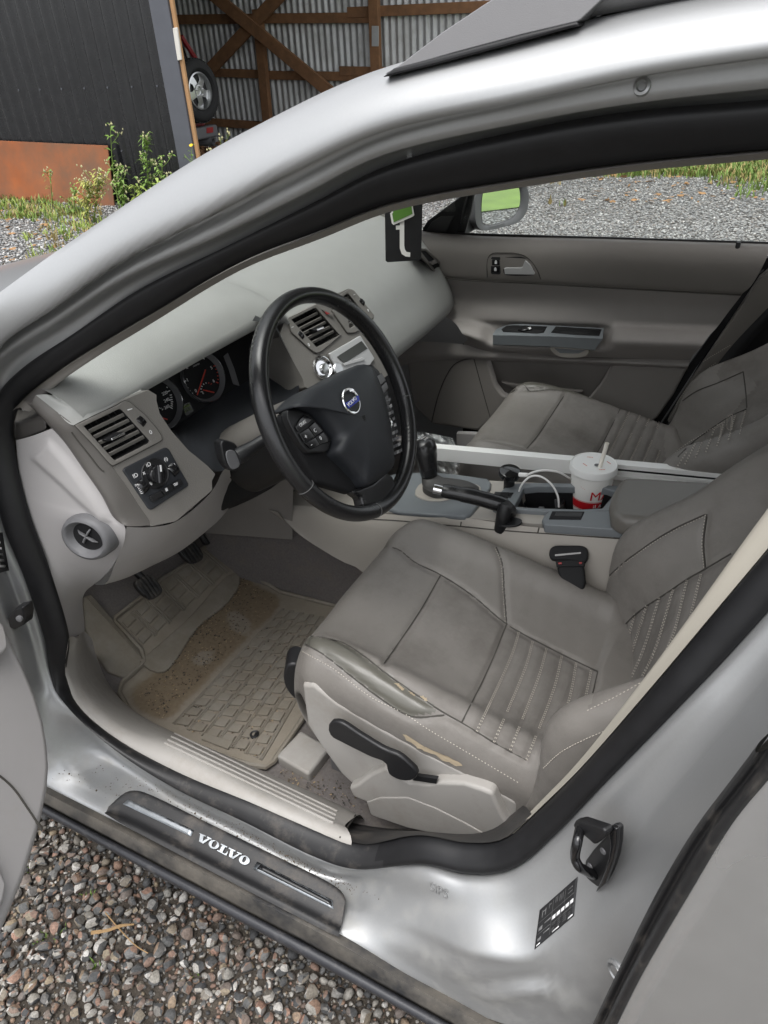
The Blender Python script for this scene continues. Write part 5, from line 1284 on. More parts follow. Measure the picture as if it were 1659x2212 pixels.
# window switch and pull cup module on the armrest
mod = part('armrest_module', car)
t_b = r4((485,315),(545,296),(720,300),(950,312)); t_f = r4((470,338),(600,340),(760,345),(945,354)); b_f = r4((470,382),(600,386),(760,393),(910,406))
mo = loft('shell', [cv(t_b, .668), cv(t_f, .612), cv([(x, y+2) for x, y in t_f], .609), cv(b_f, .613), cv([(x, y+2) for x, y in b_f], .64)], 'bluegrey', mod, nu=30, angle=30)
Bm = bvh(mo)
for nm, pts in (('switch_well', ((508,318),(530,302),(560,300),(705,306),(690,332),(660,336),(540,330),(515,328))), ('pull_cup', ((722,332),(742,306),(940,318),(930,346),(820,341)))):
    P = hits(Bm, r4(*pts), .0006); mesh(nm, P, [tuple(range(len(P)))], 'black_matt', mod, solid=.001)
P = hits(Bm, r4((580,325),(625,310),(640,322),(600,330)), .003); mesh('window_switch', P, [tuple(range(len(P)))], 'black_gloss', mod, solid=.005)
P = hits(Bm, r4((622,318),(634,314),(638,322),(628,326)), .006); mesh('switch_mark', P, [tuple(range(len(P)))], 'white_ink', mod, solid=.0006)
prism('pull_handle', cv(spline2(r4((712,395),(885,405),(880,430),(850,440),(760,438),(728,420)), 30, True), .628), V((0,.03,0)), 'trim_mid', mod, bevel=.006)
prism('pull_slot', cv(r4((735,400),(870,408),(840,422),(760,420)), .6265), V((0,.006,0)), 'bluegrey', mod, bevel=.001)
# inner handle, lock buttons
ih = part('door_handle', car)
FPh = Frame(V((-.4,.653,.9)), V((1,0,.0)), V((0,-.06,1)))
tube('surround', [FPh.px(x, y, .001) for x, y in spline2(z5((135,470),(135,330),(150,265),(190,230),(300,226),(420,230),(520,262),(590,325),(640,410),(668,488)), 40)], .0014, 'groove', ih, n=5)
prism('recess', [FPh.px(x, y, .0012) for x, y in spline2(z5((300,272),(330,266),(490,268),(550,300),(610,430),(600,442),(310,440),(300,425)), 40, True)], FPh.n*-.003, 'black_matt', ih)
prism('lever', [FPh.px(x, y, .006) for x, y in z5((302,378),(325,374),(468,374),(486,366),(508,308),(516,303),(560,342),(608,430),(602,443),(310,438))], FPh.n*-.006, 'silver_plastic', ih, bevel=.002)
prism('lock_plate', [FPh.px(x, y, .0018) for x, y in z5((172,275),(185,263),(262,266),(268,278),(268,430),(255,440),(180,436),(170,425))], FPh.n*-.003, 'black', ih, bevel=.001)
for (a, b) in ((222,318),(217,388)):
    prism('lock_button', [FPh.px(x, y, .0022) for x, y in z5((a-38,b-30),(a+38,b-28),(a+38,b+28),(a-38,b+28))], FPh.n*.002, 'black_gloss', ih, bevel=.0008)
    prism('lock_mark', [FPh.px(x, y, .0046) for x, y in z5((a-11,b+16),(a+11,b+16),(a+12,b-4),(a+5,b-20),(a-5,b-20),(a-12,b-4))], FPh.n*.0003, 'white_ink', ih)
lathe('lock_pin', [(.010,-.004),(.009,.0),(.0055,.001),(.0055,.016),(.0045,.018),(0,.0182)], U(1592, 540, y=.672), V((0,0,1)), 'black', ih, seg=14)
# mirror triangle with tweeter
tri = part('mirror_triangle', car)
FT3 = Frame(V((-.6,.70,1.0)), V((1,0,0)), V((0,-.12,1)))
prism('cover', [FT3.px(x, y) for x, y in z4((505,590),(512,490),(560,420),(700,315),(940,140),(960,130),(905,330),(860,540),(800,588),(640,598))], FT3.n*-.02, 'black_matt', tri, bevel=.004)
prism('tweeter_grille', [FT3.px(x, y, .003) for x, y in z4((545,520),(600,430),(690,370),(830,365),(740,540),(560,525))], FT3.n*-.004, 'black', tri, bevel=.003)
prism('division_bar', [U(x, y, y=.715) for x, y in z4((940,140),(1035,88),(990,330),(930,540),(855,545),(905,330))], V((0,.012,0)), 'rubber', tri, bevel=.002)
# window glass and weather strip
WG = [[U(900, 505, y=.715), U(1680, 530, y=.715)], [V((-.52,.655,1.18)), V((.20,.655,1.20))], [V((-.25,.60,1.33)), V((.30,.60,1.36))]]
grid('window_glass', [[a, b] for a, b in WG], 'glass', pd)
tube('weather_strip', [U(x, y, y=.708) for x, y in ((905,500),(1000,506),(1320,515),(1668,526))], .004, 'rubber', pd, n=6)
# door mirror outside
dm = part('door_mirror', car)
MC = U(*z4((1295,250))[0], y=.93); MN = V((.915,-.40,.038)).normalized()
FM = Frame(MC, V((-.40,-.915,0))*-1, V((0,0,1)))
if FM.n.dot(MN) < 0: FM = Frame(MC, V((-.40,-.915,0)), V((0,0,1)))
glass_o = spline2(z4((1108,180),(1135,75),(1180,55),(1420,48),(1465,75),(1482,140),(1478,260),(1430,355),(1300,425),(1170,455),(1118,440),(1102,360)), 48, True)
hous_o = spline2(z4((1012,260),(1018,150),(1045,90),(1120,52),(1240,30),(1440,18),(1525,60),(1556,140),(1552,240),(1525,340),(1440,432),(1300,475),(1180,505),(1080,508),(1030,460)), 48, True)
go = [FM.px(x, y, .001) for x, y in glass_o]; ho = [FM.px(x, y, .0) for x, y in hous_o]
prism('mirror_face', go, FM.n*-.002, 'mirror_glass', dm)
hcen = sum(ho, V())/48
def roll_to(ref, ring): 
    s = min(range(48), key=lambda s: sum((ref[i]-ring[(i+s) % 48]).length for i in range(0, 48, 4))); return [ring[(i+s) % 48] for i in range(48)]
ga = roll_to(ho, go)
grid('housing', [list(r) for r in zip(*[[p-FM.n*.004 for p in ga], [a.lerp(b, .25)+FM.n*.006 for a, b in zip(ga, ho)], [p+FM.n*.008 for p in [hcen+(q-hcen)*.985 for q in ho]], ho, [hcen+(p-hcen)*.97-FM.n*.05 for p in ho], [hcen+(p-hcen)*.7-FM.n*.10 for p in ho], [hcen+(p-hcen)*.05-FM.n*.12 for p in ho]])], 'grey_plastic', dm, cu=True, angle=60)
prism('mirror_foot', [U(x, y, y=.86) for x, y in z4((960,380),(1010,370),(1050,500),(940,520))], V((0,-.10,0)), 'black', dm, bevel=.006)
# far B-pillar trim, belt, sill strip
bpil = part('far_pillar', car)
prism('trim', cv([(1690,560),(1745,560),(1560,810),(1480,900),(1455,925),(1440,910),(1480,840),(1640,600)], .665), V((0,.03,0)), 'seat_leather', bpil, bevel=.006)
prism('gap', cv([(1625,600),(1650,585),(1500,800),(1425,915),(1330,950),(1000,940),(1000,925),(1330,936),(1418,902),(1486,792)], .69), V((0,.02,0)), 'black_matt', bpil)
prism('dark_back', cv([(1640,560),(1900,520),(1900,1100),(1400,1100),(1400,960),(1480,840)], .72), V((0,.02,0)), 'black_matt', bpil)
belt = part('far_seat_belt', car)
bl = [U(1700, 640, y=.60), U(1600, 745, y=.60), U(1520, 850, y=.60), U(1440, 935, y=.59), U(1400, 985, y=.56)]
bs = spline(bl, 20); grid('webbing', [[p+V((.022,0,.012)), p-V((.022,0,.012))] for p in bs], 'black_matt', belt, solid=.002)
prism('clip', cv(r4((1095,815),(1140,765),(1175,790),(1160,850),(1110,850)), .58), V((0,.01,0)), 'black', belt, bevel=.002)
prism('far_sill', cv([(990,930),(1340,940),(1420,915),(1440,960),(1400,1010),(990,990)], .66), V((0,-.02,0)), 'trim_light', bpil, bevel=.004)
# rear-view mirror under the header (just above the opening)
rv = part('rear_view_mirror', car)
lathe('mirror_body', [(0,-.02),(.02,-.019),(.032,-.005),(.032,.005),(.02,.02)], V((-.44,0,1.29)), V((1,-.2,-.1)), 'black', rv, seg=20)
tube('mirror_stem', [V((-.44,0,1.30)), V((-.52,0,1.36))], .008, 'black', rv)
# ================================================================== floor, sill trim, pedals
def zf(x): return .268+.62*max(0, -.90-x)+.0
def FL(off=0): return lambda p: p.z-zf(p.x)-off
def uf(px, py, off=0): return UF(px, py, FL(off))
flo = part('floor', car)
rows = []
for x in (-1.14,-1.08,-1.02,-.97,-.93,-.90,-.87,-.7,-.4,0,.6):
    rows.append([V((x, y, zf(x))) for y in np.linspace(-.66, -.12, 20)])
grid('carpet', rows, 'carpet', flo, angle=180)
grid('carpet', [[V((p.x, -p.y, p.z)) for p in r] for r in rows], 'carpet', flo, angle=180)
grid('tunnel', [[V((x, -.13, zf(x)-.01)), V((x, -.115, zf(x)+.10)), V((x, -.09, .5)), V((x, .09, .5)), V((x, .13, zf(x)-.01))] for x in np.linspace(-1.14, .6, 8)], 'carpet', flo)
# light sill trim between seal and carpet
a_ = [(148,1382),(142,1424),(150,1478),(178,1537),(266,1604),(400,1672),(550,1733),(700,1799),(760,1815)]
m_ = g(5, (330,545),(322,640),(352,740),(420,830),(560,930),(790,1020)) + g(7, (1150,90),(1380,190),(1490,250))
i_ = g(5, (366,515),(385,590),(430,700),(500,790),(610,880),(800,975),(1080,1095)) + g(7, (1400,130),(1560,205))
A = [UF(x, y, yo(.012)) for x, y in a_]; I = [U(x, y, z=zz) for (x, y), zz in zip(i_, (.42,.37,.33,.305,.30,.295,.295,.295,.295))]
Mi = [UF(x, y, lambda p: p.y-(ys(p.z)+.052)) for x, y in m_]
sillt = loft('sill_trim', [[p+V((0,-.006,-.012)) for p in A], A, [a.lerp(b, .5)+V((0,.0,.008)) for a, b in zip(A, Mi)], Mi, [a.lerp(b, .5)+V((0,.0,.006)) for a, b in zip(Mi, I)], I, [p+V((0,.01,-.03)) for p in I]], 'trim_sill', car, nu=70, nv=26, angle=180)
Bs = bvh(sillt)
for k in range(4):
    P = hits(Bs, [(lerp(a[0], b[0], t), lerp(a[1], b[1], t)) for t in np.linspace(0, 1, 24) for a, b in [(g(5, (712+k*14, 1000-k*14))[0], g(7, (1440+k*5, 240-k*17))[0])]], .0004)
    if len(P) > 3: tube('rib', P, .0022, 'trim_sill', sillt, n=6)
P = hits(Bs, g(7, (1535,205),(1510,245),(1470,300)), .0005)
if len(P) > 1: tube('seam', P, .0016, 'groove', sillt, n=5)
P = hits(Bs, g(5, (300,545),(335,530),(366,513)), .0005)
if len(P) > 1: tube('seam', P, .0016, 'groove', sillt, n=5)
# sill trim runs on past the seat
sb = [UF(x, y, yo(.012)) for x, y in ((755,1817),(790,1824),(905,1804),(1005,1820),(1080,1815),(1150,1762))]
si = [U(x, y, z=zz) for x, y, zz in ((742,1774,.295),(800,1785,.295),(900,1795,.30),(1000,1800,.34),(1060,1790,.40),(1130,1740,.5))]
loft('sill_trim', [sb, [a.lerp(b, .5)+V((0,0,.004)) for a, b in zip(sb, si)], si], 'rubber_dusty', car, nu=24, nv=8)
bpt = [UF(x, y, yo(.016)) for x, y in ((1100,1806),(1180,1728),(1252,1657),(1410,1476),(1530,1333),(1659,1179),(1800,1010))]
bin_ = [UF(x, y, yo(.05)) for x, y in ((1097,1804),(1176,1724),(1246,1651),(1393,1464),(1503,1314),(1618,1152),(1748,975))]
loft('pillar_trim', [[p+V((0,-.004,0)) for p in bpt], bpt, [a.lerp(b, .5)+V((.0,-.004,0)) for a, b in zip(bpt, bin_)], bin_, [p+V((.05,.02,0)) for p in bin_]], 'cream', car, nu=30, nv=14, angle=180)
# foot rest
fr_ = part('foot_rest', car)
FR = Frame(uf(*g(5, (500,620))[0], .015), V((0,1,0)), V((-.75,0,.66)))
fpts = g(5, (362,365),(395,352),(520,500),(632,640),(628,655),(545,722),(470,690),(415,610),(370,500))
prism('plate', [FR.px(x, y) for x, y in fpts], FR.n*-.02, 'mat_rubber', fr_, bevel=.005)
for k in range(60):
    t, q = (k % 20)/19, k//20
    x = lerp(385, 600, t)+q*9; y = lerp(385, 620, t)+q*-2+ (q-1)*14
    c_ = FR.px(*g(5, (x, y))[0], .0); slab('stud', Frame(c_, FR.ex, FR.ey), -.003, .003, -.003, .003, -.001, .0016, 'mat_rubber', fr_)
# pedals
def pedal(cx_, cy_, poly, x, nr, lab):
    pdl = part('pedal', car, lab)
    f_ = Frame(U(cx_, cy_, x=x), V((.08,1,0)), V((-.55,.02,.83)))
    P = [f_.px(px_, py_) for px_, py_ in spline2(poly, 30, True)]
    prism('pad', P, f_.n*-.016, 'rubber_dusty', pdl, bevel=.004, seg=3)
    uv = [f_.uv(p) for p in P]; a0, a1 = min(u[0] for u in uv), max(u[0] for u in uv); b0, b1 = min(u[1] for u in uv), max(u[1] for u in uv)
    for k in range(nr):
        a = lerp(a0, a1, (k+.8)/(nr+.6)); h = (b1-b0)*.5*math.sqrt(max(.05, 1-((a-(a0+a1)/2)/((a1-a0)*.56))**2))*.92; bm_ = (b0+b1)/2
        slab('rib', f_, a-.0028, a+.0028, bm_-h, bm_+h, 0, .0035, 'rubber_dusty', pdl, bevel=.001)
    tube('arm', spline([f_(0, (b1-b0)*.3, -.014), f_(0, .05, -.05)+V((0,0,.04)), V((x-.02, f_.o.y+.01, .72))], 12), .009, 'black', pdl, n=8)
pedal(325, 1262, g(5, (585,300),(610,285),(660,280),(700,325),(703,345),(660,377),(640,370),(600,335)), -.945, 5, None)
pedal(413, 1188, g(5, (772,150),(800,135),(850,140),(880,185),(875,205),(840,222),(815,212),(780,175)), -.975, 5, None)
pedal(449, 1153, g(5, (862,75),(885,58),(905,62),(935,108),(925,125),(895,140),(875,115)), -1.0, 4, None)
# ================================================================== rubber floor mat
def mat_sheet():
    m = bpy.data.materials.new('mat_sheet'); m.use_nodes = True; nt = m.node_tree; b = nt.nodes['Principled BSDF']; L = nt.links
    at = nt.nodes.new('ShaderNodeAttribute'); at.attribute_name = 'mud'; tc = nt.nodes.new('ShaderNodeTexCoord')
    n = nt.nodes.new('ShaderNodeTexNoise'); n.inputs['Scale'].default_value = 34; n.inputs['Detail'].default_value = 10; n.inputs['Roughness'].default_value = .72; L.new(tc.outputs['Object'], n.inputs['Vector'])
    ad = nt.nodes.new('ShaderNodeMath'); ad.operation = 'ADD'; L.new(at.outputs['Fac'], ad.inputs[0]); L.new(n.outputs['Fac'], ad.inputs[1])
    mr = nt.nodes.new('ShaderNodeMapRange'); mr.interpolation_type = 'SMOOTHSTEP'; mr.inputs[1].default_value = .66; mr.inputs[2].default_value = 1.22; L.new(ad.outputs[0], mr.inputs[0])
    n2 = nt.nodes.new('ShaderNodeTexNoise'); n2.inputs['Scale'].default_value = 120; n2.inputs['Detail'].default_value = 6; L.new(tc.outputs['Object'], n2.inputs['Vector'])
    c1 = nt.nodes.new('ShaderNodeMix'); c1.data_type = 'RGBA'; c1.inputs[6].default_value = (.27,.245,.205,1); c1.inputs[7].default_value = (.185,.155,.115,1); L.new(n.outputs['Fac'], c1.inputs[0])
    c2 = nt.nodes.new('ShaderNodeMix'); c2.data_type = 'RGBA'; c2.inputs[6].default_value = (.115,.085,.053,1); c2.inputs[7].default_value = (.235,.185,.125,1); L.new(n2.outputs['Fac'], c2.inputs[0])
    mx = nt.nodes.new('ShaderNodeMix'); mx.data_type = 'RGBA'; L.new(mr.outputs[0], mx.inputs[0]); L.new(c1.outputs[2], mx.inputs[6]); L.new(c2.outputs[2], mx.inputs[7]); L.new(mx.outputs[2], b.inputs['Base Color']); b.inputs['Roughness'].default_value = .75
    bp = nt.nodes.new('ShaderNodeBump'); bp.inputs['Strength'].default_value = .5; bp.inputs['Distance'].default_value = .0015; L.new(n2.outputs['Fac'], bp.inputs['Height']); L.new(bp.outputs[0], b.inputs['Normal']); M['mat_sheet'] = m
mat_sheet()
fm = thing('floor_mat', 'muddy beige ribbed rubber mat in the driver footwell', 'floor mat')
mo_ = g(5, (880,158),(915,150),(950,160),(1045,248),(1215,350),(1420,402),(1500,420),(1480,600),(1320,880),(1180,1085),(1150,1106),(1085,1098),(900,1040),(700,958),(565,870),(518,785),(528,742),(628,652),(612,600),(498,478),(500,460),(610,375),(700,295),(800,232))
mp = [uf(x, y, .006) for x, y in mo_]
n_ = len(mp)
mud = g(5, (1050,285),(1130,330),(1200,372),(1205,400),(1000,610),(800,820),(725,890),(680,888),(600,850),(572,800),(580,770),(690,680),(740,590),(860,480),(900,430),(990,370),(1010,310))
bare = [spline2(g(5, (970,460),(985,435),(1030,425),(1085,475),(1090,510),(1050,535),(1000,515)), 24, True), spline2(g(5, (820,640),(850,610),(900,590),(930,600),(925,640),(870,668),(830,660)), 24, True)]
mx0, mx1 = min(p.x for p in mp), max(p.x for p in mp); my0, my1 = min(p.y for p in mp), max(p.y for p in mp); stp = .0045
nx_, ny_ = int((mx1-mx0)/stp)+1, int((my1-my0)/stp)+1; fs = []
pol = [(p.x, p.y) for p in mp]; mudw = [(q.x, q.y) for q in (uf(x, y, .006) for x, y in spline2(mud, 60, True))]; barew = [[(q.x, q.y) for q in (uf(x, y, .006) for x, y in bb_)] for bb_ in bare]
def sdist(P, poly):
    poly = np.array(poly); d = np.full(len(P), 9.); ins = np.zeros(len(P), bool)
    for a, b in zip(poly, np.roll(poly, -1, 0)):
        ab = b-a; t = np.clip(((P-a)@ab)/max(ab@ab, 1e-12), 0, 1); d = np.minimum(d, np.linalg.norm(P-(a+t[:, None]*ab), axis=1))
        c = ((a[1] > P[:, 1]) != (b[1] > P[:, 1])) & (P[:, 0] < (b[0]-a[0])*(P[:, 1]-a[1])/(b[1]-a[1]+1e-12)+a[0]); ins ^= c
    return np.where(ins, d, -d)
GX, GY = np.meshgrid(mx0+np.arange(nx_+1)*stp, my0+np.arange(ny_+1)*stp); PP = np.stack([GX.ravel(), GY.ravel()], 1)
vs = [(x, y, zf(x)+.006+.0006*math.sin(x*61+y*37)) for x, y in PP]
sdm = sdist(PP, mudw); mudf = np.clip(.5+sdm/.030, 0, 1)
for b_ in barew: mudf *= np.clip(.55-sdist(PP, b_)/.02, 0, 1)*.85+.15
cin = sdist(np.stack([GX[:-1, :-1].ravel()+stp/2, GY[:-1, :-1].ravel()+stp/2], 1), pol) > 0
for k2, ok in enumerate(cin):
    if ok:
        j, i = divmod(k2, nx_); k = j*(nx_+1)+i; fs.append((k, k+1, k+nx_+2, k+nx_+1))
sh_ = mesh('sheet', vs, fs, 'mat_sheet', fm, angle=180)
at = sh_.data.attributes.new('mud', 'FLOAT', 'POINT'); at.data.foreach_set('value', mudf.astype(np.float32))
bm = bmesh.new(); bm.from_mesh(sh_.data); bmesh.ops.delete(bm, geom=[v for v in bm.verts if not v.link_faces], context='VERTS'); bm.to_mesh(sh_.data); bm.free()
tube('rim', [p+V((0,0,.003)) for p in mp], .0055, 'mat_rubber', fm, n=6, closed=True)
for pts in (((600,640),(700,690),(860,490),(990,380),(1040,290),(1010,260),(800,470),(640,610)),):
    P = [uf(x, y, .012) for x, y in spline2(g(5, *pts), 40, True)]; prism('bead', P, V((0,0,-.008)), 'mat_rubber', fm, bevel=.004, seg=3)
def bil(q, u, v): 
    a, b, c, d = q; return (lerp(lerp(a[0], b[0], u), lerp(d[0], c[0], u), v), lerp(lerp(a[1], b[1], u), lerp(d[1], c[1], u), v))
def padfield(q, nc, nr, skew, ribs):
    for i in range(nc):
        for j in range(nr):
            u0, u1 = (i+.16)/nc, (i+.84)/nc; s = .5*((i*.37) % 1); v0, v1 = (j+.14)/nr, (j+.86)/nr
            pts = [bil(q, *p) for p in ((u0, v0+skew/nr), (u1, v0-skew/nr), (u1, v1-skew/nr), (u0, v1+skew/nr))]
            P = [uf(x, y, .0065) for x, y in pts]; prism('pad', P, V((0,0,.0038)), 'mat_rubber', fm, bevel=.0012, seg=1)
    for i in range(nc+1):
        for o in ((-.045, .045) if i % ribs == 0 else (0,)):
            P = [uf(*bil(q, (i+o*1.4)/nc, v), .0075) for v in np.linspace(.0, 1, 10)]; tube('rib', P, .0022, 'mat_rubber', fm, n=5)
padfield(g(5, (1222,418),(1480,470),(1125,1070),(750,915)), 6, 12, .1, 1)
padfield(g(5, (510,480),(880,170),(985,262),(612,585)), 6, 3, .05, 1)
lathe('fastener', [(.010,0),(.010,.003),(.008,.005),(.004,.003),(0,.003)], uf(*g(5,(1100,964))[0], .007), V((0,0,1)), 'black', fm, seg=18)
prism('name_plate', [uf(x, y, .008) for x, y in g(5, (885,958),(1010,995),(985,1028),(870,985))], V((0,0,.004)), 'mat_rubber', fm, bevel=.0015)
# crumbs, grit and dry leaves
def chips(name, P, mats, smin, smax, lab, cat, parent=None):
    o = None
    for mi, m_ in enumerate(mats):
        vs = []; fs = []
        for p in P[mi::len(mats)]:
            s = random.uniform(smin, smax); k = len(vs); R_ = Matrix.Rotation(random.uniform(0, 6.3), 3, 'Z') @ Matrix.Rotation(random.uniform(-.6, .6), 3, 'X')
            for v in ((-1,-.5,0),(1,-.4,.1),(.7,.6,0),(-.6,.7,.05),(0,0,.55)): vs.append(V(p)+R_ @ V((v[0]*s*random.uniform(.6, 1.4), v[1]*s, v[2]*s+s*.2)))
            fs += [tuple(k+j for j in f) for f in ((0,1,4),(1,2,4),(2,3,4),(3,0,4))]
        c_ = mesh(name if o is None else 'grit', vs, fs, m_, o if o is not None else parent, smooth=False)
        if o is None: o = c_
        c_['kind'] = 'stuff'
    tag(o, lab, cat); o['kind'] = 'stuff'; return o
CP = []; random.seed(5)
edge = spline2(g(5, (1045,290),(1000,345),(930,400),(870,470),(800,540),(745,590),(735,640),(690,665)), 60)
for x, y in edge:
    for _ in range(9):
        t = abs(random.gauss(0, 9)); CP.append(uf(x+t*.6+random.gauss(0, 3), y+t*.45+random.gauss(0, 3), .010))
for _ in range(700):
    x, y = bil(g(5, (1060,290),(1200,380),(700,890),(590,800)), random.random(), random.random()); CP.append(uf(x, y, .010))
for _ in range(900):
    x, y = bil(g(5, (1222,418),(1450,470),(1125,1070),(750,915)), random.random(), random.random()); CP.append(uf(x, y, .008))
for _ in range(120):
    x, y = bil(g(7, (1180,0),(1500,60),(1580,200),(1250,60)), random.random(), random.random()); CP.append(uf(x, y, .003))
random.shuffle(CP)
chips('debris', CP, ['crumb_a','crumb_b','crumb_c','crumb_a'], .0007, .0026, 'brown grit and leaf crumbs scattered over the driver footwell', 'debris')
# ================================================================== sill plate with lettering
sp_ = part('sill_plate', car)
ub = g(7, (470,165),(540,106),(590,97),(640,112),(900,238),(1180,375),(1430,500),(1478,538),(1492,570))
lb = g(7, (455,198),(520,238),(600,282),(700,335),(900,440),(1180,588),(1350,676),(1420,712),(1466,730))
FSP = Frame(U(520, 1850, z=.402), V((1,0,0)), V((0,.94,.20)))
ubp = [FSP.px(x, y) for x, y in ub]; lbp = [U(x, y, y=-.842) for x, y in lb]; cr2 = [FSP.px(lerp(a[0], b[0], .72), lerp(a[1], b[1], .72)) for a, b in zip(ub, lb)]
plate = loft('plate', [[p+V((0,.002,-.012)) for p in ubp], ubp, [a.lerp(b, .5) for a, b in zip(ubp, cr2)], cr2, [a.lerp(b, .5)+V((0,-.002,.003)) for a, b in zip(cr2, lbp)], lbp], 'rubber_dusty', sp_, nu=60, nv=26, angle=180)
Bp = bvh(plate)
def decal(B, quad, mat_, parent, name, lift=.0008, nx=12, ny=3, solid=.0006):
    rows = []
    for j in range(ny+1):
        r = []
        for i in range(nx+1):
            h = hit(B, *bil(quad, i/nx, j/ny), lift)
            r.append(h[0] if h else FSP.px(*bil(quad, i/nx, j/ny), lift))
        rows.append(r)
    return grid(name, rows, mat_, parent, solid=solid)
for q in (((540,140),(572,138),(838,272),(826,298)), ((1115,405),(1425,568),(1442,610),(1096,436))):
    a, b, c, d = g(7, *q)
    if q[0][0] < 600: decal(Bp, [g(7,(556,137))[0], g(7,(839,270))[0], g(7,(826,297))[0], g(7,(532,157))[0]], 'strip_metal', sp_, 'metal_strip', .001, 16, 3, .001)
    else: decal(Bp, [g(7,(1112,405))[0], g(7,(1438,572))[0], g(7,(1442,612))[0], g(7,(1094,437))[0]], 'strip_metal', sp_, 'metal_strip', .001, 16, 3, .001)
decal(Bp, [g(7,(1128,418))[0], g(7,(1432,578))[0], g(7,(1436,600))[0], g(7,(1112,436))[0]], 'black_gloss', sp_, 'strip_inlay', .0022, 16, 2, .0006)
zv = zoomer(750, 3220, 6.144)
def lift_px(pts, l=.0014):
    return [(hit(Bp, x, y, l) or (FSP.px(x, y, l),))[0] for x, y in pts]
for pts in (((180,222),(345,285),(338,308),(292,294),(268,420),(392,352),(368,322),(378,303),(486,358),(472,384),(442,368),(278,478),(184,420),(212,248)),
            ((697,492),(712,478),(862,548),(850,576),(806,556),(738,690),(808,724),(846,692),(862,662),(875,668),(836,766),(610,645),(625,628),(668,650),(742,512)),
            ((888,590),(903,570),(1060,645),(1050,670),(1006,656),(986,790),(1132,722),(1084,686),(1094,670),(1210,714),(1200,744),(1166,732),(998,847),(900,785),(936,622))):
    prism('letter', lift_px(zv(*pts)), FSP.n*.0012, 'strip_metal', sp_)
for (cx_, cy_, a_, b_, th_, ix, iy, ia, ib, it) in ((538,500,128,104,.35,548,488,56,84,.55), (1268,872,130,106,.3,1266,858,42,80,.45)):
    out_ = lift_px(zv(*[(cx_+a_*math.cos(t)*math.cos(th_)-b_*math.sin(t)*math.sin(th_), cy_+a_*math.cos(t)*math.sin(th_)+b_*math.sin(t)*math.cos(th_)) for t in np.linspace(0, 2*math.pi, 30, endpoint=False)]))
    in_ = lift_px(zv(*[(ix+ia*math.cos(t)*math.cos(it)-ib*math.sin(t)*math.sin(it), iy+ia*math.cos(t)*math.sin(it)+ib*math.sin(t)*math.cos(it)) for t in np.linspace(0, 2*math.pi, 30, endpoint=False)]))
    ringplate('letter', out_, in_, FSP.n*.0012, 'strip_metal', sp_)
# ================================================================== striker, stickers, plugs on the B-pillar
Bbody = bvh(body); zs = zoomer(2000, 3050, 2.37)
h_ = hit(Bbody, *zs((800,800))[0]); 
# dirt specks on the painted sill
dv = []; df = []
for k in range(520):
    x, y = bil(g(7, (180,40),(560,-40),(1560,560),(1480,480)), random.random(), random.random()) if k % 3 else bil(g(7, (560,60),(760,110),(1500,520),(1640,560)), random.random(), random.random())
    hh = hit(Bbody, x+random.gauss(0, 5), y+random.gauss(0, 5), .0002)
    if not hh: continue
    r_ = random.uniform(.0004, .0013)*(1.8 if random.random() < .06 else 1); e1 = hh[1].cross(V((.3,.2,.9))).normalized(); e2 = hh[1].cross(e1); n = len(dv); dv += [hh[0]+e1*r_, hh[0]+e2*r_*.8, hh[0]-e1*r_*.9, hh[0]-e2*r_, hh[0]+hh[1]*r_*.6]; df += [(n,n+1,n+4),(n+1,n+2,n+4),(n+2,n+3,n+4),(n+3,n,n+4)]
mesh('dirt_specks', dv, df, 'crumb_a', car, smooth=False)['kind'] = 'stuff'
h_ = hit(Bbody, *zs((800,800))[0])
FZ = Frame(h_[0]+V((0,-.004,0)), V((.80,-.55,.05)), V((.1,-.05,1)))
sk = part('door_striker', car)
def zz_(pts, lift): return [FZ.px(x, y, lift) for x, y in zs(*pts)]
prism('base_plate', zz_(((885,435),(922,416),(966,448),(962,590),(936,735),(860,955),(765,1038),(662,985),(648,915),(672,740),(745,640),(860,515)), .004), FZ.n*-.012, 'black', sk, bevel=.004)
prism('edge_plate', zz_(((885,435),(922,416),(966,448),(962,590),(936,735),(860,955),(765,1038),(800,960),(890,720),(905,600)), .010), FZ.n*-.006, 'black_gloss', sk, bevel=.002)
prism('lug', zz_(((556,420),(575,378),(625,368),(840,440),(868,495),(760,600),(650,500),(600,470)), .022), FZ.n*-.012, 'black', sk, bevel=.003)
tube('loop', spline([*zz_(((630,450),),.022), *zz_(((606,560),(585,720)),.034), *zz_(((610,780),),.034), *zz_(((680,830),),.022), *zz_(((765,875),),.004)], 30), .0052, 'black_gloss', sk, n=10)
for q in ((845,650),(745,880),(725,790)): lathe('rivet', [(.004,0),(.0035,.0015),(0,.002)], FZ.px(*zs(q)[0], .004), FZ.n, 'grey_plastic', sk, seg=12)
st_ = part('tyre_pressure_sticker', car)
sq = zs((260,1195),(612,885),(575,1250),(210,1562))
decal(Bbody, sq, 'sticker', st_, 'label_sheet', .0006, 12, 12, .0003)
def sbit(u0, u1, v0, v1, m_='white_ink', l=.0012): return decal(Bbody, [bil(sq, u0, v0), bil(sq, u1, v0), bil(sq, u1, v1), bil(sq, u0, v1)], m_, st_, 'print', l, 2, 1, .0002)
for k in range(5): sbit(.40+k*.115, .49+k*.115, .50, .60)
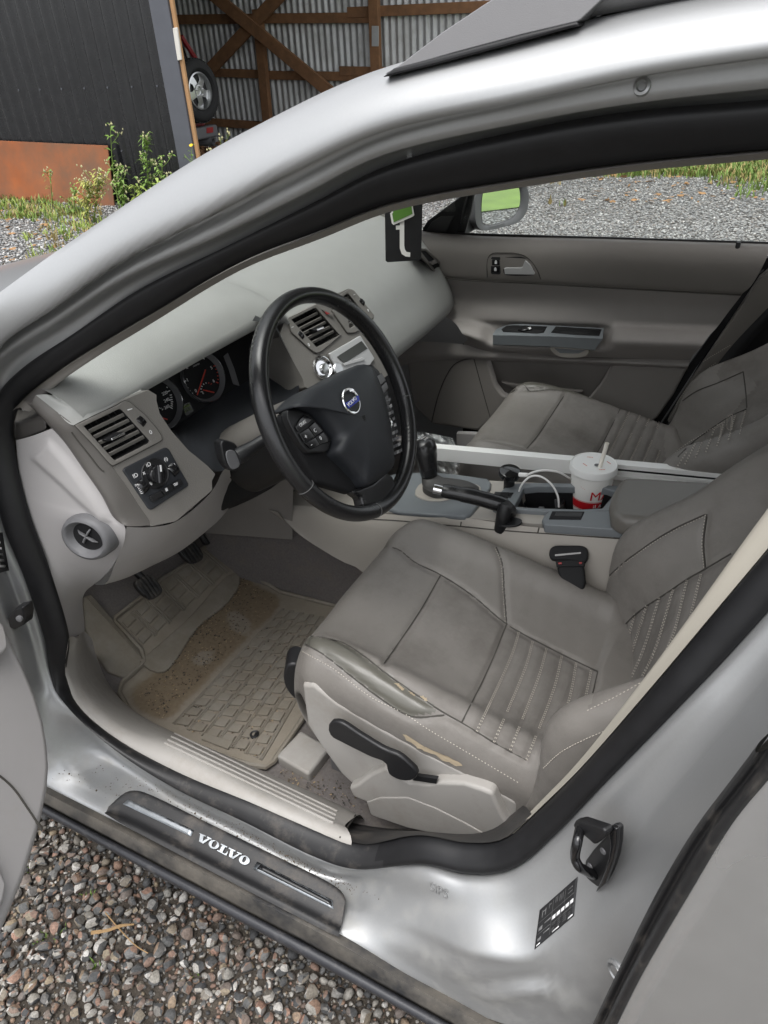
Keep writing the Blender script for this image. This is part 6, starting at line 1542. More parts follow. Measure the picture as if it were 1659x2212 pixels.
for u0, u1, v0, v1 in ((.02,.95,.36,.37),(.02,.36,.66,.67),(.37,.98,.70,.705),(.38,.385,.05,.95),(.70,.705,.05,.45),(.10,.20,.13,.16),(.10,.12,.10,.28),(.18,.20,.10,.28),(.28,.34,.10,.12),(.28,.29,.08,.20),(.45,.46,.05,.2),(.49,.50,.05,.2),(.56,.57,.08,.25),(.60,.61,.08,.25),(.64,.65,.08,.25),(.78,.9,.14,.16),(.78,.9,.24,.26)): sbit(u0, u1, v0, v1, 'dim_ink')
for j in range(6):
    for k in range(4):
        if random.random() < .8: sbit(.42+k*.14, .42+k*.14+random.uniform(.06,.1), .64+j*.05, .65+j*.05, 'dim_ink')
for u0, u1, v0, v1 in ((.05,.15,.50,.60),(.05,.15,.78,.86),(.20,.36,.48,.52),(.20,.36,.74,.78),(.45,.62,.92,.95),(.85,.97,.92,.96),(.04,.14,.93,.96)): sbit(u0, u1, v0, v1, 'dim_ink' if v0 < .9 else 'white_ink')
for (x, y), r_ in ((g(8,(1425,195))[0], .022), (g(8,(1010,880))[0], .014)):
    h_ = hit(Bbody, x, y)
    if h_: lathe('body_plug', [(r_,-.002),(r_*.98,.002),(r_*.8,.0035),(r_*.6,.001),(r_*.55,.003),(0,.0035)], h_[0], h_[1], 'silver', car, seg=28)
P = hits(Bbody, spline2(g(8, (430,985),(560,975),(680,960),(780,1010),(850,1055)), 20), .0)
groove(body, [P], .0085, -.0042); groove(body, [hits(Bbody, spline2(g(8, (330,950),(560,920),(690,905),(820,960),(930,1030)), 20))], .007, .003)
h_ = hit(Bbody, *g(8,(238,530))[0])
if h_:
    pa, pb = hit(Bbody, *g(8,(165,492))[0])[0], hit(Bbody, *g(8,(310,568))[0])[0]; FY = Frame(h_[0], pb-pa, h_[1].cross(pb-pa)); word('lettering', 'SIPS', FY, 0, 0, (pb-pa).length*.33, 'silver', car, c=.0008, depth=.0006)
# rear door edge: rubber strip and silver skin
re_l = g(8, (905,1106),(1050,800),(1200,500),(1350,250),(1500,50),(1620,-110)); re_r = g(8, (1000,1106),(1100,905),(1300,560),(1500,232),(1659,40),(1780,-110))
def ext2(pts): 
    a, b = V((*pts[0], 0)), V((*pts[1], 0)); c = a+(a-b)*.6; return [(c.x, c.y)]+pts
re_l, re_r = ext2(re_l), ext2(re_r)
LL = [U(x, y, y=-.825) for x, y in re_l]; LR = [U(x, y, y=-.868) for x, y in re_r]
rd = part('rear_door', car)
loft('edge_seal', [[p+V((.01,.02,0)) for p in LL], LL, [a.lerp(b, .3)+V((-.006,-.012,0)) for a, b in zip(LL, LR)], [a.lerp(b, .45)+V((-.001,-.004,0)) for a, b in zip(LL, LR)], [a.lerp(b, .7)+V((-.004,-.010,0)) for a, b in zip(LL, LR)], LR, [p+V((.012,.012,0)) for p in LR]], 'rubber_dusty', rd, nu=40, nv=30, angle=180)
rows = []
for p in spline(LR, 30):
    rows.append([p+V((.0,.004,0)), p+V((.004,-.001,0))]+[V((p.x+dx, -.869-.016*math.sin(min(1, dx/.5)*1.4)+.02*max(0, p.z-.95), p.z)) for dx in (.02,.06,.15,.3,.6,.9)])
grid('skin', rows, 'silver_door', rd, angle=180)
# open driver's door at the left edge
od = part('open_door', car, "driver's door standing open, light lilac-grey inner panel")
hn = V((math.sin(RAD(58)), math.cos(RAD(58)), 0)); DO = V((-.655,-.865,.58))
FO = Frame(DO, V((-hn.y, hn.x, 0)), V((0,0,1))-hn*.42)
if FO.n.dot(hn) < 0: FO = Frame(DO, V((hn.y, -hn.x, 0)), V((0,0,1))-hn*.42)
oe = [(-700,1180),(-60,1290),(0,1324),(25,1368),(60,1438),(85,1498),(103,1556),(112,1608),(116,1655),(113,1705),(102,1762),(88,1815),(62,1900),(0,2050),(-120,2270),(-700,2400)]
op = [FO.px(x, y) for x, y in oe]
prism('inner_panel', op, FO.n*-.06, 'trim_light', od, bevel=.018, seg=4)
prism('outer_skin', [p+FO.n*-.061 for p in op], FO.n*-.03, 'silver', od)
tube('panel_seam', [FO.px(x, y, .0006) for x, y in spline2([(-60,1640)]+g(7, (0,35),(60,90),(110,160),(160,235),(182,270)), 24)], .0016, 'groove', od, n=5)
prism('armrest_end', [FO.px(x, y, .02) for x, y in spline2([(-80,1330),(-20,1325),(8,1345),(18,1375),(20,1400),(5,1415),(-80,1420)], 30, True)], FO.n*-.03, 'trim_light', od, bevel=.01, seg=4)
prism('door_pocket', [FO.px(x, y, .010) for x, y in spline2([(-200,1700),(-40,1790),(-10,1850),(20,1905),(-20,2010),(-200,2200)], 30, True)], FO.n*-.02, 'trim_light', od, bevel=.008, seg=3)
dc = part('door_check', car)
prism('arm', [UF(x, y, yo(-.06)) for x, y in g(5, (30,460),(60,420),(95,412),(105,450),(100,490),(60,512),(40,500))], V((0,.02,0)), 'black', dc, bevel=.003)
lathe('pin', [(.005,0),(.005,.004),(.003,.005),(0,.005)], UF(*g(5,(88,458))[0], yo(-.064)), V((.3,-1,.2)), 'grey_plastic', dc, seg=14)
vin = part('pillar_sticker', car)
decal(Bbody, [(-40,1150),(5,1150),(20,1232),(-30,1245)], 'sticker', vin, 'label_sheet', .0008, 4, 4, .0003)
for k in range(5): decal(Bbody, [(-30,1170+k*13),(1+k*2.6,1168+k*13),(2+k*2.6,1173+k*13),(-30,1175+k*13)], 'white_ink', vin, 'print', .0014, 3, 1, .0002)
# front foot of the roof rail
rr_ = part('roof_rail', car)
Bt = bvh(body); _h1 = hit(Bt, 835, 172)[0]; _h2 = hit(Bt, 1248, 66)[0]
FRR = Frame(_h1+V((0,-.006,.002)), _h2-_h1, V((0,.3,1)))
foot = g(2, (0,320),(60,285),(250,140),(430,20),(600,-90),(1000,-120),(940,0),(850,85),(835,95),(600,150),(300,230),(60,300))
prism('foot', [FRR.px(x, y) for x, y in foot], V((0,.035,0)), 'roofrail', rr_, bevel=.008, seg=3)
prism('gasket', [FRR.px(x, y, .002) for x, y in g(2, (-10,335),(40,295),(300,228),(600,148),(835,92),(845,112),(800,122),(500,205),(200,285))], V((0,.04,0)), 'rubber', rr_, bevel=.002)
tube('bar', [FRR.px(*g(2,(800,-40))[0])+V((0,.017,.0)), V((.5,-.52,1.50)), V((1.4,-.50,1.48))], .018, 'roofrail', rr_, n=10)
Bt = bvh(body)
for x, y, r_ in ((*g(2,(1115,375))[0], .0065), (*g(2,(112,678))[0], .0035)):
    h_ = hit(Bt, x, y)
    if h_: lathe('body_plug', [(r_,-.001),(r_*.9,.0025),(r_*.6,.003),(r_*.4,.001),(0,.001)], h_[0], h_[1], 'silver', car, seg=24)
# ================================================================== loose things in the cabin
cup = thing('paper_cup', 'white paper drink cup with red band, lid and straw in the console', 'cup')
LC = V((-.087,.061,.692)); CH = .165
prof = [(.031,-CH),(.0315,-CH+.004),(.0435,-.012),(.0440,-.006)]
lathe('cup_body', [(.030,-CH+.006)]+prof, LC, V((0,0,1)), 'paper_white', cup, seg=56)
def rad_at(h): return .0315+(.0435-.0315)*(h+CH-.004)/(CH-.016)
lathe('red_band', [(rad_at(-.090)+.0003,-.090),(rad_at(-.072)+.0003,-.072)], LC, V((0,0,1)), 'print_red', cup, seg=56, cap=False)
for h in (-.0915, -.0705): lathe('band_line', [(rad_at(h)+.0003,h-.0005),(rad_at(h)+.0003,h+.0004)], LC, V((0,0,1)), 'print_red', cup, seg=56, cap=False)
lathe('lid', [(.0455,-.016),(.0475,-.014),(.0472,-.006),(.0465,-.003),(.0458,0),(.0445,.0005),(.043,-.001),(.02,-.0008),(0,-.0005)], LC, V((0,0,1)), 'lid_white', cup, seg=56)
s0 = LC+V((.012,-.010,-.02)); s1 = U(*[(a, b) for a, b in zoomer(2150,1680,4.74)((1050,238))][0], y=LC.y-.004)
tube('straw', [s0, s1], .0042, 'straw', cup, n=14, caps=False)
lathe('straw_hole', [(.0,.0002),(.006,.0002)], LC+V((.008,-.006,.0002)), V((0,0,1)), 'grey_plastic', cup, seg=16, cap=False)
def wrap(text, size, ang, h, m_, nm):
    cu2 = bpy.data.curves.new('tmp', 'FONT'); cu2.body = text; cu2.size = size; cu2.align_x = 'CENTER'; cu2.align_y = 'CENTER'; cu2.resolution_u = 3; cu2.extrude = .0002; cu2.offset = 0
    t = bpy.data.objects.new('tmp', cu2); me = bpy.data.meshes.new_from_object(t); bpy.data.objects.remove(t); bpy.data.curves.remove(cu2)
    for v in me.vertices:
        x, y, z_ = v.co; hh = h+y; R_ = rad_at(hh)+.0006+z_; a = ang+x/R_
        v.co = LC+V((R_*math.cos(a), R_*math.sin(a), hh))
    me.name = nm; me.materials.clear(); link(nm, me, m_, cup)
va = math.atan2(CAM.y-LC.y, CAM.x-LC.x)
wrap('MAX', .030, va+.80, -.056, 'print_red', 'logo'); wrap('iLAR', .014, va+.60, -.0815, 'white_ink', 'lettering'); 
for a, h, w_ in ((va-.45, -.036, .010),):
    for k in range(3): wrap('-', .006, a+k*.09, h-k*.0015, 'print_orange', 'small_print')
for (a, b, rot) in ((-.018,.020,.2),(.022,.016,-.7),(-.020,-.010,-.6),(.016,-.022,.4)):
    for k in range(4):
        f_ = Frame(LC+V((a+k*.003*math.cos(rot), b+k*.003*math.sin(rot), .0)), V((math.cos(rot), math.sin(rot), 0)), V((-math.sin(rot), math.cos(rot), 0))); slab('lid_mark', f_, 0, .0018, 0, .0014, -.0004, .0002, 'print_orange', cup)
# white aluminium profile lying across console and passenger seat
bar = thing('white_bar', 'long white metal profile lying from gear lever across to passenger seat', 'bar')
wl, wr_ = U(*z3((200,147))[0], y=.115), U(*z3((2010,311))[0], y=.115); dn = (U(*z3((205,195))[0], y=.115)-wl)
ev = (wr_-wl); fB = Frame(wl, ev, V((0,.9,.45)))
LB = ev.length
slab('face', Frame(wl, ev, V((0,0,1))), 0, LB, -.033, 0, -.0015, .0015, 'white_paint', bar, bevel=.0006)
slab('top_flange', Frame(wl+V((0,.001,-.0015)), ev, V((0,1,.0))), 0, LB, 0, .020, -.0015, .0015, 'white_paint', bar, bevel=.0006)
m0 = .54*LB
slab('groove', Frame(wl, ev, V((0,0,1))), m0, LB, -.0135, -.0095, .0015, .0022, 'black', bar); slab('lip', Frame(wl, ev, V((0,0,1))), m0, LB, -.020, -.0135, .0015, .0045, 'white_paint', bar, bevel=.0005)
slab('lower_rail', Frame(wl, ev, V((0,0,1))), m0, LB*.86, -.034, -.024, .0015, .006, 'white_paint', bar, bevel=.0006)
# 12 V charger with cable
chg = thing('usb_charger', 'round black plug-in charger standing in the console socket', 'charger')
cc = U(*z3((666,298))[0], y=.02)
lathe('head', [(.0,.008),(.020,.008),(.0225,.006),(.0228,-.004),(.021,-.008),(.013,-.010)], cc, V((.1,-.12,1)), 'black_gloss', chg, seg=36)
lathe('stem', [(.0115,-.008),(.0115,-.05),(.010,-.06)], cc, V((.02,-.05,1)), 'black', chg, seg=24)
lathe('socket_ring', [(.0125,-.050),(.0150,-.050),(.0155,-.054),(.0125,-.054)], cc, V((.02,-.05,1)), 'chrome', chg, seg=24, cap=False)
cab = thing('usb_cable', 'white charging cable looping from the charger beside the cup', 'cable')
tube('plug', [U(*z3((722,308))[0], y=.012), U(*z3((770,310))[0], y=.010)], .0048, 'cable_white', cab, n=8)
tube('wire', spline([U(*z3((768,310))[0], y=.010), U(*z3((810,292))[0], y=.02), U(*z3((870,283))[0], y=.035), U(*z3((950,292))[0], y=.05), U(*z3((1010,325))[0], y=.075), U(*z3((1040,345))[0], y=.11)], 40), .0023, 'cable_white', cab, n=8)
tube('wire', spline([U(*z3((726,500))[0], y=.0), U(*z3((716,440))[0], y=.0), U(*z3((735,370))[0], y=.0), U(*z3((790,318))[0], y=.004), U(*z3((850,320))[0], y=.006), U(*z3((915,370))[0], y=.004), U(*z3((950,440))[0], y=.0), U(*z3((955,500))[0], y=-.004)], 50), .0021, 'cable_white', cab, n=8)
# clear plastic bag behind the gear lever
bagn = np.random.RandomState(3)
bagv = []
for j in range(18):
    r = []
    for i in range(18):
        px_, py_ = bil(z3((110,50),(330,90),(400,300),(215,310)), i/17, j/17)
        r.append(U(px_, py_, y=.30+.05*math.sin(i*.9+j*.35)+.03*math.sin(j*1.3-i*.5)+.015*bagn.randn()))
    bagv.append(r)
bag = grid('plastic_bag', bagv, 'film', None, angle=180); tag(bag, 'crumpled clear plastic bag behind the gear lever', 'bag')
# hanging card
hc_ = thing('hanging_card', 'black card with a white letter and green tag hanging below the mirror', 'card')
FHC = Frame(U(870, 500, y=.0), V((1,.0,0)), V((0,0,1)))
prism('card', [FHC.px(x, y) for x, y in z4((135,220),(143,812),(162,828),(478,808),(496,790),(510,235),(490,214),(160,205))], V((0,.0012,0)), 'black', hc_)
tl = spline2(z4((285,415),(330,412),(330,640),(334,690),(350,722),(390,732),(388,774),(340,772),(300,740),(285,690),(285,500),(248,502),(246,462),(285,458)), 60, True) if False else z4((286,400),(330,398),(330,660),(336,700),(352,724),(390,732),(388,775),(345,770),(305,745),(286,690),(285,502),(248,503),(246,462),(286,460))
prism('letter', [FHC.px(x, y, .0006) for x, y in tl], V((0,-.0004,0)), 'paper_white', hc_)
prism('tag_border', [FHC.px(x, y, .002) for x, y in z4((198,230),(405,205),(412,250),(430,358),(415,372),(225,455),(208,440),(190,340),(205,325))], V((0,-.001,0)), 'paper_white', hc_)
prism('tag_print', [FHC.px(x, y, .0034) for x, y in z4((212,235),(395,215),(412,345),(225,430),(210,345),(220,330))], V((0,-.0004,0)), 'green_print', hc_)
tube('string', [FHC.px(*z4((320,215))[0], -.0), V((-.46,0,1.27))], .0008, 'black', hc_, n=5)
# ================================================================== barn with open end
barn = thing('barn', 'black corrugated barn with open end showing timber frame and grey tin', 'barn')
YW = 5.30
xe = U(392, 170, y=YW).x
def ribbed(name, x0, x1, y, z0, z1, pitch, amp, matn, parent, kind='sin', step=10):
    xs = np.arange(x0, x1, pitch/step); vs = []; fs = []
    for i, x in enumerate(xs):
        t = (i % step)/step; d = amp*math.cos(2*math.pi*t) if kind == 'sin' else amp*(1 if t < .22 else 1-(t-.22)/.26 if t < .48 else 0 if t < .80 else (t-.80)/.20)
        vs += [(x, y-d, z0), (x, y-d, z1)]
        if i: k = 2*i; fs.append((k-2, k, k+1, k-1))
    return mesh(name, vs, fs, matn, parent, angle=50)
for k in range(7):
    x1 = xe-.16-k*1.19; ribbed('wall_sheet', x1-1.19+.001, x1+.02, YW-.002*(k % 2), -.02, 4.0, .17, .032, 'tin_black', barn, 'trap')
# screws on the sheets
sv = []; sf = []
for z in (.55, 1.15, 2.05):
    for k in range(26):
        v_, f_ = tube_mesh([V((xe-.3-k*.34, YW-.036, z)), V((xe-.3-k*.34, YW-.042, z))], .010, 6); n = len(sv); sv += v_; sf += [tuple(n+j for j in q) for q in f_]
o = mesh('screw', sv, sf, 'trim_steel', barn); o['kind'] = 'stuff'
mesh('corner_flashing', [(xe-.20,YW-.046,-.02),(xe+.03,YW-.046,-.02),(xe+.03,YW-.046,4.0),(xe-.20,YW-.046,4.0),(xe-.20,YW+.01,-.02),(xe+.03,YW+.01,-.02),(xe+.03,YW+.01,4.0),(xe-.20,YW+.01,4.0)], [(0,1,2,3),(4,7,6,5),(0,4,5,1),(1,5,6,2),(2,6,7,3),(3,7,4,0)], 'trim_steel', barn, bevel=.004)
def beam(name, p, q, w_, d_, matn, parent=barn, up=None):
    p, q = V(p), V(q); ex = (q-p).normalized(); f_ = Frame(p, ex, V((0,1,0)) if abs(ex.y) < .9 else V((0,0,1))); L = (q-p).length
    return slab(name, f_, 0, L, -d_/2, d_/2, -w_/2, w_/2, matn, parent, bevel=.006)
beam('edge_board', (xe+.055,YW-.01,-.02), (xe+.055,YW-.01,4.0), .045, .03, 'timber_new')
wp = [U(x, y, y=YW-.045) for x, y in g(1, (745,122),(764,118),(783,258),(766,262))]
prism('white_plate', wp, V((0,.02,0)), 'plate_white', barn, bevel=.004)
YB = 10.0
xr = U(1150, 20, y=YB).x
for k in range(10):
    x1 = xr-k*.99; ribbed('tin_sheet', x1-.99+.001, x1+.02, YB-.003*(k % 2), -.3, 5.0, .11, .016, 'tin_grey', barn)
def bb(name, a, b, wpx, y, d_=.07, matn='timber'):
    p, q = U(*a, y=y), U(*b, y=y); return beam(name, p, q, wpx, d_, matn)
bb('post', (556,20), (582,300), .15, YB-.16, .10); bb('post', (806,-60), (818,300), .15, YB-.16, .10); bb('post', (300,-60), (360,330), .15, YB-.16, .1)
bb('rail', (330,43), (555,40), .13, YB-.06); bb('rail', (565,40), (806,38), .13, YB-.06); bb('rail', (752,27), (1150,10), .13, YB-.075)
bb('rail', (330,152), (560,160), .12, YB-.06); bb('rail', (575,162), (806,166), .12, YB-.06); bb('rail', (735,153), (1000,158), .12, YB-.075)
bb('rail', (330,255), (575,272), .12, YB-.06); bb('rail', (585,272), (806,280), .12, YB-.06)
bb('brace', (440,-28), (760,238), .18, YB-.26, .06); bb('brace', (640,-48), (440,165), .18, YB-.22, .06)
pl_ = [U(x, y, y=YB-.22) for x, y in g(1, (1606,112),(1634,112),(1634,200),(1606,200))]; prism('grey_plate', pl_, V((0,.02,0)), 'tin_grey', barn)
# unseen roof over the bay, added to darken its inside, and the earth floor
mesh('barn_shade_roof', [(-14,YW-.3,4.0),(xr+.2,YW-.3,4.0),(xr+.2,YB+.2,5.0),(-14,YB+.2,5.0),(-14,YW-.3,4.07),(xr+.2,YW-.3,4.07),(xr+.2,YB+.2,5.07),(-14,YB+.2,5.07)], [(0,1,2,3),(4,7,6,5),(0,4,5,1),(1,5,6,2),(2,6,7,3),(3,7,4,0)], 'tin_grey', barn)
mesh('end_wall', [(-14,YW,-.1),(-14,YB,-.1),(-14,YB,5.0),(-14,YW,4.0)], [(0,1,2,3)], 'tin_grey', barn)
# ---- rusty steel plate leaning on the wall
rb0, rb1 = U(247, 446, z=0.0), U(-160, 424, z=0.0); rt1, rt0 = U(-160, 296, y=YW-.10), U(240, 315, y=YW-.10)
rp_ = prism('rusty_plate', [V((rb1.x, rb0.y, 0)), V((rb0.x, rb0.y, 0)), V((rb0.x, YW-.09, rt0.z)), V((rb1.x, YW-.09, rt1.z))], V((0,.012,0)), 'rust', None, bevel=.002)
tag(rp_, 'rust-orange steel plate leaning against the black barn wall', 'plate')
# ---- off-roader parked in the barn, rear towards the open end
jp = thing('parked_jeep', 'off-road vehicle with tail-mounted spare wheel parked inside the barn', 'vehicle')
WC = U(427, 197, y=7.0); jn = V((.93,-.05,0)).normalized(); js = V((.05,.93,0)).normalized()
FJ = Frame(WC, js, V((0,0,1)))
if FJ.n.dot(jn) < 0: FJ = Frame(WC, -js, V((0,0,1)))
R_ = .345
lathe('tyre', [(.205,.0),(.215,.045),(.25,.075),(.30,.075),(.335,.05),(R_,.02),(R_,-.08),(.33,-.12),(.25,-.13)], WC, FJ.n, 'tyre', jp, seg=48)
tre = []
tv = []; tf = []
for k in range(44):
    a = 2*math.pi*k/44
    for s_ in (-1, 1):
        c_ = WC+(FJ.ex*math.cos(a+.03*s_)+FJ.ey*math.sin(a+.03*s_))*(R_+.004)+FJ.n*(-.03+.035*s_); f_ = Frame(c_, FJ.n, FJ.ex*-math.sin(a)+FJ.ey*math.cos(a)); q = [f_(x, y, z) for z in (-.006,.006) for x, y in ((-.028,-.016),(.028,-.016),(.028,.016),(-.028,.016))]; n = len(tv); tv += q; tf += [tuple(n+j for j in w_) for w_ in ((0,1,2,3),(4,7,6,5),(0,4,5,1),(1,5,6,2),(2,6,7,3),(3,7,4,0))]
o = mesh('tread_block', tv, tf, 'tyre', jp); o['kind'] = 'stuff'
lathe('wheel_rim', [(.205,.03),(.208,.05),(.195,.055),(.185,.03),(.175,-.01),(.165,-.02)], WC, FJ.n, 'alu', jp, seg=48, cap=False)
lathe('rim_disc', [(.085,.015),(.075,.035),(.045,.038),(.04,.02),(.03,.018),(0,.018)], WC, FJ.n, 'alu', jp, seg=36)
lathe('rim_back', [(0,-.03),(.185,-.03)], WC, FJ.n, 'black_matt', jp, seg=36, cap=False)
for k in range(5):
    a = math.pi/2+2*math.pi*k/5+.63; d = FJ.ex*math.cos(a)+FJ.ey*math.sin(a); e = FJ.n.cross(d)
    prism('rim_spoke', [WC+d*.06-e*.045+FJ.n*.02, WC+d*.12-e*.040+FJ.n*.028, WC+d*.185-e*.062+FJ.n*.0, WC+d*.185+e*.062+FJ.n*.0, WC+d*.12+e*.040+FJ.n*.028, WC+d*.06+e*.045+FJ.n*.02], FJ.n*-.012, 'alu', jp, bevel=.004)
for k in range(5):
    a = math.pi/2+2*math.pi*k/5; lathe('wheel_nut', [(.009,0),(.009,.015),(0,.017)], WC+(FJ.ex*math.cos(a)+FJ.ey*math.sin(a))*.057+FJ.n*.036, FJ.n, 'chrome', jp, seg=8)
BX = WC.x-.16
def jbox(name, x0, x1, y0, y1, z0, z1, m_, bev=.04, taper=0):
    vs = [(x0,y0,z0),(x1,y0,z0),(x1,y1,z0),(x0,y1,z0),(x0,y0+taper,z1),(x1-taper*.6,y0+taper,z1),(x1-taper*.6,y1-taper,z1),(x0,y1-taper,z1)]
    return mesh(name, vs, [(0,1,2,3),(4,7,6,5),(0,4,5,1),(1,5,6,2),(2,6,7,3),(3,7,4,0)], m_, jp, bevel=bev, seg=3)
yl = U(428, 160, x=BX).y
jbox('body', BX-3.0, BX, yl-1.50, yl, .45, 1.18, 'jeep_red')
jbox('cabin', BX-2.0, BX-.02, yl-1.48, yl-.02, 1.17, 1.85, 'black_gloss', taper=.16)
pa, pb = U(391, 78, x=BX-.02), U(427, 134, x=BX)
tube('cabin_pillar', [pa, pb], .03, 'jeep_red', jp, n=8); tube('cabin_pillar', [V((pa.x, 2*(yl-.75)-pa.y, pa.z)), V((pb.x, 2*(yl-.75)-pb.y, pb.z))], .03, 'jeep_red', jp, n=8)
bu0, bu1 = U(466, 268, x=BX+.10), U(464, 296, x=BX+.10)
mesh('bumper', [(BX-.02,bu0.y-1.55,bu1.z),(BX+.13,bu0.y-1.55,bu1.z),(BX+.13,bu0.y,bu1.z),(BX-.02,bu0.y,bu1.z),(BX-.02,bu0.y-1.55,bu0.z),(BX+.13,bu0.y-1.55,bu0.z),(BX+.13,bu0.y,bu0.z),(BX-.02,bu0.y,bu0.z)], [(0,1,2,3),(4,7,6,5),(0,4,5,1),(1,5,6,2),(2,6,7,3),(3,7,4,0)], 'grey_plastic', jp, bevel=.03, seg=3)
prism('reflector', [U(x, y, x=BX+.132) for x, y in ((446,276),(460,274),(460,286),(446,288))], V((.006,0,0)), 'red_plastic', jp, bevel=.002)
tube('exhaust', [V((BX-.3,U(432,302,x=BX).y,.42)), V((BX+.16,U(440,302,x=BX).y,.42))], .045, 'grey_plastic', jp, n=14, caps=False)
for s_ in (0, 1): lathe('wheel', [(.15,-.1),(.30,-.11),(.345,-.08),(.345,.08),(.30,.11),(.15,.1)], V((BX-.75, yl-.12-1.26*s_, .345)), V((0,1,0)), 'tyre', jp, seg=32)
# heap of scrap on the barn floor
sc = []
for _ in range(140):
    p = U(rg.uniform(418, 500), rg.uniform(312, 345), y=rg.uniform(7.2, 9)); sc.append((p.x, p.y, rg.uniform(.03, .08), max(0, p.z-.05)))
tag(stone_mass('scrap_heap', [(x, y, s, rg.uniform(0, .22)) for x, y, s, z in sc], S0, 'timber'), 'heap of brown rubble on the barn floor behind the wall corner', 'rubble', kind='stuff')
# ---- weeds along the wall
def weed(name, top, base, y, nleaf, llen, matn, lab, bud=None, branch=0, group='weeds by the barn wall', bend=.0):
    w_ = thing(name, lab, 'weed', group=group)
    p1 = U(*top, y=y); b = U(*base, y=y); p0 = V((b.x, b.y, 0)); mid = p0.lerp(p1, .5)+V((bend,0,0))
    st = spline([p0, mid, p1], 14); tube('stem', st, [.008*(1-.7*i/13) for i in range(14)], 'stem', w_, n=5)
    vs = []; fs = []; bv = []; bf = []
    tips = [st]
    for k in range(branch):
        i = rg.randint(4, 12); a = rg.uniform(0, 6.28); d = V((math.cos(a), math.sin(a)*.6, rg.uniform(.5, 1.2))).normalized()*rg.uniform(.08, .2); br = spline([st[i], st[i]+d*.6+V((0,0,-.01)), st[i]+d], 6); tips.append(br); tube('branch', br, .003, 'stem', w_, n=4)
    for k in range(nleaf):
        t_ = tips[rg.randint(len(tips))] if k > nleaf*.45 else st
        i = rg.randint(1, len(t_)); p = t_[i]; a = rg.uniform(0, 6.28); d = V((math.cos(a), math.sin(a), rg.uniform(-.1, .8))).normalized(); s = d.cross(V((0,0,1))).normalized(); L = llen*rg.uniform(.6, 1.3); wd = L*rg.uniform(.10, .2); n = len(vs)
        vs += [p, p+d*L*.5+s*wd+V((0,0,.01)), p+d*L-V((0,0,L*.25)), p+d*L*.5-s*wd+V((0,0,.01))]; fs.append((n, n+1, n+2, n+3))
    mesh('leaves', vs, fs, matn, w_, smooth=False)['kind'] = 'stuff'
    if bud:
        for t_ in tips:
            for _ in range(5):
                p = t_[-1]+V(rg.normal(0, .02, 3)); n = len(bv); r = rg.uniform(.008, .014)
                bv += [p+V(q)*r for q in ((1,0,0),(-1,0,0),(0,1,0),(0,-1,0),(0,0,1.3),(0,0,-1.3))]; bf += [tuple(n+j for j in f) for f in ((0,2,4),(2,1,4),(1,3,4),(3,0,4),(2,0,5),(1,2,5),(3,1,5),(0,3,5))]
        mesh('buds', bv, bf, bud, w_)['kind'] = 'stuff'
    return w_
weed('tall_weed', (238,268), (258,450), 5.0, 46, .10, 'leaf', 'tallest thin weed with small buds rising beside the rusty plate', 'bud', 6, bend=-.03)
weed('tall_weed', (314,300), (322,450), 4.95, 170, .085, 'leaf', 'dense narrow-leaved weed upright before the black wall', 'bud', 5)
weed('tall_weed', (350,342), (348,450), 4.9, 70, .075, 'leaf', 'shorter bushy weed close to the car pillar', 'bud', 5)
weed('leaning_weed', (342,398), (262,440), 4.75, 90, .11, 'leaf_light', 'arching light green weed leaning over towards the pillar', None, 5, bend=.02)
weed('bushy_weed', (262,375), (268,470), 4.7, 150, .08, 'leaf', 'bushy broad-leaved green weed beside the plate corner', 'bud', 8)
weed('yellow_weed', (215,372), (205,492), 4.35, 190, .075, 'leaf_yellow', 'feathery yellow-green weed in front of the rusty plate', 'bud', 12)
weed('yellow_weed', (192,400), (188,488), 4.3, 140, .075, 'leaf_yellow', 'low yellowish weed left of the feathery one', 'bud', 10)
weed('small_weed', (162,410), (158,462), 4.6, 60, .07, 'leaf', 'small green weed at the foot of the rusty plate', None, 5)
weed('small_weed', (108,368), (112,440), 4.95, 22, .07, 'leaf', 'single thin weed standing against the rusty plate', 'bud', 2)
fl_ = weed('flowering_weed', (413,316), (406,380), 5.0, 16, .05, 'leaf', 'weed with one yellow flower at the wall corner', None, 3)
lathe('flower', [(0,-.008),(.012,-.006),(.021,.003),(.017,.006),(0,.006)], U(413, 314, y=5.0), V((.2,-.5,.8)), 'petal', fl_, seg=14)
weed('small_weed', (476,296), (474,350), 5.3, 8, .04, 'leaf', 'thin seed-headed stalk before the grey tin wall', 'bud', 3)
# ---- hedge beyond the yard
hv = []; hf = []
hedge = thing('hedge', 'dark green hedge just visible above the car roof', 'hedge')
for _ in range(9000):
    p = V((rg.uniform(-3.0, 10), 17+rg.normal(0, .5), rg.uniform(0, 1)**.6*(2.9+.4*math.sin(rg.uniform(0, 6.28))))); a = V(rg.normal(0, 1, 3)).normalized(); b = a.cross(V((.3,.5,.8))).normalized(); s = rg.uniform(.05, .11); n = len(hv)
    hv += [p, p+a*s+b*s*.4, p+a*s*2, p+a*s-b*s*.4]; hf.append((n, n+1, n+2, n+3))
mesh('foliage', hv, hf, 'hedge', hedge, smooth=False)['kind'] = 'stuff'
for k in range(5): tube('trunk', [V((-2+k*2.6,17.1,0)), V((-2+k*2.6+.1,17.1,1.2)), V((-1.9+k*2.6,17.0,2.4))], [.07,.05,.02], 'timber', hedge, n=7)
tb = prism('plastic_item', [U(x, y, y=9.0) for x, y in ((1642,352),(1690,352),(1690,366),(1655,370))], V((0,.2,0)), 'teal', None, bevel=.02, seg=3); tag(tb, 'small teal object lying in the grass at the edge of the yard', 'object')
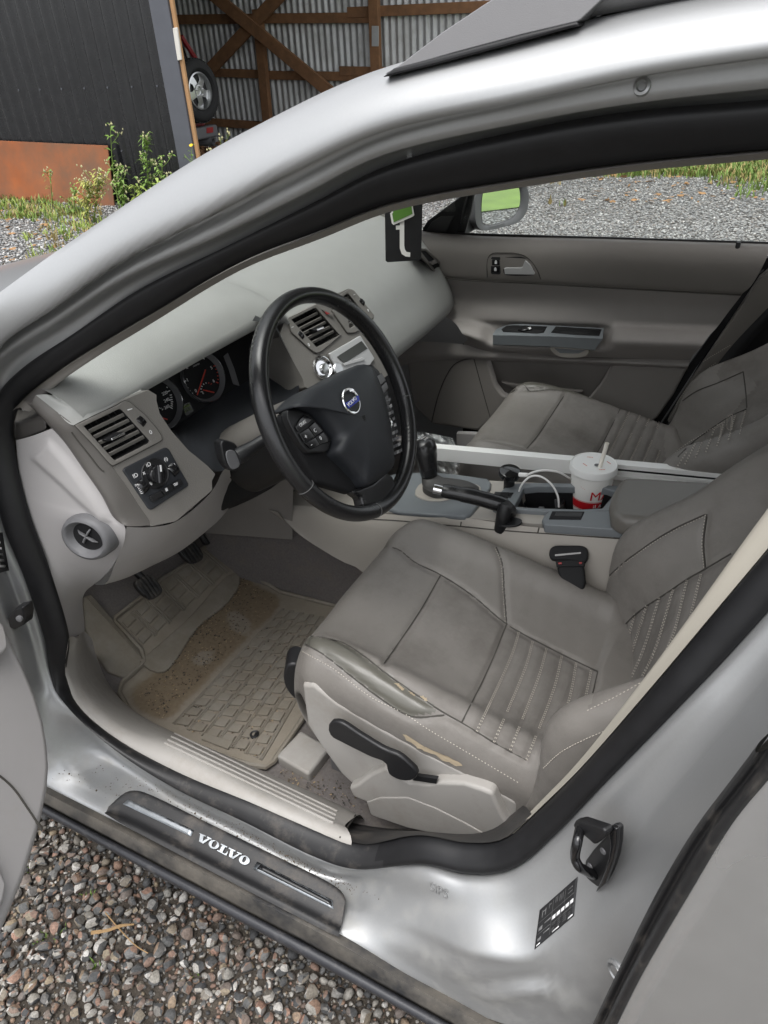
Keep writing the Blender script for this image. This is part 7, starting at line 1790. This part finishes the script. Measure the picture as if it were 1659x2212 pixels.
# ---- twigs on the near gravel
for k, (pts, lab) in enumerate((((g(7, (395,712),(470,700),(520,682),(580,675))), 'short tan twig lying on the gravel'), ((g(7, (455,625),(520,700),(590,770),(640,800))), 'thin bent straw lying across the gravel'))):
    tw = tube('twig', [U(x, y, z=.026) for x, y in spline2(pts, 12)], [.004,.0035,.0038,.003,.0034,.003,.003,.0034,.003,.0026,.002,.0016] if k == 0 else .0011, 'twig', None, n=6); tag(tw, lab, 'twig')
sp = []
for px, py in ((190,1940),(130,2020),(205,2095),(95,2030),(55,1880),(430,2100)):
    p = U(px, py, z=0); sp.append((p.x, p.y, .35))
blades('grass_tufts', sp*2, ['leaf'], .02, .05, 'tiny green seedlings between the near stones', w=.0015, per=9, spread=.008)
# ================================================================== rest of the shell, beyond the frame
c0l = [s[0] for s in SP[9:18]]
wg = spline([V((-.96,-.735,1.09)), V((-.965,-.775,.95)), V((-.96,-.83,.83)), V((-.96,-.86,.65)), V((-.96,-.85,.30))], 9)
grid('scuttle_side', [[a, b] for a, b in zip(spline(c0l, 24), spline(wg, 24))], 'silver', car, angle=180)
lrs = spline(LR, 30); xb = min(p.x for p in lrs if p.z < .75)
grid('lower_skin', [[V((x, -.868-.014*math.sin(min(1, max(0, x-.2)/.5)*1.4)+.02*(1-z/.62), z)) for z in (.30,.40,.52,.62)] for x in (xb+.012,.25,.4,.6,.9)], 'silver_door', rd, angle=180)
qz = (.30,.5,.7,.85,.98)
grid('rear_quarter', [[V((x, -.872+.02*max(0, z-.85)+.05*max(0, x-1.5), z)) for z in qz] for x in (.91,1.2,1.5,1.9,2.1)], 'silver', car, angle=180)
gl_b = [V((x, -.838+.02*max(0, x-1.2), .985)) for x in (.34,.7,1.1,1.5,1.8)]; gl_t = [V((x, -.632, z)) for x, z in ((.42,1.375),(.7,1.378),(1.1,1.37),(1.4,1.34),(1.6,1.28))]
grid('side_glass', [[a, b] for a, b in zip(gl_b, gl_t)], 'glass', car)
prism('pillar_cladding', [V((.265,-.85,.985)), V((.39,-.862,.985)), V((.455,-.66,1.375)), V((.36,-.66,1.375))], V((0,.02,0)), 'black_matt', car)
prism('rear_pillar', [V((1.0,-.862,.985)), V((1.09,-.862,.985)), V((1.05,-.657,1.37)), V((.97,-.657,1.375))], V((0,.02,0)), 'black_matt', car)
grid('roof_side', [[V((x, -.50+.02*max(0, x-1), z)), V((x, -.60, z-.012)), V((x, -.655, z-.04)), V((x, -.655, z-.075))] for x, z in ((.35,1.444),(.7,1.452),(1.1,1.448),(1.4,1.43),(1.75,1.39))], 'silver', car, angle=180)
